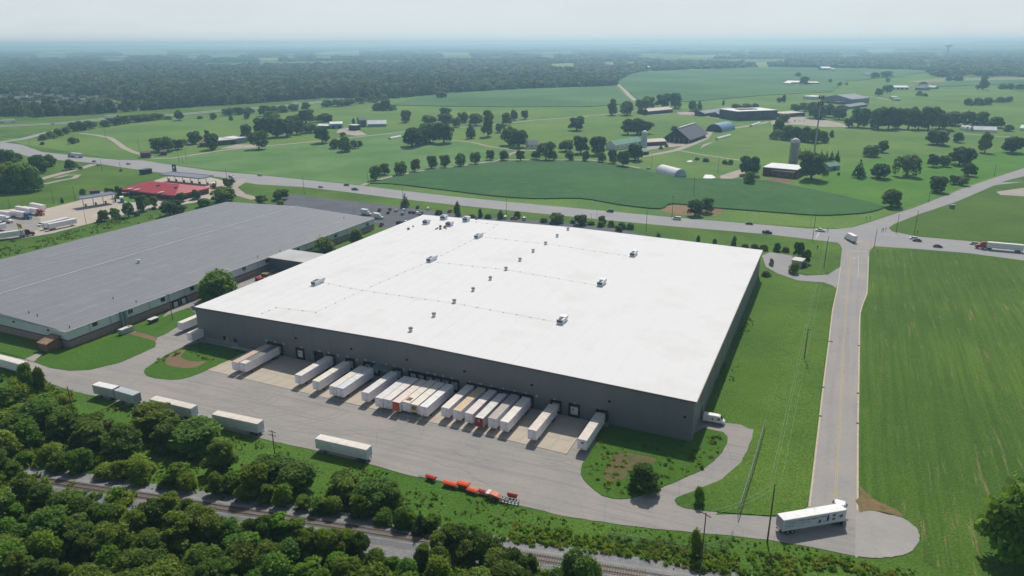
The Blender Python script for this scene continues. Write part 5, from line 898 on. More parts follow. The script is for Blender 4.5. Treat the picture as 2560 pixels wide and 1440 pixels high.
T_('thicket tree', 'on the slope behind the tall silo', 'slope thicket', [(B, 1942, 348, 322, 36), (B, 1968, 350, 310, 40), (B, 1990, 352, 314, 36), (B, 2012, 354, 312, 38), (B, 2035, 357, 318, 38), (B, 2057, 356, 325, 30)])
T_('little tree', 'on the grass right of the slope thicket', None, [(K, 2079, 343, 325, 14)])
T_('spruce', 'in the screen row behind the big oak', 'spruce screen', [(C, 1998, 398, 371, 14), (C, 2010, 398, 370, 13), (C, 2022, 399, 371, 13), (C, 2052, 402, 374, 14), (C, 2065, 404, 376, 13), (C, 2078, 404, 376, 14), (C, 2092, 404, 375, 15)])
T_('huge round oak', 'beside the brick farm building', None, [(D_, 2028, 449, 378, 72)])
T_('pyramid shaped conifer', 'on the bright lawn', None, [(C, 2146, 445, 397, 33)]); T_('globe shaped tree', 'right of the conifer on the bright lawn', None, [(D_, 2197, 445, 406, 52)]); T_('drooping willow', 'on the bright lawn', None, [(W_, 2265, 440, 384, 62)])
T_('lawn tree', 'up the slope of the bright lawn', 'upper lawn trees', [(O, 2176, 391, 360, 40), (D_, 2206, 381, 350, 26), (D_, 2332, 417, 386, 30), (O, 2359, 416, 387, 28), (D_, 2398, 412, 365, 58), (D_, 2420, 440, 409, 34), (D_, 2342, 480, 440, 46), (O, 2385, 460, 437, 27), (O, 2405, 464, 440, 28)])
T_('flat topped dark tree', 'near the county road and the soybean field tip', None, [(D_, 2226, 517, 474, 54)]); T_('small shrub', 'right of the little blue shed', None, [(B, 2096, 438, 430, 9)])
T_('parkland tree', 'along the far lawn below the drive', 'far lawn trees', [(D_, 2342, 362, 323, 58), (D_, 2394, 356, 330, 24), (T, 2461, 382, 330, 34), (D_, 2530, 382, 338, 58), (B, 2520, 328, 310, 28), (B, 2375, 331, 321, 20)])
T_('big dark tree', 'in the long grove along the college drive', 'college drive grove', [(O, 2121, 319, 292, 24), (D_, 2145, 318, 267, 48), (D_, 2195, 323, 266, 46), (D_, 2220, 323, 267, 44), (D_, 2245, 322, 270, 40), (D_, 2270, 323, 264, 46), (D_, 2295, 323, 277, 34), (D_, 2320, 324, 263, 50), (D_, 2347, 321, 275, 40), (B, 2380, 314, 276, 52), (B, 2414, 314, 275, 54), (B, 2450, 314, 276, 48), (D_, 2487, 319, 290, 46)])
T_('shade tree', 'around the college car park', 'college car park trees', [(O, 1990, 278, 257, 28), (D_, 2012, 278, 257, 36), (D_, 2037, 296, 255, 52), (D_, 2063, 292, 258, 42), (D_, 2097, 299, 266, 38), (O, 1958, 305, 283, 28)])
T_('far field tree', 'scattered over the distant crop fields', 'distant field trees', [(D_, 2010, 211, 191, 25), (B, 1995, 191, 180, 17), (O, 2075, 206, 197, 9), (D_, 2099, 215, 204, 11), (O, 2116, 213, 206, 7), (D_, 2187, 196, 180, 22), (D_, 2216, 194, 180, 32), (O, 2219, 206, 195, 11), (D_, 2196, 240, 221, 20), (D_, 2217, 233, 211, 24), (D_, 2307, 216, 204, 20), (B, 2297, 240, 226, 17), (B, 2312, 241, 232, 16), (T, 2456, 224, 191, 30), (D_, 1947, 256, 243, 15), (D_, 1959, 256, 236, 10)])
T_('bushy tree', 'in the far hedge at the right', 'far right hedges', [(B, 2372, 202, 191, 22), (B, 2395, 202, 190, 28), (B, 2420, 263, 244, 26), (B, 2445, 263, 243, 30), (B, 2470, 262, 242, 30), (B, 2500, 256, 241, 30), (B, 2522, 255, 240, 24), (B, 2505, 223, 208, 22), (B, 2525, 223, 207, 24), (B, 2548, 223, 208, 26)])
T_('hedgerow tree', 'between the freeway and the left pasture', 'freeway hedgerow', [(B, 110, 350, 334, 26), (B, 127, 346, 326, 28), (B, 147, 340, 320, 30), (B, 167, 334, 316, 28), (D_, 183, 328, 305, 28), (D_, 203, 326, 302, 30), (D_, 226, 322, 302, 30), (B, 265, 317, 298, 30), (D_, 286, 313, 292, 34), (D_, 310, 309, 288, 36), (D_, 340, 305, 287, 38), (D_, 368, 302, 286, 36), (D_, 396, 299, 286, 32), (D_, 450, 301, 275, 26), (B, 533, 298, 281, 22), (B, 618, 297, 272, 20), (B, 578, 301, 288, 12), (D_, 572, 288, 269, 30), (D_, 597, 286, 268, 32), (D_, 622, 284, 267, 30), (B, 420, 299, 290, 20), (B, 500, 297, 289, 16)])
T_('tree', 'in the hedgerow beyond the brick house grove', 'freeway hedgerow, middle part', [(B, 705, 281, 262, 34), (B, 735, 277, 258, 36), (B, 765, 272, 254, 30), (D_, 818, 267, 249, 34), (D_, 845, 266, 247, 34), (D_, 872, 263, 245, 32), (D_, 900, 259, 242, 32), (B, 930, 256, 238, 30), (B, 958, 252, 234, 30), (D_, 660, 290, 262, 30), (D_, 682, 288, 264, 30)])
T_('bush', 'alone in the left pasture', 'left pasture bushes', [(B, 183, 359, 341, 26), (B, 195, 356, 345, 12), (B, 107, 362, 354, 14), (B, 205, 316, 304, 10)])
T_('dense bushy tree', 'in the clump on the left pasture corner', 'pasture corner clump', [(D_, 397, 378, 344, 44), (D_, 420, 379, 341, 42), (D_, 446, 374, 346, 32), (B, 461, 360, 347, 16)]); T_('shade tree', 'by the low brick house', 'brick house trees', [(D_, 488, 360, 327, 34), (D_, 519, 344, 325, 13), (D_, 531, 374, 333, 38)])
T_('dark tree', 'in the far left clump by the side road', 'far left clump', [(B, 5, 408, 371, 38), (B, 25, 408, 372, 48), (B, 45, 402, 381, 30), (B, 95, 422, 385, 52), (B, 127, 416, 384, 36), (D_, 178, 424, 397, 32), (D_, 110, 432, 405, 22), (B, 15, 478, 404, 66), (B, 48, 480, 406, 66), (B, 85, 478, 412, 54), (B, -20, 478, 404, 64), (B, 68, 466, 402, 56), (B, 30, 462, 400, 60), (B, 200, 423, 416, 16), (B, 60, 440, 416, 40)])
T_('small tree', 'on the fuel station grounds', 'fuel station trees', [(O, 209, 490, 472, 16), (K, 156, 508, 494, 9), (O, 275, 486, 469, 22), (D_, 298, 494, 465, 23), (O, 317, 483, 471, 17), (O, 261, 553, 523, 26), (O, 290, 549, 518, 24), (D_, 322, 542, 503, 31), (O, 359, 527, 484, 32), (O, 386, 520, 491, 21), (D_, 373, 486, 470, 22), (D_, 435, 538, 499, 56), (D_, 452, 504, 481, 30), (D_, 490, 498, 474, 25), (B, 510, 517, 494, 46), (O, 562, 504, 465, 64), (O, 573, 468, 444, 30), (K, 536, 472, 457, 15), (B, 250, 555, 545, 16), (B, 340, 540, 528, 18), (B, 385, 524, 516, 16), (B, 405, 522, 513, 18), (B, 303, 428, 423, 9)])
T_('tree', 'at the left end of the staff car park', 'car park end trees', [(O, 700, 499, 469, 44), (O, 655, 509, 486, 30), (B, 703, 515, 500, 26)])
T_('dark conifer', 'standing on the verge between the car park and the highway', None, [(C, 1013, 518, 483, 24)]); T_('narrow dark tree', 'beside the red pickup behind the warehouse', None, [(K, 1144, 542, 504, 22)])
T_('shrub', 'in the planting strip between the warehouse and the highway', 'planting strip', [(B, 1098, 541, 523, 24), (B, 1180, 545, 534, 20), (K, 1201, 543, 521, 18), (B, 1220, 546, 535, 20), (K, 1251, 547, 525, 18), (B, 1293, 545, 527, 22), (B, 1360, 556, 544, 22), (O, 1392, 557, 531, 36), (B, 1432, 558, 548, 18), (O, 1450, 562, 537, 36), (B, 1478, 562, 552, 22), (O, 1504, 562, 538, 23), (B, 1502, 567, 552, 22), (B, 1527, 567, 550, 18), (B, 1555, 572, 555, 26), (B, 1575, 572, 556, 26), (O, 1547, 582, 561, 22)])
T_('bushy tree', 'in the pair on the red soil patch', 'red soil pair', [(O, 1737, 539, 496, 40), (O, 1767, 531, 492, 36)])
T_('young tree', 'in the verge along the back of the warehouse', 'back verge saplings', [(K, 1745, 604, 588, 15), (K, 1834, 614, 590, 20), (K, 1646, 592, 582, 12), (K, 1786, 608, 596, 14), (B, 1862, 620, 608, 22), (B, 1885, 622, 608, 26), (B, 1908, 625, 610, 24), (B, 1942, 628, 605, 22), (B, 1965, 630, 616, 24)])
T_('dark shrub', 'by the small enclosure in the corner car park', 'corner car park shrubs', [(D_, 1995, 642, 604, 26), (D_, 2012, 658, 625, 26), (B, 1985, 684, 655, 30), (B, 2010, 668, 652, 18), (B, 1928, 664, 645, 14), (B, 1914, 690, 676, 24)])
T_('large leafy tree', 'against the grey roofed warehouse beside the yard corner', None, [('near_bush', 555, 752, 675, 100)]); T_('large leafy tree', 'between the warehouses beyond the link building', 'trees between the warehouses', [('near_bush', 812, 645, 594, 66), ('near_bush', 893, 610, 569, 38)])
for t in ((1610, 1226, 1158, 76),): T_('round dark bush', 'on the kerbed island by the warehouse corner', None, [('near_wild', *t)])
T_('small tree', 'on the grass beside the curved drive', None, [('near_bush', 1745, 1257, 1215, 30)]); T_('dense upright bush', 'beside the pole among the weeds by the rails', None, [('near_bush', 1737, 1392, 1322, 36)])
T_('feathery young tree', 'at the yard edge by the far left trailer', 'yard edge saplings', [('near_tall', 72, 982, 912, 36), ('near_tall', 104, 982, 920, 28), ('near_bush', 60, 1000, 960, 60)])
T_('very large dark tree', 'at the right edge below the mown field', None, [('near_bush', 2572, 1405, 1178, 230)])
# trees between the yard and the railway
rows = [('near_tall', 95, 1148, 1008, 112), ('near_wild', 160, 1148, 1030, 90), ('near_wild', 240, 1168, 1042, 130), ('near_tall', 310, 1176, 1070, 100), ('near_wild', 388, 1184, 1012, 140), ('near_wild', 436, 1182, 1048, 110), ('near_tall', 500, 1204, 1052, 150), ('near_wild', 556, 1212, 1100, 90), ('near_wild', 690, 1252, 1142, 130), ('near_tall', 742, 1258, 1160, 110), ('near_bright', 640, 1248, 1160, 90), ('near_wild', 862, 1281, 1185, 105), ('near_tall', 930, 1294, 1208, 125), ('near_wild', 982, 1300, 1212, 80), ('near_wild', 38, 1136, 1040, 80), ('near_bush', 590, 1241, 1178, 70), ('near_bright', 800, 1282, 1248, 56), ('near_bush', 1010, 1314, 1268, 64), ('near_bright', 1085, 1326, 1288, 52), ('near_bush', 350, 1198, 1140, 80), ('near_bright', 210, 1172, 1120, 60), ('near_bush', 130, 1166, 1110, 70), ('near_bright', 450, 1210, 1160, 70)]
for i_, (k_, x_, y_, t_, w_) in enumerate(rows):      # the tall ones stand well back from the gravel
    hm = 8.6 if 'bush' not in k_ else 5.0; hm = 6.5 if x_ > 640 and 'bush' not in k_ else hm
    while hgt(x_, y_, t_) > hm: y_ -= 2
    rows[i_] = (k_, x_, y_, t_, w_ * .92)
rows += [('near_bush' if i_ % 2 else 'near_bright', x_, y_, y_ - 30 - 12 * (i_ % 3), 46 + 10 * (i_ % 2)) for i_, (x_, y_) in enumerate([(70, 1158), (150, 1172), (190, 1180), (262, 1192), (300, 1196), (352, 1206), (420, 1216), (470, 1226), (540, 1236), (612, 1248), (668, 1256), (712, 1264), (760, 1272), (836, 1284), (900, 1294), (962, 1306), (1020, 1316)])]
T_('leafy tree or shrub', 'between the yard and the railway', 'trees between the yard and the railway', rows)
T_('dark cedar', 'beside the railway gravel', None, [('near_cone', 1052, 1334, 1276, 42)])
# shrubs on the bank left of the pole
T_('rank shrub', 'on the overgrown bank at the far left', 'bank shrubs', [('near_bush', 20, 1010, 965, 70), ('near_bush', 60, 1060, 1010, 80), ('near_bush', 110, 1030, 985, 60), ('near_bush', 20, 1080, 1030, 80), ('near_bush', 150, 1060, 1020, 60), ('near_bush', 10, 1150, 1080, 90), ('near_bush', 155, 1010, 985, 44), ('near_bush', 200, 1080, 1050, 50), ('near_bush', 75, 1110, 1050, 70)])
# dense wood on the near side of the railway
top = [(-60, 1100), (20, 1134), (60, 1176), (92, 1204), (150, 1238), (187, 1230), (240, 1260), (300, 1264), (345, 1276), (390, 1244), (440, 1230), (490, 1262), (530, 1290), (560, 1292), (600, 1318), (640, 1300), (680, 1290), (720, 1284), (760, 1318), (810, 1328), (860, 1326), (900, 1332), (925, 1366), (960, 1392), (1020, 1404), (1070, 1350), (1120, 1312), (1180, 1308), (1220, 1340), (1260, 1372), (1310, 1382), (1350, 1400)]
wood = []; wx = [t[0] for t in top]; wy = [t[1] for t in top]
GRPW = 'dense wood on the near side of the railway'
def wood_tree(x, y, ty, w, kind, lab=None):
    p = G(x, y); h = hgt(x, y, ty)
    tree(kind, p, w, h, lab or f'leafy green {"bush" if "bush" in kind else "tree"} inside the dense wood on the near side of the railway', GRPW)
gw = random.Random(21); n_w = 0
x = -70
while x < 1350:        # front edge of the wood, next to the rails
    ty = float(np.interp(x, wx, wy)); ht = gw.uniform(4.5, 7.5); 
    yb = ty
    while hgt(x, yb, ty) < ht: yb += 4
    wood_tree(x, yb, ty, ht * gw.uniform(.8, 1.1), gw.choice(['near_tall', 'near_wild', 'near_bright']), f'leafy tree on the rail side edge of the near wood, {nth(n_w)} from the left'); n_w += 1; x += gw.uniform(26, 44)
for k in range(640):
    x, y = gw.uniform(-120, 1400), gw.uniform(1260, 1760); ty = float(np.interp(x, wx, wy))
    ht = gw.uniform(3.5, 9.5); p = G(x, y)
    if any((p - q).length < 2.8 for q in wood) or n_w > 235: continue
    # keep below the visible outline of the wood
    v = np.array([p.x, p.y, ht - CAM_H]); sy = 720 - FPX * (v @ C_U) / (v @ C_F)
    if sy < ty + 22: continue
    wood.append(p); wood_tree(x, y, sy, ht * gw.uniform(.9, 1.3), gw.choice(['near_tall', 'near_wild', 'near_wild', 'near_bright', 'near_bush'])); n_w += 1
T_('broad bush', 'hiding the rails between two gaps in the wood', 'bushes hiding the rails', [('near_oak', 1440, 1470, 1386, 80), ('near_bush', 1478, 1470, 1396, 60), ('near_bush', 1392, 1480, 1420, 60)])

# ------------------------------------------------------------------ rough growth: tufts and weeds
def tuft(seed, n, m):
    g = random.Random(seed); b = MB()
    for i in range(n):
        a, t = g.uniform(0, 6.28), g.uniform(0, 6.28); r = g.random() * .45; x, y = math.cos(t) * r, math.sin(t) * r; l = g.uniform(.35, 1.0); w = g.uniform(.05, .11); ox, oy = math.cos(a) * l * .55, math.sin(a) * l * .55
        b.add([(x - math.sin(a) * w, y + math.cos(a) * w, 0), (x + math.sin(a) * w, y - math.cos(a) * w, 0), (x + ox * .5, y + oy * .5, l * .7), (x + ox, y + oy, l * .75)], [(0, 1, 2), (0, 2, 3)])
    return b.mesh('tuft', m)
GR1, GR2, GR3 = leaf_mat('weeds_green', lin(112, 150, 50), trans=.55, var=.25), leaf_mat('weeds_yellow', lin(132, 154, 62), trans=.55, var=.25), leaf_mat('weeds_deep', lin(98, 136, 52), trans=.55, var=.25)
weeds_src = [tuft(1, 34, GR1), tuft(2, 34, GR2), tuft(3, 34, GR3), tuft(4, 26, GR1), tuft(5, 40, GR2), leaves_mesh('weed', lumps('bush', 78), 150, .13, GR1, seed=78)]
def weeds(name, zones, seed):
    """zones: (outline pixels, spacing m, min size, max size, patchiness)"""
    g = np.random.default_rng(seed); P, S, Hh = [], [], []
    for px, sp_, a, b_, pat in zones:
        poly = [(q.x, q.y) for q in (G(*t) for t in px)]; xs, ys = [p[0] for p in poly], [p[1] for p in poly]; n = int((max(xs) - min(xs)) * (max(ys) - min(ys)) / sp_ ** 2)
        x, y = g.uniform(min(xs), max(xs), n), g.uniform(min(ys), max(ys), n); k = poly_in(x, y, poly) & (vnoise(x, y, 7, seed) * .6 + vnoise(x, y, 2.6, seed + 1) * .4 > pat); x, y = x[k], y[k]
        s = g.uniform(a, b_, len(x)) * (.6 + .8 * vnoise(x, y, 5, seed + 2)); P.append(np.stack([x, y, np.full(len(x), .04)], 1)); S.append(s * 1.1); Hh.append(s)
    scatter_mass(name, np.concatenate(P), np.concatenate(S), np.concatenate(Hh), weeds_src, seed=seed)
BANK = [(-60, 925), (85, 940), (187, 990), (360, 1030), (640, 1100), (922, 1168), (1102, 1210), (1177, 1234), (1280, 1266), (1405, 1294), (1655, 1328), (1830, 1344), (1995, 1366), (2140, 1396), (2230, 1404), (2330, 1440), (2360, 1500), (1900, 1460), (1730, 1432), (1630, 1414), (1555, 1394), (1430, 1382), (1280, 1362), (990, 1316), (765, 1282), (422, 1232), (92, 1168), (-60, 1150)]
weeds('undergrowth', [(BANK, 1.15, .3, .7, .42), (BANK, 5.0, .8, 1.6, .62), ([(-60, 930), (110, 960), (190, 1000), (190, 1180), (92, 1168), (-60, 1150)], 1.2, .9, 2.2, .3), ([(1280, 1310), (1560, 1345), (1840, 1380), (2250, 1410), (2360, 1480), (1730, 1430), (1555, 1392), (1280, 1360)], 1.0, .6, 1.4, .35), ([(-60, 1180), (92, 1190), (400, 1262), (600, 1310), (900, 1372), (1020, 1410), (1350, 1420), (1500, 1500), (1500, 1700), (-200, 1700)], 1.9, 1.2, 2.6, .2)], 31)
weeds('weeds', [([(1470, 1140), (1500, 1100), (1724, 1112), (1760, 1075), (1810, 1090), (1800, 1130), (1755, 1174), (1640, 1224), (1575, 1240), (1520, 1236), (1470, 1200), (1460, 1170)], 1.5, .4, 1.1, .5), ([(1775, 1000), (1815, 890), (1905, 715), (1915, 720), (1850, 900), (1815, 1010)], 1.6, .4, .9, .52), ([(375, 915), (412, 888), (465, 866), (505, 862), (610, 882), (565, 900), (520, 905), (470, 880), (412, 905)], 1.4, .4, 1.0, .5), ([(0, 618), (180, 575), (330, 540), (420, 528), (405, 545), (260, 580), (100, 622), (0, 645)], 2.2, .5, 1.2, .5)], 47)
# ------------------------------------------------------------------ railway
def rail_pts(pxs): return [G(*t) for t in pxs]
UP = rail_pts([(85, 1196), (300, 1231), (535, 1267), (730, 1297), (890, 1321), (1070, 1350), (1295, 1385), (1505, 1419), (1630, 1440)])
A0 = np.array([[p.x, p.y] for p in UP]); cfit = np.polyfit(A0[:, 0], A0[:, 1], 2)
xs_ = np.linspace(A0[0, 0] - 40, A0[-1, 0] + 40, 60); CL = [Vector((x, np.polyval(cfit, x), 0)) for x in xs_]
def offs(pts, o):
    out = []
    for i, q in enumerate(pts):
        d = (pts[min(i + 1, len(pts) - 1)] - pts[max(i - 1, 0)]).normalized(); out.append(q + Vector((-d.y, d.x, 0)) * o)
    return out
CL = offs(CL, -.75)      # upper rail was surveyed; the centre line lies half a gauge nearer the camera
rw = thing('railway_track', 'single railway track on grey gravel crossing the foreground below the yard', 'railway')
BALL = ground_mat('ballast_gravel', lin(164, 164, 164), lin(150, 150, 152), lin(130, 128, 126), big=.2, mid=1.2, fine=5, bump=1.2, fine_var=.35)
def bank(name, o0, o1, z0, z1, m, par=None):
    a, b_ = offs(CL, o0), offs(CL, o1); vs = [(q.x, q.y, z0) for q in a] + [(q.x, q.y, z1) for q in b_]; n = len(CL); me = bpy.data.meshes.new(name); me.from_pydata(vs, [], [(i, i + 1, n + i + 1, n + i) if o1 > o0 else (i + n, i + n + 1, i + 1, i) for i in range(n - 1)]); me.materials.append(m); me.update(); return link(name, me, par)
bb = MB(); sec = [(-3.4, .06), (-1.9, .5), (1.9, .5), (3.1, .1)]; rings = list(zip(*[[(q.x, q.y, z) for q in offs(CL, o)] for o, z in sec])); n = len(sec)
for r in rings: bb.v += [tuple(p) for p in r]
for i in range(len(rings) - 1):
    for j in range(n - 1): bb.f.append((i * n + j, (i + 1) * n + j, (i + 1) * n + j + 1, i * n + j + 1)); bb.sm.append(False)
bb.build('ballast', BALL, rw)
sheet('gravel_bed', [(q.x, q.y, 0) and q for q in densify(offs(CL, 5.6) + list(reversed(offs(CL, -6.5))), 3, .5)], BALL, .06, world=True)
tie = MB().box(-.12, .12, -1.32, 1.32, 0, .17).mesh('sleeper', TIEW); acc = 0.0; ties = 0; lens = [0.0]
for a, b_ in zip(CL[:-1], CL[1:]): lens.append(lens[-1] + (b_ - a).length)
t0_, t1_ = 30.0, lens[-1] - 34
s_ = t0_
while s_ < t1_ and ties < 296:
    i = max(0, min(len(CL) - 2, int(np.searchsorted(lens, s_)) - 1)); q = CL[i].lerp(CL[i + 1], (s_ - lens[i]) / (lens[i + 1] - lens[i])); d = (CL[i + 1] - CL[i]); link('sleeper', tie, rw, (q.x, q.y, .46 + random.uniform(-.015, .015)), rz=math.atan2(d.y, d.x) + random.uniform(-.02, .02)); ties += 1; s_ += .56
for o in (-.7175, .7175):
    MB().tube([(q.x, q.y, .70) for q in offs(CL, o)], .085, 4, False).build('rail', RAILM, rw)

# ------------------------------------------------------------------ poles and wires
def pole(px, py, ty, label, arms=1, rad=.15, lamp=False, az_=None, m=WOOD, name='utility_pole', grp=None):
    p = G(px, py); h = min(hgt(px, py, ty), 16); o = thing(name, label, 'lamp post' if lamp else 'pole', p, AU if az_ is None else az_, grp)
    MB().cyl_z(0, 0, rad * 1.15, -.2, h, 8, rad * .7).build('pole', m, o)
    for k in range(arms):
        z = h - .35 - k * 1.1; a = MB().box(-1.25, 1.25, -.07, .07, z - .07, z + .07).build('crossarm', WOOD if m is WOOD else m, o); ins = MB(); [ins.cyl_z(x, 0, .06, z + .06, z + .28, 6) for x in (-1.1, -.45, .45, 1.1)]; ins.build('insulators', LAMP, a)
    if lamp: MB().tube([(0, 0, h - .4), (1.6, 0, h), (2.2, 0, h)], .05, 5).build('lamp_arm', STEEL, o); MB().box(2.0, 2.7, -.16, .16, h - .12, h + .04).build('lamp_head', STEEL, o)
    return o, h
def wires(label, ends, sag=.9, spread=(-1.1, .45, 1.1), r=.022):
    o = thing('power_line', label, 'power line'); m = bpy.data.materials.get('wire_metal') or mat('wire_metal', lin(150, 156, 158), rough=.4, metal=.4)
    for s in spread:
        pts = []
        for (pa, ha), (pb, hb) in zip(ends[:-1], ends[1:]):
            d = (pb - pa).normalized(); n_ = Vector((-d.y, d.x, 0))
            for k in range(13): t = k / 12; q = pa.lerp(pb, t) + n_ * s; q.z = ha + (hb - ha) * t - sag * 4 * t * (1 - t); pts.append(q)
        MB().tube(pts, r, 4).build('wire', m, o)
p_l = []
for px, py, ty, lab, kw in ((1918, 1356, 1211, 'tall wooden pole beside the printed lorry', dict(arms=0, rad=.17)), (2010.5, 896, 821, 'wooden pole with a crossarm on the grass left of the lane', {}), (2060, 670, 575, 'tall leaning pole on the corner lawn by the junction', dict(arms=0))):
    o, h = pole(px, py, ty, lab, **kw); p_l.append((Vector((o.location.x, o.location.y, 0)), h - .2))
wires('wires strung along the lane between the wooden poles', p_l)
o, h = pole(1749, 1446, 1262, 'wooden pole with a bright crossarm among the weeds by the rails', arms=1, az_=R(-50)); pe = (Vector((o.location.x, o.location.y, 0)), h - .3)
wires('wires from the weed bank pole to the pole by the printed lorry', [pe, p_l[0]], spread=(-.5, .5), sag=1.0)
pole(190, 1064, 966, 'leaning wooden pole by the far left trailers', arms=0, lamp=True, az_=R(200)); pole(689, 1150, 1076, 'wooden pole with crossarms in front of the yard bank', arms=2)
for px, py, ty, lab, kw in ((432, 802, 735, 'dark pole in front of the grey roofed warehouse docks', dict(arms=1)), (2025, 571, 515, 'signal lamp pole beyond the junction stop line', dict(arms=0, lamp=True, m=STEEL, rad=.1)), (2031, 603, 530, 'pole at the near corner of the junction stop line', dict(arms=0)), (2185, 621, 572, 'leaning pole at the near right corner of the junction', dict(arms=0)), (2240, 583, 535, 'pole on the far right corner of the junction', dict(arms=0)), (2285, 586, 526, 'tall leaning pole right of the junction', dict(arms=0)), (2321, 505, 482, 'short pole on the county road verge', dict(arms=0)), (2485, 441, 410, 'pole on the lawn by the county road', dict(arms=0)),
   (1615, 578, 525, 'pole on the verge behind the warehouse', dict(arms=0)), (1680, 541, 490, 'pole beside the red soil patch', dict(arms=1)), (1734, 486, 445, 'pole standing in the soybean field', dict(arms=1)), (1795, 431, 395, 'pole on the grass above the greenhouse tunnel', dict(arms=0)), (1629, 421, 385, 'pole by the row of cars near the tunnel', dict(arms=0)), (761, 486, 440, 'pole on the car park verge', dict(arms=0)), (884, 533, 502, 'car park lamp post by the box lorries', dict(arms=0, lamp=True, m=STEEL, rad=.1)), (921, 465, 432, 'pole at the farm lane entrance', dict(arms=0)), (1009, 521, 470, 'pole behind the dark conifer on the verge', dict(arms=0)), (1266, 537, 495, 'pole on the verge behind the warehouse hedge', dict(arms=0)), (1168, 551, 515, 'lamp post behind the warehouse roof corner', dict(arms=0, lamp=True, m=STEEL, rad=.1)), (1366, 566, 548, 'lamp post in the small car park behind the warehouse', dict(arms=0, lamp=True, m=STEEL, rad=.1)), (1478, 548, 533, 'signpost on the near verge of the highway', dict(arms=0, rad=.08)),
   (26, 523, 497, 'pole behind the parked lorries', dict(arms=0)), (135, 511, 475, 'pole on the grass behind the truck park', dict(arms=0)), (189, 503, 465, 'pole on the grass behind the diesel canopy', dict(arms=0)), (216, 561, 525, 'pole at the truck park edge nearest the grey roof', dict(arms=0, rad=.12)), (256, 428, 397, 'pole at the side road mouth', dict(arms=0)), (302, 426, 405, 'pole on the corner grass by the small bush', dict(arms=0)), (567, 446, 422, 'dark pole by the white car near the fuel station', dict(arms=1)), (265, 348, 320, 'pole on the bend of the gravel track', dict(arms=0)), (349, 376, 347, 'pole on the pasture beside the gravel track', dict(arms=0)), (76, 371, 345, 'pole on the grass inside the highway bend', dict(arms=0)), (448, 406, 377, 'left of three poles by the farm road', dict(arms=0)), (457, 408, 385, 'middle of three poles by the farm road', dict(arms=0)), (466, 401, 370, 'right of three poles by the farm road', dict(arms=0)), (165, 431, 410, 'pole on the side road verge near the far left clump', dict(arms=0)), (1492, 545, 520, 'thin pole on the highway edge by the black car', dict(arms=0, rad=.08)), (2125, 1, 1, '', None)):
    if kw is not None: pole(px, py, ty, lab, rad=kw.pop('rad', .14), **kw)
# signal controller, signs and marker posts at the junction
SIGNM = mat('sign_face_green', lin(150, 154, 152), rough=.5)
for i, (px, py, lab) in enumerate(((2043, 625, 'black pedestal signal on the corner lawn'), (2069, 581, 'small post beside the white pickup'), (2204, 580, 'left of three short posts on the far junction corner'), (2208, 578.5, 'middle of three short posts on the far junction corner'), (2214, 577, 'right of three short posts on the far junction corner'), (2165, 550, 'left of two short posts on the county road verge'), (2175, 549, 'right of two short posts on the county road verge'), (2293, 585, 'short post at the foot of the tall leaning pole'))):
    o = thing('marker_post', lab, 'post', G(px, py, .1)); MB().cyl_z(0, 0, .12, 0, 1.6, 8).build('post', BLACK, o); MB().box(-.3, .3, -.12, .12, 1.5, 2.3 if i == 0 else 1.9).build('head', BLACK, o)
# ------------------------------------------------------------------ fences
FENC = mat('fence_steel', lin(118, 126, 128), rough=.5, metal=.2); LINK = mat('chain_link', lin(120, 126, 126), rough=.5, alpha=.22)
def fence(label, pxs, h=2.2, step=3.0, mesh=True, name='chain_link_fence', rail_r=.05):
    o = thing(name, label, 'fence'); pts = [G(*t) for t in pxs]; pm = MB().cyl_z(0, 0, .045, -.1, h, 6).mesh('post', FENC); top_ = []
    for a, b_ in zip(pts[:-1], pts[1:]):
        n = max(1, int((b_ - a).length / step))
        for k in range(n + 1):
            q = a.lerp(b_, k / n); link('post', pm, o, (q.x, q.y, 0)); top_.append((q.x, q.y, h - .03))
    MB().tube(top_, rail_r, 5).build('rail', FENC, o); MB().tube([(x, y, .3) for x, y, z in top_], .02, 4).build('rail', STEEL, o)
    if mesh:
        for a, b_ in zip(top_[:-1], top_[1:]):
            if (Vector(a) - Vector(b_)).length > .2: MB().add([(a[0], a[1], .05), (b_[0], b_[1], .05), (b_[0], b_[1], h), (a[0], a[1], h)], [(0, 1, 2, 3)]).build('mesh_panel', LINK, o)
fence('chain link fence with a bright top rail running up the grass beside the curved drive', [(1844, 1294), (1880, 1180), (1911, 1068)], h=2.6, rail_r=.1)
fence('low chain link fence half hidden in the weeds by the rails', [(1522, 1349), (1640, 1370), (1724, 1384), (1800, 1374), (1816, 1366), (1831, 1345)], h=2.0, step=3.0)
fence('thin wire fence along the county road lawn', [(2250, 512), (2300, 496), (2400, 456), (2480, 430)], h=1.3, step=7, mesh=False, name='wire_fence', rail_r=.02)
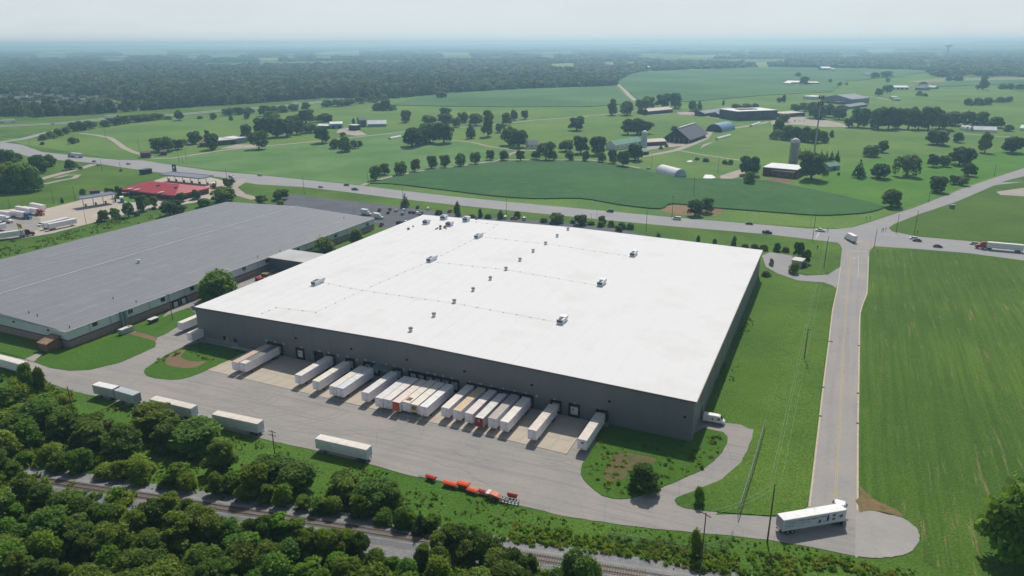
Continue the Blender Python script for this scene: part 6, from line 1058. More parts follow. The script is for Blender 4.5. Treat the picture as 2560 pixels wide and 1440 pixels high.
# ------------------------------------------------------------------ road paint and kerb edges
def line(pxs, w, m, name='road_line', z=hz + .06, dash=None):
    p = [G(*t) for t in pxs]
    if not dash: return strip_w(name, crom(p, 6) if len(p) > 2 else p, w, m, z)
    tot = 0
    for a, b_ in zip(p[:-1], p[1:]):
        d = (b_ - a); L = d.length; d.normalize(); s = 0
        while s < L - dash[0]:
            strip_w(name, [a + d * s, a + d * (s + dash[0])], w, m, z); s += dash[1]
CLN = [(2126, 640), (2119, 720), (2112, 820), (2105, 945), (2098, 1080), (2092, 1180), (2087, 1256)]
for o_ in (-.22, .22): strip_w('centre_line', offs(crom([G(*t) for t in CLN], 5), o_), .14, YELLOW, hz + .045)
for pxs in ([(2100, 668), (2093, 715), (2080, 776), (2070, 861), (2057, 961), (2043, 1081), (2030, 1190), (2021, 1266)], [(2173, 640), (2170, 715), (2167, 738), (2152, 783), (2150, 860), (2148, 1000), (2147, 1080), (2146.5, 1278)]):
    strip_w('lane_edge', crom([G(*t) for t in pxs], 5), .42, KERB, hz + .05, 0.25 if pxs[0][0] < 2120 else -.25)
line([(2146, 640), (2146, 690)], .14, WHITE, 'lane_line'); line([(2128, 628), (2168, 629)], .45, WHITE, 'stop_line', hz + .05)
for px, py in ((2079, 769 - 640 + 725), (2072, 853), (2058, 968), (2051, 1040), (2147, 864), (2145, 983), (2144, 1058)):
    o = thing('drain_grate', 'small dark drain opening in the lane edge, ' + {0: 'x'}.get(1, f'about row {py} of the lane') if False else {(2079, 854): 'dark drain opening on the left lane edge, upper one', (2072, 853): 'dark drain opening on the left lane edge level with the crossarm pole', (2058, 968): 'dark drain opening on the left lane edge below the crossarm pole', (2051, 1040): 'dark drain opening on the left lane edge, lowest', (2147, 864): 'dark drain opening on the right lane edge level with the crossarm pole', (2145, 983): 'dark drain opening on the right lane edge, middle one', (2144, 1058): 'dark drain opening on the right lane edge, lowest'}[(px, py)], 'drain', G(px, py, hz + .06)); MB().box(-.35, .35, -.35, .35, 0, .05).build('frame', CHASSIS, o); MB().box(-.25, .25, -.25, .25, .05, .09).build('grille', BLACK, o)
HWT = [(425, 418), (640, 445), (765, 456), (865, 466), (990, 480), (1140, 499), (1280, 513), (1455, 531), (1660, 550), (1920, 572), (2060, 588)]
HWB = [(425, 424), (640, 452), (765, 461), (865, 470.5), (990, 487), (1140, 505), (1280, 519), (1455, 537), (1660, 556.5), (1920, 578), (2060, 594)]
line(HWT, .16, YELLOW, 'yellow_line', hz + .03); line(HWB, .16, YELLOW, 'yellow_line', hz + .03)
line([(t[0], t[1] - 5) for t in HWT], .16, WHITE, 'lane_line', hz + .03, dash=(4, 13)); line([(t[0], t[1] + 4.5) for t in HWB], .16, WHITE, 'lane_line', hz + .03, dash=(4, 13))
line([(2040, 594), (2048, 582)], .6, WHITE, 'stop_line', hz + .04); line([(2260, 603), (2300, 607), (2420, 618), (2600, 636)], .16, YELLOW, 'yellow_line', hz + .03); line([(2150, 572), (2230, 546), (2330, 510), (2480, 450)], .16, YELLOW, 'yellow_line', hz + .04)
def arrow(px, py, hd, z=hz + .045):
    p = G(px, py); d = Vector((math.cos(hd), math.sin(hd), 0)); n_ = Vector((-d.y, d.x, 0)); f = lambda a, b_: tuple(p + d * a + n_ * b_ + Vector((0, 0, z)))
    me = bpy.data.meshes.new('road_arrow'); me.from_pydata([f(-1.6, -.1), (f(.5, -.1)), f(.5, .1), f(-1.6, .1), f(.5, -.5), f(1.7, 0), f(.5, .5)], [], [(0, 1, 2, 3), (4, 5, 6)]); me.materials.append(WHITE); tag(link('road_arrow', me), kind='structure')
for px, py, hd in ((1980, 580, HD_HW), (2137, 646, AU + R(66)), (2173, 566, HD_HW - R(60)), (2215, 550, HD_HW + R(30)), (2367, 615, HD_HW + PI), (1838, 566, HD_HW + PI), (1640, 537 + 12, HD_HW + PI), (930, 477, HD_HW)): arrow(px, py, hd)
# worn-in tyre marks and sealed cracks in the paving
TYRE = mat('tyre_marks', lin(139, 137, 134), rough=.9, var=.1, scale=.4); SEAL = mat('crack_sealant', lin(112, 111, 110), rough=.8)
gt = random.Random(8)
for k in range(6):
    x0, y0 = gt.uniform(30, 150), gt.uniform(-21, -27); x1 = x0 - gt.uniform(14, 34); pts = [from_site(x0, y0 + 1), from_site(x0 - 1, y0 - 5), from_site((x0 + x1) / 2 - 2, y0 - 12 - gt.uniform(0, 3)), from_site(x1, y0 - 14 - gt.uniform(0, 3))]
    for o_ in (-1, 1): strip_w('tyre_mark', offs(crom(pts, 6), o_), .34, TYRE, hz + .008 + .0004 * k)
for k in range(7):
    x0, y0 = gt.uniform(20, 165), gt.uniform(-24, -38); q = Vector((x0, y0, 0)); pts = []
    for j in range(9): pts.append(from_site(q.x, q.y)); q += Vector((gt.uniform(1.2, 2.6), gt.uniform(-.9, .7), 0))
    strip_w('sealed_crack', pts, .1, SEAL, hz + .018)
# ------------------------------------------------------------------ orange equipment along the yard edge
ORG = mat('orange_paint', lin(222, 84, 30), rough=.5, var=.1); RED2 = mat('faded_red_paint', lin(192, 56, 44), rough=.55, var=.15); GALV = mat('bin_frame', lin(150, 160, 162), rough=.5)
def hopper(px, py, L, W, H, hd, m, lab, tongue=False, legs=True, z0=.3):
    H *= .68; W *= .8
    o = thing('spreader_hopper', lab, 'equipment', G(px, py, hz), hd); v = [(-L / 2 * .8, -W * .25, z0), (L / 2 * .8, -W * .25, z0), (L / 2 * .8, W * .25, z0), (-L / 2 * .8, W * .25, z0), (-L / 2, -W / 2, H), (L / 2, -W / 2, H), (L / 2, W / 2, H), (-L / 2, W / 2, H)]
    MB().add(v, [(3, 2, 1, 0), (0, 1, 5, 4), (1, 2, 6, 5), (2, 3, 7, 6), (3, 0, 4, 7)]).build('hopper', m, o); MB().prism_x([(-W / 2, H), (W / 2, H), (W * .25, H + .22), (-W * .25, H + .22)], -L / 2, L / 2).build('lid', m, o)
    MB().box(-L / 2 - .03, L / 2 + .03, -W / 2 - .04, W / 2 + .04, H - .12, H - .01).build('rim', m, o); MB().box(-L / 2, L / 2, -.06, .06, H + .21, H + .29).build('ridge_bar', m, o)
    if legs:
        for x in (-L * .38, L * .38):
            for y in (-W * .3, W * .3): MB().box(x - .05, x + .05, y - .05, y + .05, 0, z0 + .35).build('leg', GALV, o)
    if tongue: MB().tube([(L / 2, -.3, z0), (L / 2 + 2.4, 0, z0 - .1)], .05, 5).tube([(L / 2, .3, z0), (L / 2 + 2.4, 0, z0 - .1)], .05, 5).build('drawbar', GALV, o); [wheel(o, 0, y, .4, WC) for y in (-W * .5, W * .5)]
    return o
def hd2(x0, y0, x1, y1): a, b_ = G(x0, y0), G(x1, y1); return math.atan2(b_.y - a.y, b_.x - a.x)
hopper(1078, 1200, 2.9, 1.5, 1.5, hd2(1102, 1204, 1065, 1192), RED2, 'red hopper on a wheeled drawbar, at the upper end of the orange equipment row', True)
hopper(1126, 1216, 3.9, 1.8, 1.5, hd2(1110, 1212, 1143, 1220), ORG, 'long flat orange hopper, second in the equipment row'); hopper(1159, 1219, 3.2, 2.1, 1.9, hd2(1145, 1215, 1175, 1222), ORG, 'tall orange hopper between two lower ones'); hopper(1182, 1232, 3.0, 1.7, 1.3, hd2(1170, 1226, 1196, 1234), ORG, 'low orange hopper with a ridged lid right of the tall one'); hopper(1210, 1236, 2.9, 1.4, 1.4, hd2(1197, 1231, 1222, 1238), RED2, 'dark red hopper next to the faded salmon trailer')
o = thing('spreader_trailer', 'faded salmon spreader on wheels with a long drawbar', 'equipment', G(1236, 1247, hz), hd2(1222, 1238, 1262, 1253)); SALM = mat('salmon_paint', lin(206, 122, 100), rough=.6, var=.2)
MB().loft([[(x, y, z) for y, z in ((-w, .6), (w, .6), (w * 1.5, h_), (-w * 1.5, h_))] for x, w, h_ in ((-1.6, .5, 1.3), (-.4, .6, 1.7), (1.0, .5, 1.5), (1.8, .2, 1.0))]).build('body', SALM, o); MB().tube([(1.6, 0, .8), (4.2, 0, .6)], .16, 6).build('drawbar', SALM, o); MB().box(-2.1, -1.2, -.9, .9, 1.3, 1.5).build('white_sack', TRROOF, o, color=lin(206, 204, 200))
for y in (-1.0, 1.0): wheel(o, .6, y, .45, WS)
o = thing('steel_crate', 'grey steel crate frame with open bays at the lower end of the equipment row', 'crate', G(1275, 1257, hz), hd2(1258, 1249, 1295, 1257))
MB().box(-2.2, 2.2, -.6, .6, .1, .2).box(-2.2, 2.2, -.6, -.5, .95, 1.1).box(-2.2, 2.2, .5, .6, .95, 1.1).build('frame', GALV, o)
for k in range(6): MB().box(-2.2 + k * .86, -2.1 + k * .86, -.6, .6, .2, 1.1).build('upright', GALV, o)
hopper(1281, 1246, 2.6, .9, 1.7, hd2(1268, 1242, 1293, 1247), RED2, 'red box standing behind the grey steel crate')
# ------------------------------------------------------------------ farm tracks, yards
for nm, pxs, w in (('farm_road', [(378, 397), (430, 396), (500, 385), (560, 376), (648, 367), (770, 356), (900, 342), (1010, 330), (1030, 326), (1130, 320), (1190, 316), (1290, 306), (1330, 301), (1430, 294), (1530, 285), (1570, 280), (1600, 276)], 5.5), ('field_track', [(1588, 252), (1572, 238), (1558, 222), (1546, 211)], 9), ('farm_lane', [(905, 464), (935, 452), (975, 443), (1020, 434), (1080, 423), (1150, 415), (1220, 405), (1260, 400), (1330, 400), (1480, 401), (1530, 409), (1570, 416), (1600, 421)], 4.2), ('farm_lane', [(1128, 351), (1180, 356), (1230, 368), (1262, 372), (1300, 378), (1340, 377)], 3.6), ('farm_lane', [(1250, 400), (1275, 385), (1310, 375)], 5), ('silo_drive', [(1600, 392), (1640, 386), (1690, 376), (1730, 361), (1762, 347), (1770, 336), (1776, 330), (1830, 321), (1880, 314), (1925, 304)], 8), ('farm_lane', [(1694, 376), (1760, 388), (1850, 401), (1880, 405)], 4), ('gravel_track', [(200, 334), (240, 338), (275, 345), (295, 358), (310, 370), (335, 381), (360, 388), (378, 393)], 6), ('college_drive', [(1920, 305), (1960, 309), (2000, 306), (2060, 312), (2120, 319), (2200, 326), (2300, 330), (2400, 334), (2520, 343), (2600, 350)], 6), ('barn_track', [(1600, 290), (1680, 285), (1760, 291), (1800, 297)], 5), ('side_road', [(236, 411), (200, 422), (150, 435), (100, 449), (60, 456)], 8), ('side_loop', [(110, 461), (150, 452), (185, 446), (196, 438), (170, 438), (140, 445)], 5), ('station_road', [(606, 448), (600, 458), (580, 470), (600, 487), (640, 498)], 8), ('barn_lane', [(2160, 241), (2190, 243), (2220, 250), (2235, 250)], 5), ('barn_lane', [(2350, 225), (2420, 226), (2460, 227)], 5)):
    strip(nm, [(t[0], t[1]) for t in pxs], w, GRAVEL, .22 if w > 5 else .2)
strip('freeway', [(-300, 345), (0, 315.5), (150, 309), (275, 296), (380, 290), (455, 286), (555, 276), (640, 270), (730, 263), (800, 255), (880, 246)], 9, HIWAY, .2, off=9); strip('freeway', [(-300, 345), (0, 315.5), (150, 309), (275, 296), (380, 290), (455, 286), (555, 276), (640, 270), (730, 263), (800, 255), (880, 246)], 9, HIWAY, .2, off=-9)
strip('freeway_ramp', [(-60, 366), (0, 356), (60, 347), (110, 334), (160, 322)], 12, HIWAY, .16)
for px in ([(1962, 294), (2000, 292), (2060, 300), (2100, 308), (2125, 318), (2060, 318), (1990, 312), (1930, 312), (1925, 304)], [(1690, 281), (1770, 278), (1772, 287), (1700, 287)], [(1625, 353), (1700, 358), (1720, 364), (1660, 370), (1600, 378)], [(1758, 362), (1790, 352), (1770, 362), (1750, 372)], [(850, 322), (880, 320), (905, 330), (918, 338), (890, 340), (840, 332)], [(550, 372), (590, 362), (640, 362), (665, 366), (620, 372)], [(1800, 440), (1850, 424), (1860, 420), (1862, 438), (1830, 448), (1802, 448)], [(2490, 480), (2560, 470), (2560, 492), (2500, 488)]): sheet('farm_yard', px, GRAVEL, .24)
# ------------------------------------------------------------------ buildings seen from afar
BM = {k: mat('farm_' + k, lin(*c), rough=.6, var=.08, scale=.15) for k, c in dict(white=(216, 218, 218), offwhite=(196, 194, 188), grey=(128, 136, 144), dark=(52, 54, 60), dgrey=(84, 90, 100), tan=(180, 168, 150), brick=(112, 74, 62), brown=(94, 72, 62), green=(104, 150, 128), blue=(112, 146, 176), red=(188, 44, 50), pale=(158, 176, 190), slate=(120, 124, 134)).items()}
def building(name, label, a, b_, depth, hw, hr, wall, roof, style='gable', cat='building', group=None, openfront=False, doors=0, overh=.5, wins=0, z=0.0):  # openfront paints the solid wall dark, for the shade inside
    """front base corners a -> b (survey pixels, left to right), depth away from the camera, wall and ridge heights in metres"""
    A, B = G(*a), G(*b_); d = B - A; L = d.length; hd = math.atan2(d.y, d.x); o = thing(name, label, cat, (A.x, A.y, z), hd, group)
    W, Rf = BM[wall], BM[roof]
    if style == 'gable':       # ridge parallel to the front
        MB().prism_x([(0, 0), (depth, 0), (depth, hw), (depth / 2, hr), (0, hw)], 0, L).build('wall', BM['dark'] if openfront else W, o); e = overh; s = (hr - hw) / (depth / 2) * e
        MB().prism_x([(-e, hw - s + .05), (depth / 2, hr + .05), (depth + e, hw - s + .05), (depth + e, hw - s + .3), (depth / 2, hr + .3), (-e, hw - s + .3)], -e, L + e).build('roof', Rf, o)
    elif style == 'gablefront':  # ridge runs away from the camera
        MB().prism([(0, 0), (L, 0), (L, hw), (L / 2, hr), (0, hw)], 0, depth).build('wall', W, o); e = overh; s = (hr - hw) / (L / 2) * e
        MB().prism([(-e, hw - s + .05), (L / 2, hr + .05), (L + e, hw - s + .05), (L + e, hw - s + .3), (L / 2, hr + .3), (-e, hw - s + .3)], -e, depth + e).build('roof', Rf, o)
    elif style == 'hip':
        MB().box(0, L, 0, depth, 0, hw).build('wall', BM['dark'] if openfront else W, o); k = min(depth, L) / 2 * .9; e = overh
        MB().add([(-e, -e, hw + .05), (L + e, -e, hw + .05), (L + e, depth + e, hw + .05), (-e, depth + e, hw + .05), (k, depth / 2, hr), (L - k, depth / 2, hr)] if L > depth else [(-e, -e, hw + .05), (L + e, -e, hw + .05), (L + e, depth + e, hw + .05), (-e, depth + e, hw + .05), (L / 2, k, hr), (L / 2, depth - k, hr)], [(0, 1, 5, 4), (1, 2, 5), (2, 3, 4, 5), (3, 0, 4), (3, 2, 1, 0)] if L > depth else [(0, 1, 4), (1, 2, 5, 4), (2, 3, 5), (3, 0, 4, 5), (3, 2, 1, 0)]).build('roof', Rf, o)
    elif style == 'flat':
        MB().box(0, L, 0, depth, 0, hw).build('wall', W, o); MB().box(-.3, L + .3, -.3, depth + .3, hw + .02, hw + .5).build('roof', Rf, o)
    elif style in ('arch', 'archx'):
        if style == 'arch': r = depth / 2; MB().prism_x([(r + r * math.cos(math.pi * k / 12), hr * math.sin(math.pi * k / 12)) for k in range(13)][::-1], 0, L).build('shell', Rf, o); MB().prism_x([(r + r * .92 * math.cos(math.pi * k / 12), hr * .92 * math.sin(math.pi * k / 12)) for k in range(13)][::-1], -.12, L + .1).build('end_wall', W, o)
        else: r = L / 2; MB().prism([(r - r * math.cos(math.pi * k / 12), hr * math.sin(math.pi * k / 12)) for k in range(13)][::-1], 0, depth).build('shell', Rf, o); MB().prism([(r - r * .92 * math.cos(math.pi * k / 12), hr * .92 * math.sin(math.pi * k / 12)) for k in range(13)][::-1], -.12, depth + .1).build('end_wall', W, o)
    for k in range(doors): x = L * (k + .5) / doors; MB().box(x - min(1.8, L / doors * .35), x + min(1.8, L / doors * .35), -.12, 0, .02, min(hw * .8, 3.6)).build('door', BM['dark'], o)
    for k in range(wins): x = L * (k + .5) / wins; MB().box(x - .7, x + .7, -.1, 0, hw * .4, hw * .75).build('window', GLASS, o)
    return o
Bd = building
Bd('open_barn', 'long tan roofed open barn with dark sides by the field track', (1618, 287), (1682, 281), 20, 5, 8, 'dark', 'tan', 'gable', openfront=True, doors=4)
Bd('livestock_barn', 'low grey roofed barn, farther of the twin barns', (1761, 291), (1834, 279), 16, 4, 7, 'dark', 'grey', doors=5); Bd('livestock_barn', 'low grey roofed barn, nearer of the twin barns', (1799, 294), (1848, 285), 15, 4, 7, 'dark', 'grey', doors=4)
o = Bd('college_building', 'big dark flat roofed building with a white roof and black roof panels', (1841, 302), (1942, 298), 44, 12.5, 0, 'dark', 'white', 'flat', wins=12)
for k in range(6): MB().box(16 + k * 5, 19.5 + k * 5, 16, 30, 13.02, 14.0).build('roof_panel', BM['dark'], o)
Bd('college_wing', 'lower brownish wing right of the big dark building', (1960, 294), (2012, 290), 26, 5, 0, 'brown', 'tan', 'flat', wins=7)
o = Bd('freestall_barn', 'very large open barn with a steep dark grey roof and white ridge vent', (1662, 354), (1722, 358), 62, 5.2, 15, 'dark', 'dgrey', 'gablefront', openfront=False, overh=2.5)  # open sides are solid walls, painted dark as the shaded interior
_L = (G(1722, 358) - G(1662, 354)).length; MB().box(_L / 2 - .8, _L / 2 + .8, 4, 60, 15.1, 16).build('ridge_vent', BM['white'], o)
for k in range(6): MB().box(_L * k / 5 - .2, _L * k / 5 + .2, -.45, -.05, 0, 5.1).build('post', BM['offwhite'], o)
Bd('feed_shed', 'tan roofed open feed shed between the white silo and the big barn', (1614, 366), (1665, 363), 15, 4.2, 6.5, 'dark', 'tan', openfront=True, doors=3)
Bd('milking_parlour', 'long white building with a pale green roof behind the lane trees', (1538, 376), (1604, 364), 12, 5, 9, 'white', 'green', wins=6); Bd('silo_cabin', 'small white cabin with a green roof at the foot of the white silo', (1604, 389), (1622, 387), 9, 3.6, 6, 'dgrey', 'green', doors=1)
def silo(px, py, ty, w, label, c):
    p = G(px, py); h = hgt(px, py, ty); r = w * mpp(px, py) / 2; o = thing('silo', label, 'silo', p); m = mat('silo_' + c, lin(*BMC[c]), rough=.7, var=.12, scale=.4)
    MB().cyl_z(0, 0, r, 0, h - r, 20).build('shaft', m, o); MB().loft([[(r * 1.03 * math.cos(t) * math.cos(2 * PI * i / 20), r * 1.03 * math.cos(t) * math.sin(2 * PI * i / 20), h - r + r * math.sin(t)) for i in range(20)] for t in np.linspace(0, 1.5, 7)], True).build('dome', BM['white' if c == 'pale' else 'offwhite'], o)
    for k in range(int((h - r) / 2.2)): MB().cyl_z(0, 0, r * 1.015, 1 + k * 2.2, 1.14 + k * 2.2, 20).build('hoop', m, o)
    MB().box(-.4, .4, -r - .5, -r + .1, .5, h - r).build('chute', m, o)
BMC = dict(pale=(176, 186, 198), cement=(150, 144, 142)); silo(1609, 380, 326, 15, 'slim pale silo with a white dome beside the green roofed cabin', 'pale'); silo(1982, 410, 345, 22, 'tall cement silo with a domed cap behind the brick farm building', 'cement')
Bd('quonset_hut', 'blue half round metal hut with a dark open end', (1806, 331), (1838, 324), 22, 0, 9.5, 'dark', 'blue', 'arch');  # the open end is a solid end wall coloured like the shade within
for a, b_, lab in (((1796, 350), (1829, 341), 'long white feed bag lying on the grass below the blue hut'), ((1881, 317), (1903, 309), 'white feed bag on the grass in front of the dark college building'), ((978, 349), (1004, 344), 'short white tube lying in front of the pasture grove')): Bd('feed_bag', lab, a, b_, 4, 0, 2.6, 'offwhite', 'white', 'arch', cat='feed bag')
Bd('farmhouse', 'small pale house half hidden behind the lane trees', (1314, 371), (1345, 371), 9, 4, 7.5, 'white', 'slate', wins=3); Bd('greenhouse_tunnel', 'white half round greenhouse tunnel at the soybean field edge', (1684, 444), (1717, 441), 26, 0, 6.5, 'pale', 'white', 'archx')
Bd('farm_building', 'brick farm building with a white and grey roof beside the tall cement silo', (1906, 438), (1990, 446), 26, 6.5, 0, 'brick', 'white', 'flat', wins=5, doors=2); Bd('farm_annex', 'lower grey roofed front of the brick farm building', (1928, 441), (1984, 447), 5, 4.8, 0, 'brick', 'grey', 'flat', wins=3, z=.02)
Bd('garden_shed', 'small pale blue shed with a green roof right of the huge oak', (2072, 428), (2099, 424), 9, 3.8, 6.2, 'blue', 'green', doors=1)
Bd('warehouse_barn', 'wide grey machinery hall with a pale roof front beyond the college', (2052, 257), (2128, 262), 60, 9, 15, 'slate', 'grey', 'gablefront', doors=2); Bd('white_shed', 'small white roofed shed in front of the grey machinery hall', (2094, 261), (2112, 261), 14, 4, 0, 'dgrey', 'white', 'flat'); Bd('grey_shed', 'low slate roofed shed at the edge of the college grove', (2122, 273), (2168, 266), 20, 3.5, 6, 'dgrey', 'slate'); Bd('white_shed', 'white roofed lean to left of the grey machinery hall', (2036, 249), (2058, 247), 24, 5, 0, 'offwhite', 'white', 'flat')
Bd('poultry_house', 'long white shed in the distant fields right of two trees', (2228, 224), (2272, 224), 30, 5, 8, 'pale', 'white', doors=4); Bd('hip_roof_barn', 'dark hip roofed barn right of the long white shed in the distance', (2287, 225), (2311, 226), 34, 5, 13, 'dgrey', 'slate', 'hip'); Bd('distant_shed', 'tan roofed shed beside the dark hip roofed barn', (2312, 222), (2336, 223), 24, 4, 7, 'slate', 'tan')
Bd('distant_shed', 'white shed left of the round tree in the far crop fields', (1964, 209), (1998, 210), 30, 4, 7, 'dgrey', 'white'); Bd('distant_shed', 'small white building at the far left of the crop field farm', (1958, 211), (1974, 212), 16, 4, 6, 'offwhite', 'white'); Bd('distant_shed', 'pale shed right of the round tree in the far crop fields', (2020, 211), (2047, 211), 30, 4, 6.5, 'slate', 'offwhite')
Bd('distant_house', 'tiny white house beside trees in the far fields', (2164, 191), (2180, 191), 24, 6, 12, 'white', 'slate'); Bd('distant_shed', 'long white roofed shed against the far tree line', (2054, 176), (2078, 176), 50, 8, 13, 'grey', 'white'); Bd('distant_shed', 'small tan shed at the right end of the far white one', (2079, 177), (2087, 177), 40, 6, 10, 'tan', 'tan')
Bd('trailer_home', 'upper of two pale mobile sheds in the middle fields', (2229, 247), (2243, 247), 10, 3, 4.5, 'green', 'offwhite'); Bd('trailer_home', 'lower of two pale mobile sheds in the middle fields', (2235, 252), (2251, 252), 10, 3, 4.5, 'pale', 'green')
Bd('greenhouse', 'long bright white greenhouse on the far lawn drive', (2434, 329), (2491, 331), 12, 2.5, 6, 'white', 'white', 'gable'); Bd('greenhouse', 'short white tunnel left of the long bright greenhouse', (2412, 328), (2422, 328), 12, 0, 6, 'white', 'white', 'archx'); Bd('greenhouse', 'second short white tunnel left of the long bright greenhouse', (2423, 328), (2433, 328), 12, 0, 6, 'white', 'white', 'archx'); Bd('white_shed', 'white shed cut off by the right edge on the far lawn', (2549, 326), (2580, 328), 14, 3, 6, 'white', 'white')
Bd('workshop', 'blue fronted metal workshop with a long white roof by the farm road', (826, 322), (857, 321), 16, 6, 8, 'blue', 'white', 'gable', doors=2); Bd('workshop_wing', 'long low white roofed wing left of the blue fronted workshop', (793, 321), (825, 322), 14, 3.5, 5, 'dark', 'white', 'gable', doors=3)
Bd('black_workshop', 'small black building with a white roof beside the workshops', (872, 326), (891, 327), 9, 6.5, 0, 'dark', 'white', 'flat', doors=1); Bd('grain_tower', 'dark grain tower cluster left of the white greenhouse', (899, 318), (916, 317), 9, 9, 13, 'dgrey', 'slate', 'gable'); Bd('greenhouse', 'white roofed greenhouse at the right end of the workshops', (920, 318), (966, 317), 13, 4, 8, 'pale', 'white', wins=8)
Bd('brick_house', 'low brick house with a brown roof beside shade trees', (500, 368), (545, 366), 18, 4, 6, 'brown', 'brown', wins=4); Bd('brick_building', 'low brick building with a white roof and a white porch, right of the brown house', (548, 364), (592, 360), 26, 5, 0, 'brown', 'offwhite', 'flat', wins=4, doors=2); Bd('white_porch', 'white framed flat roof porch at the right of the low brick building', (590, 360), (618, 356), 22, 5.5, 0, 'slate', 'white', 'flat')
Bd('brown_shed', 'dark brown shed where the gravel track meets the farm road', (352, 395), (376, 394), 8, 4.5, 5.6, 'brown', 'brown'); Bd('brown_shed', 'smaller brown shed right of the dark one by the farm road', (402, 389), (418, 388), 7, 3.6, 4.8, 'brown', 'brown'); Bd('dark_container', 'black flat container on the verge behind the fuel canopy', (360, 437), (381, 433), 5, 3.6, 0, 'dark', 'dark', 'flat', cat='container'); Bd('dumpster_enclosure', 'dark fenced bin enclosure left of the diesel canopy', (226, 490), (250, 488), 6, 3, 0, 'dark', 'brown', 'flat', cat='enclosure')
Bd('block_enclosure', 'small tan block enclosure by the corner car park', (1978, 666), (2003, 670), 6, 3, 0, 'tan', 'offwhite', 'flat', cat='enclosure'); Bd('equipment_box', 'pair of grey cabinets on the right hand lawn', (2377, 522), (2387, 522), 2, 2.2, 0, 'grey', 'grey', 'flat', cat='cabinet')
for px, py, lab in ((1622, 423, 'left'), (1646, 426, 'middle'), (1666, 427, 'right')): car('sedan', px, py, HD_HW, KS, f'silver car, {lab} of three by the white greenhouse tunnel', 'cars by the tunnel', z=.05)
for px, py, c, lab in ((1987, 303, KD, 'dark car in the college car park'), (1999, 303, KW, 'white car in the middle of the college car park'), (2010, 303, KS, 'silver car at the right of the college car park')): car('sedan', px, py, 1.2, c, lab, 'college car park cars', z=.28)
sheet('white_slab', [(1757, 446), (1763, 437), (1780, 438), (1790, 445), (1775, 448)], BM['white'], .3); sheet('white_slab', [(1716, 404), (1727, 401), (1732, 405), (1720, 406)], BM['white'], .3)
# cell tower and far water tower
o = thing('cell_tower', 'tall slim mast with antennas standing behind the college grove', 'tower', G(2036, 379)); h = hgt(2036, 379, 240)
MB().cyl_z(0, 0, .9, 0, h, 12, .5).build('mast', mat('mast_metal', lin(150, 156, 160), rough=.5), o)
for z in (h - 1, h - 7, h - 21):
    a = MB().cyl_z(0, 0, 1.5, z - .15, z + .15, 12).build('platform', STEEL, o)
    for k in range(9): t = 2 * PI * k / 9; MB().box(2.2 * math.cos(t) - .25, 2.2 * math.cos(t) + .25, 2.2 * math.sin(t) - .25, 2.2 * math.sin(t) + .25, z - 1.6, z + 1.6).build('antenna', CHASSIS, a)
o = thing('water_tower', 'pale water tower far away on the right horizon', 'water tower', G(2368, 138)); hh = hgt(2368, 138, 109); rr = 9.5 * mpp(2368, 138)
MB().loft([[(rr * f * math.cos(2 * PI * i / 16), rr * f * math.sin(2 * PI * i / 16), z) for i in range(16)] for f, z in ((.3, hh * .68), (.95, hh * .8), (1, hh * .88), (.7, hh * .97), (.1, hh))], True).build('tank', BM['white'], o); MB().cyl_z(0, 0, rr * .3, 0, hh * .7, 12).build('shaft', BM['pale'], o)
# far industrial roofs on the plain
for i, (x0, x1, y, hw, c, lab) in enumerate(((92, 168, 136, 16, 'white', 'brilliant long white roof far away on the left plain'), (262, 312, 147, 12, 'offwhite', 'dull long roof far away right of the brilliant one'), (526, 600, 137, 12, 'offwhite', 'long pale roof far away near the horizon left of centre'), (468, 492, 140, 12, 'offwhite', 'short pale roof far away left of a long one'), (718, 734, 140, 12, 'white', 'tiny white roof in the left far plain'), (790, 830, 139, 10, 'offwhite', 'faint pale roof in the far plain'), (856, 862, 130, 18, 'white', 'tiny bright building near the horizon'), (1352, 1385, 136, 10, 'offwhite', 'pale roof far away just right of centre'), (1414, 1424, 129, 14, 'offwhite', 'small pale roof near the horizon right of centre'), (1864, 1873, 128, 20, 'white', 'tiny white building near the horizon, far right of centre'), (2104, 2112, 136, 14, 'white', 'small white roof far away left of a pinkish one'), (2120, 2142, 135, 14, 'tan', 'pinkish roof far away on the right plain'), (2200, 2232, 121, 22, 'white', 'long white roof near the right horizon'), (2338, 2360, 133, 14, 'offwhite', 'pale roof far away below the water tower'), (2315, 2326, 160, 14, 'white', 'bright white gable in the far right woods'), (1620, 1626, 175, 12, 'white', 'tiny white house at the far wood corner'))):
    Bd('distant_warehouse', lab, (x0, y), (x1, y), 140, hw, 0, 'pale' if c != 'white' else 'offwhite', c, 'flat')
# houses of the settlement beyond the freeway
gh = random.Random(5); hp_ = HOUSES
for i, (x, y) in enumerate(hp_):
    p = G(x, y); w = gh.uniform(12, 19); o = thing('suburban_house', 'grey roofed house among trees in the settlement beyond the freeway', 'house', p, gh.uniform(-.5, .5), 'houses in the settlement beyond the freeway'); c = gh.choice(['slate', 'grey', 'slate', 'brown', 'dgrey'])
    MB().prism_x([(-5, 0), (5, 0), (5, 3.4), (0, 6.4), (-5, 3.4)], -w / 2, w / 2).build('wall', BM[gh.choice(['offwhite', 'tan', 'brick'])], o); MB().prism_x([(-5.6, 3.05), (0, 6.45), (5.6, 3.05), (5.6, 3.3), (0, 6.75), (-5.6, 3.3)], -w / 2 - .5, w / 2 + .5).build('roof', BM[c], o); MB().box(-w * .3, -w * .3 + 1.4, -5.1, -5.0, .8, 2.3).build('window', GLASS, o); MB().box(w * .1, w * .1 + 1.1, -5.1, -5.0, 0, 2.2).build('door', BM['dark'], o)
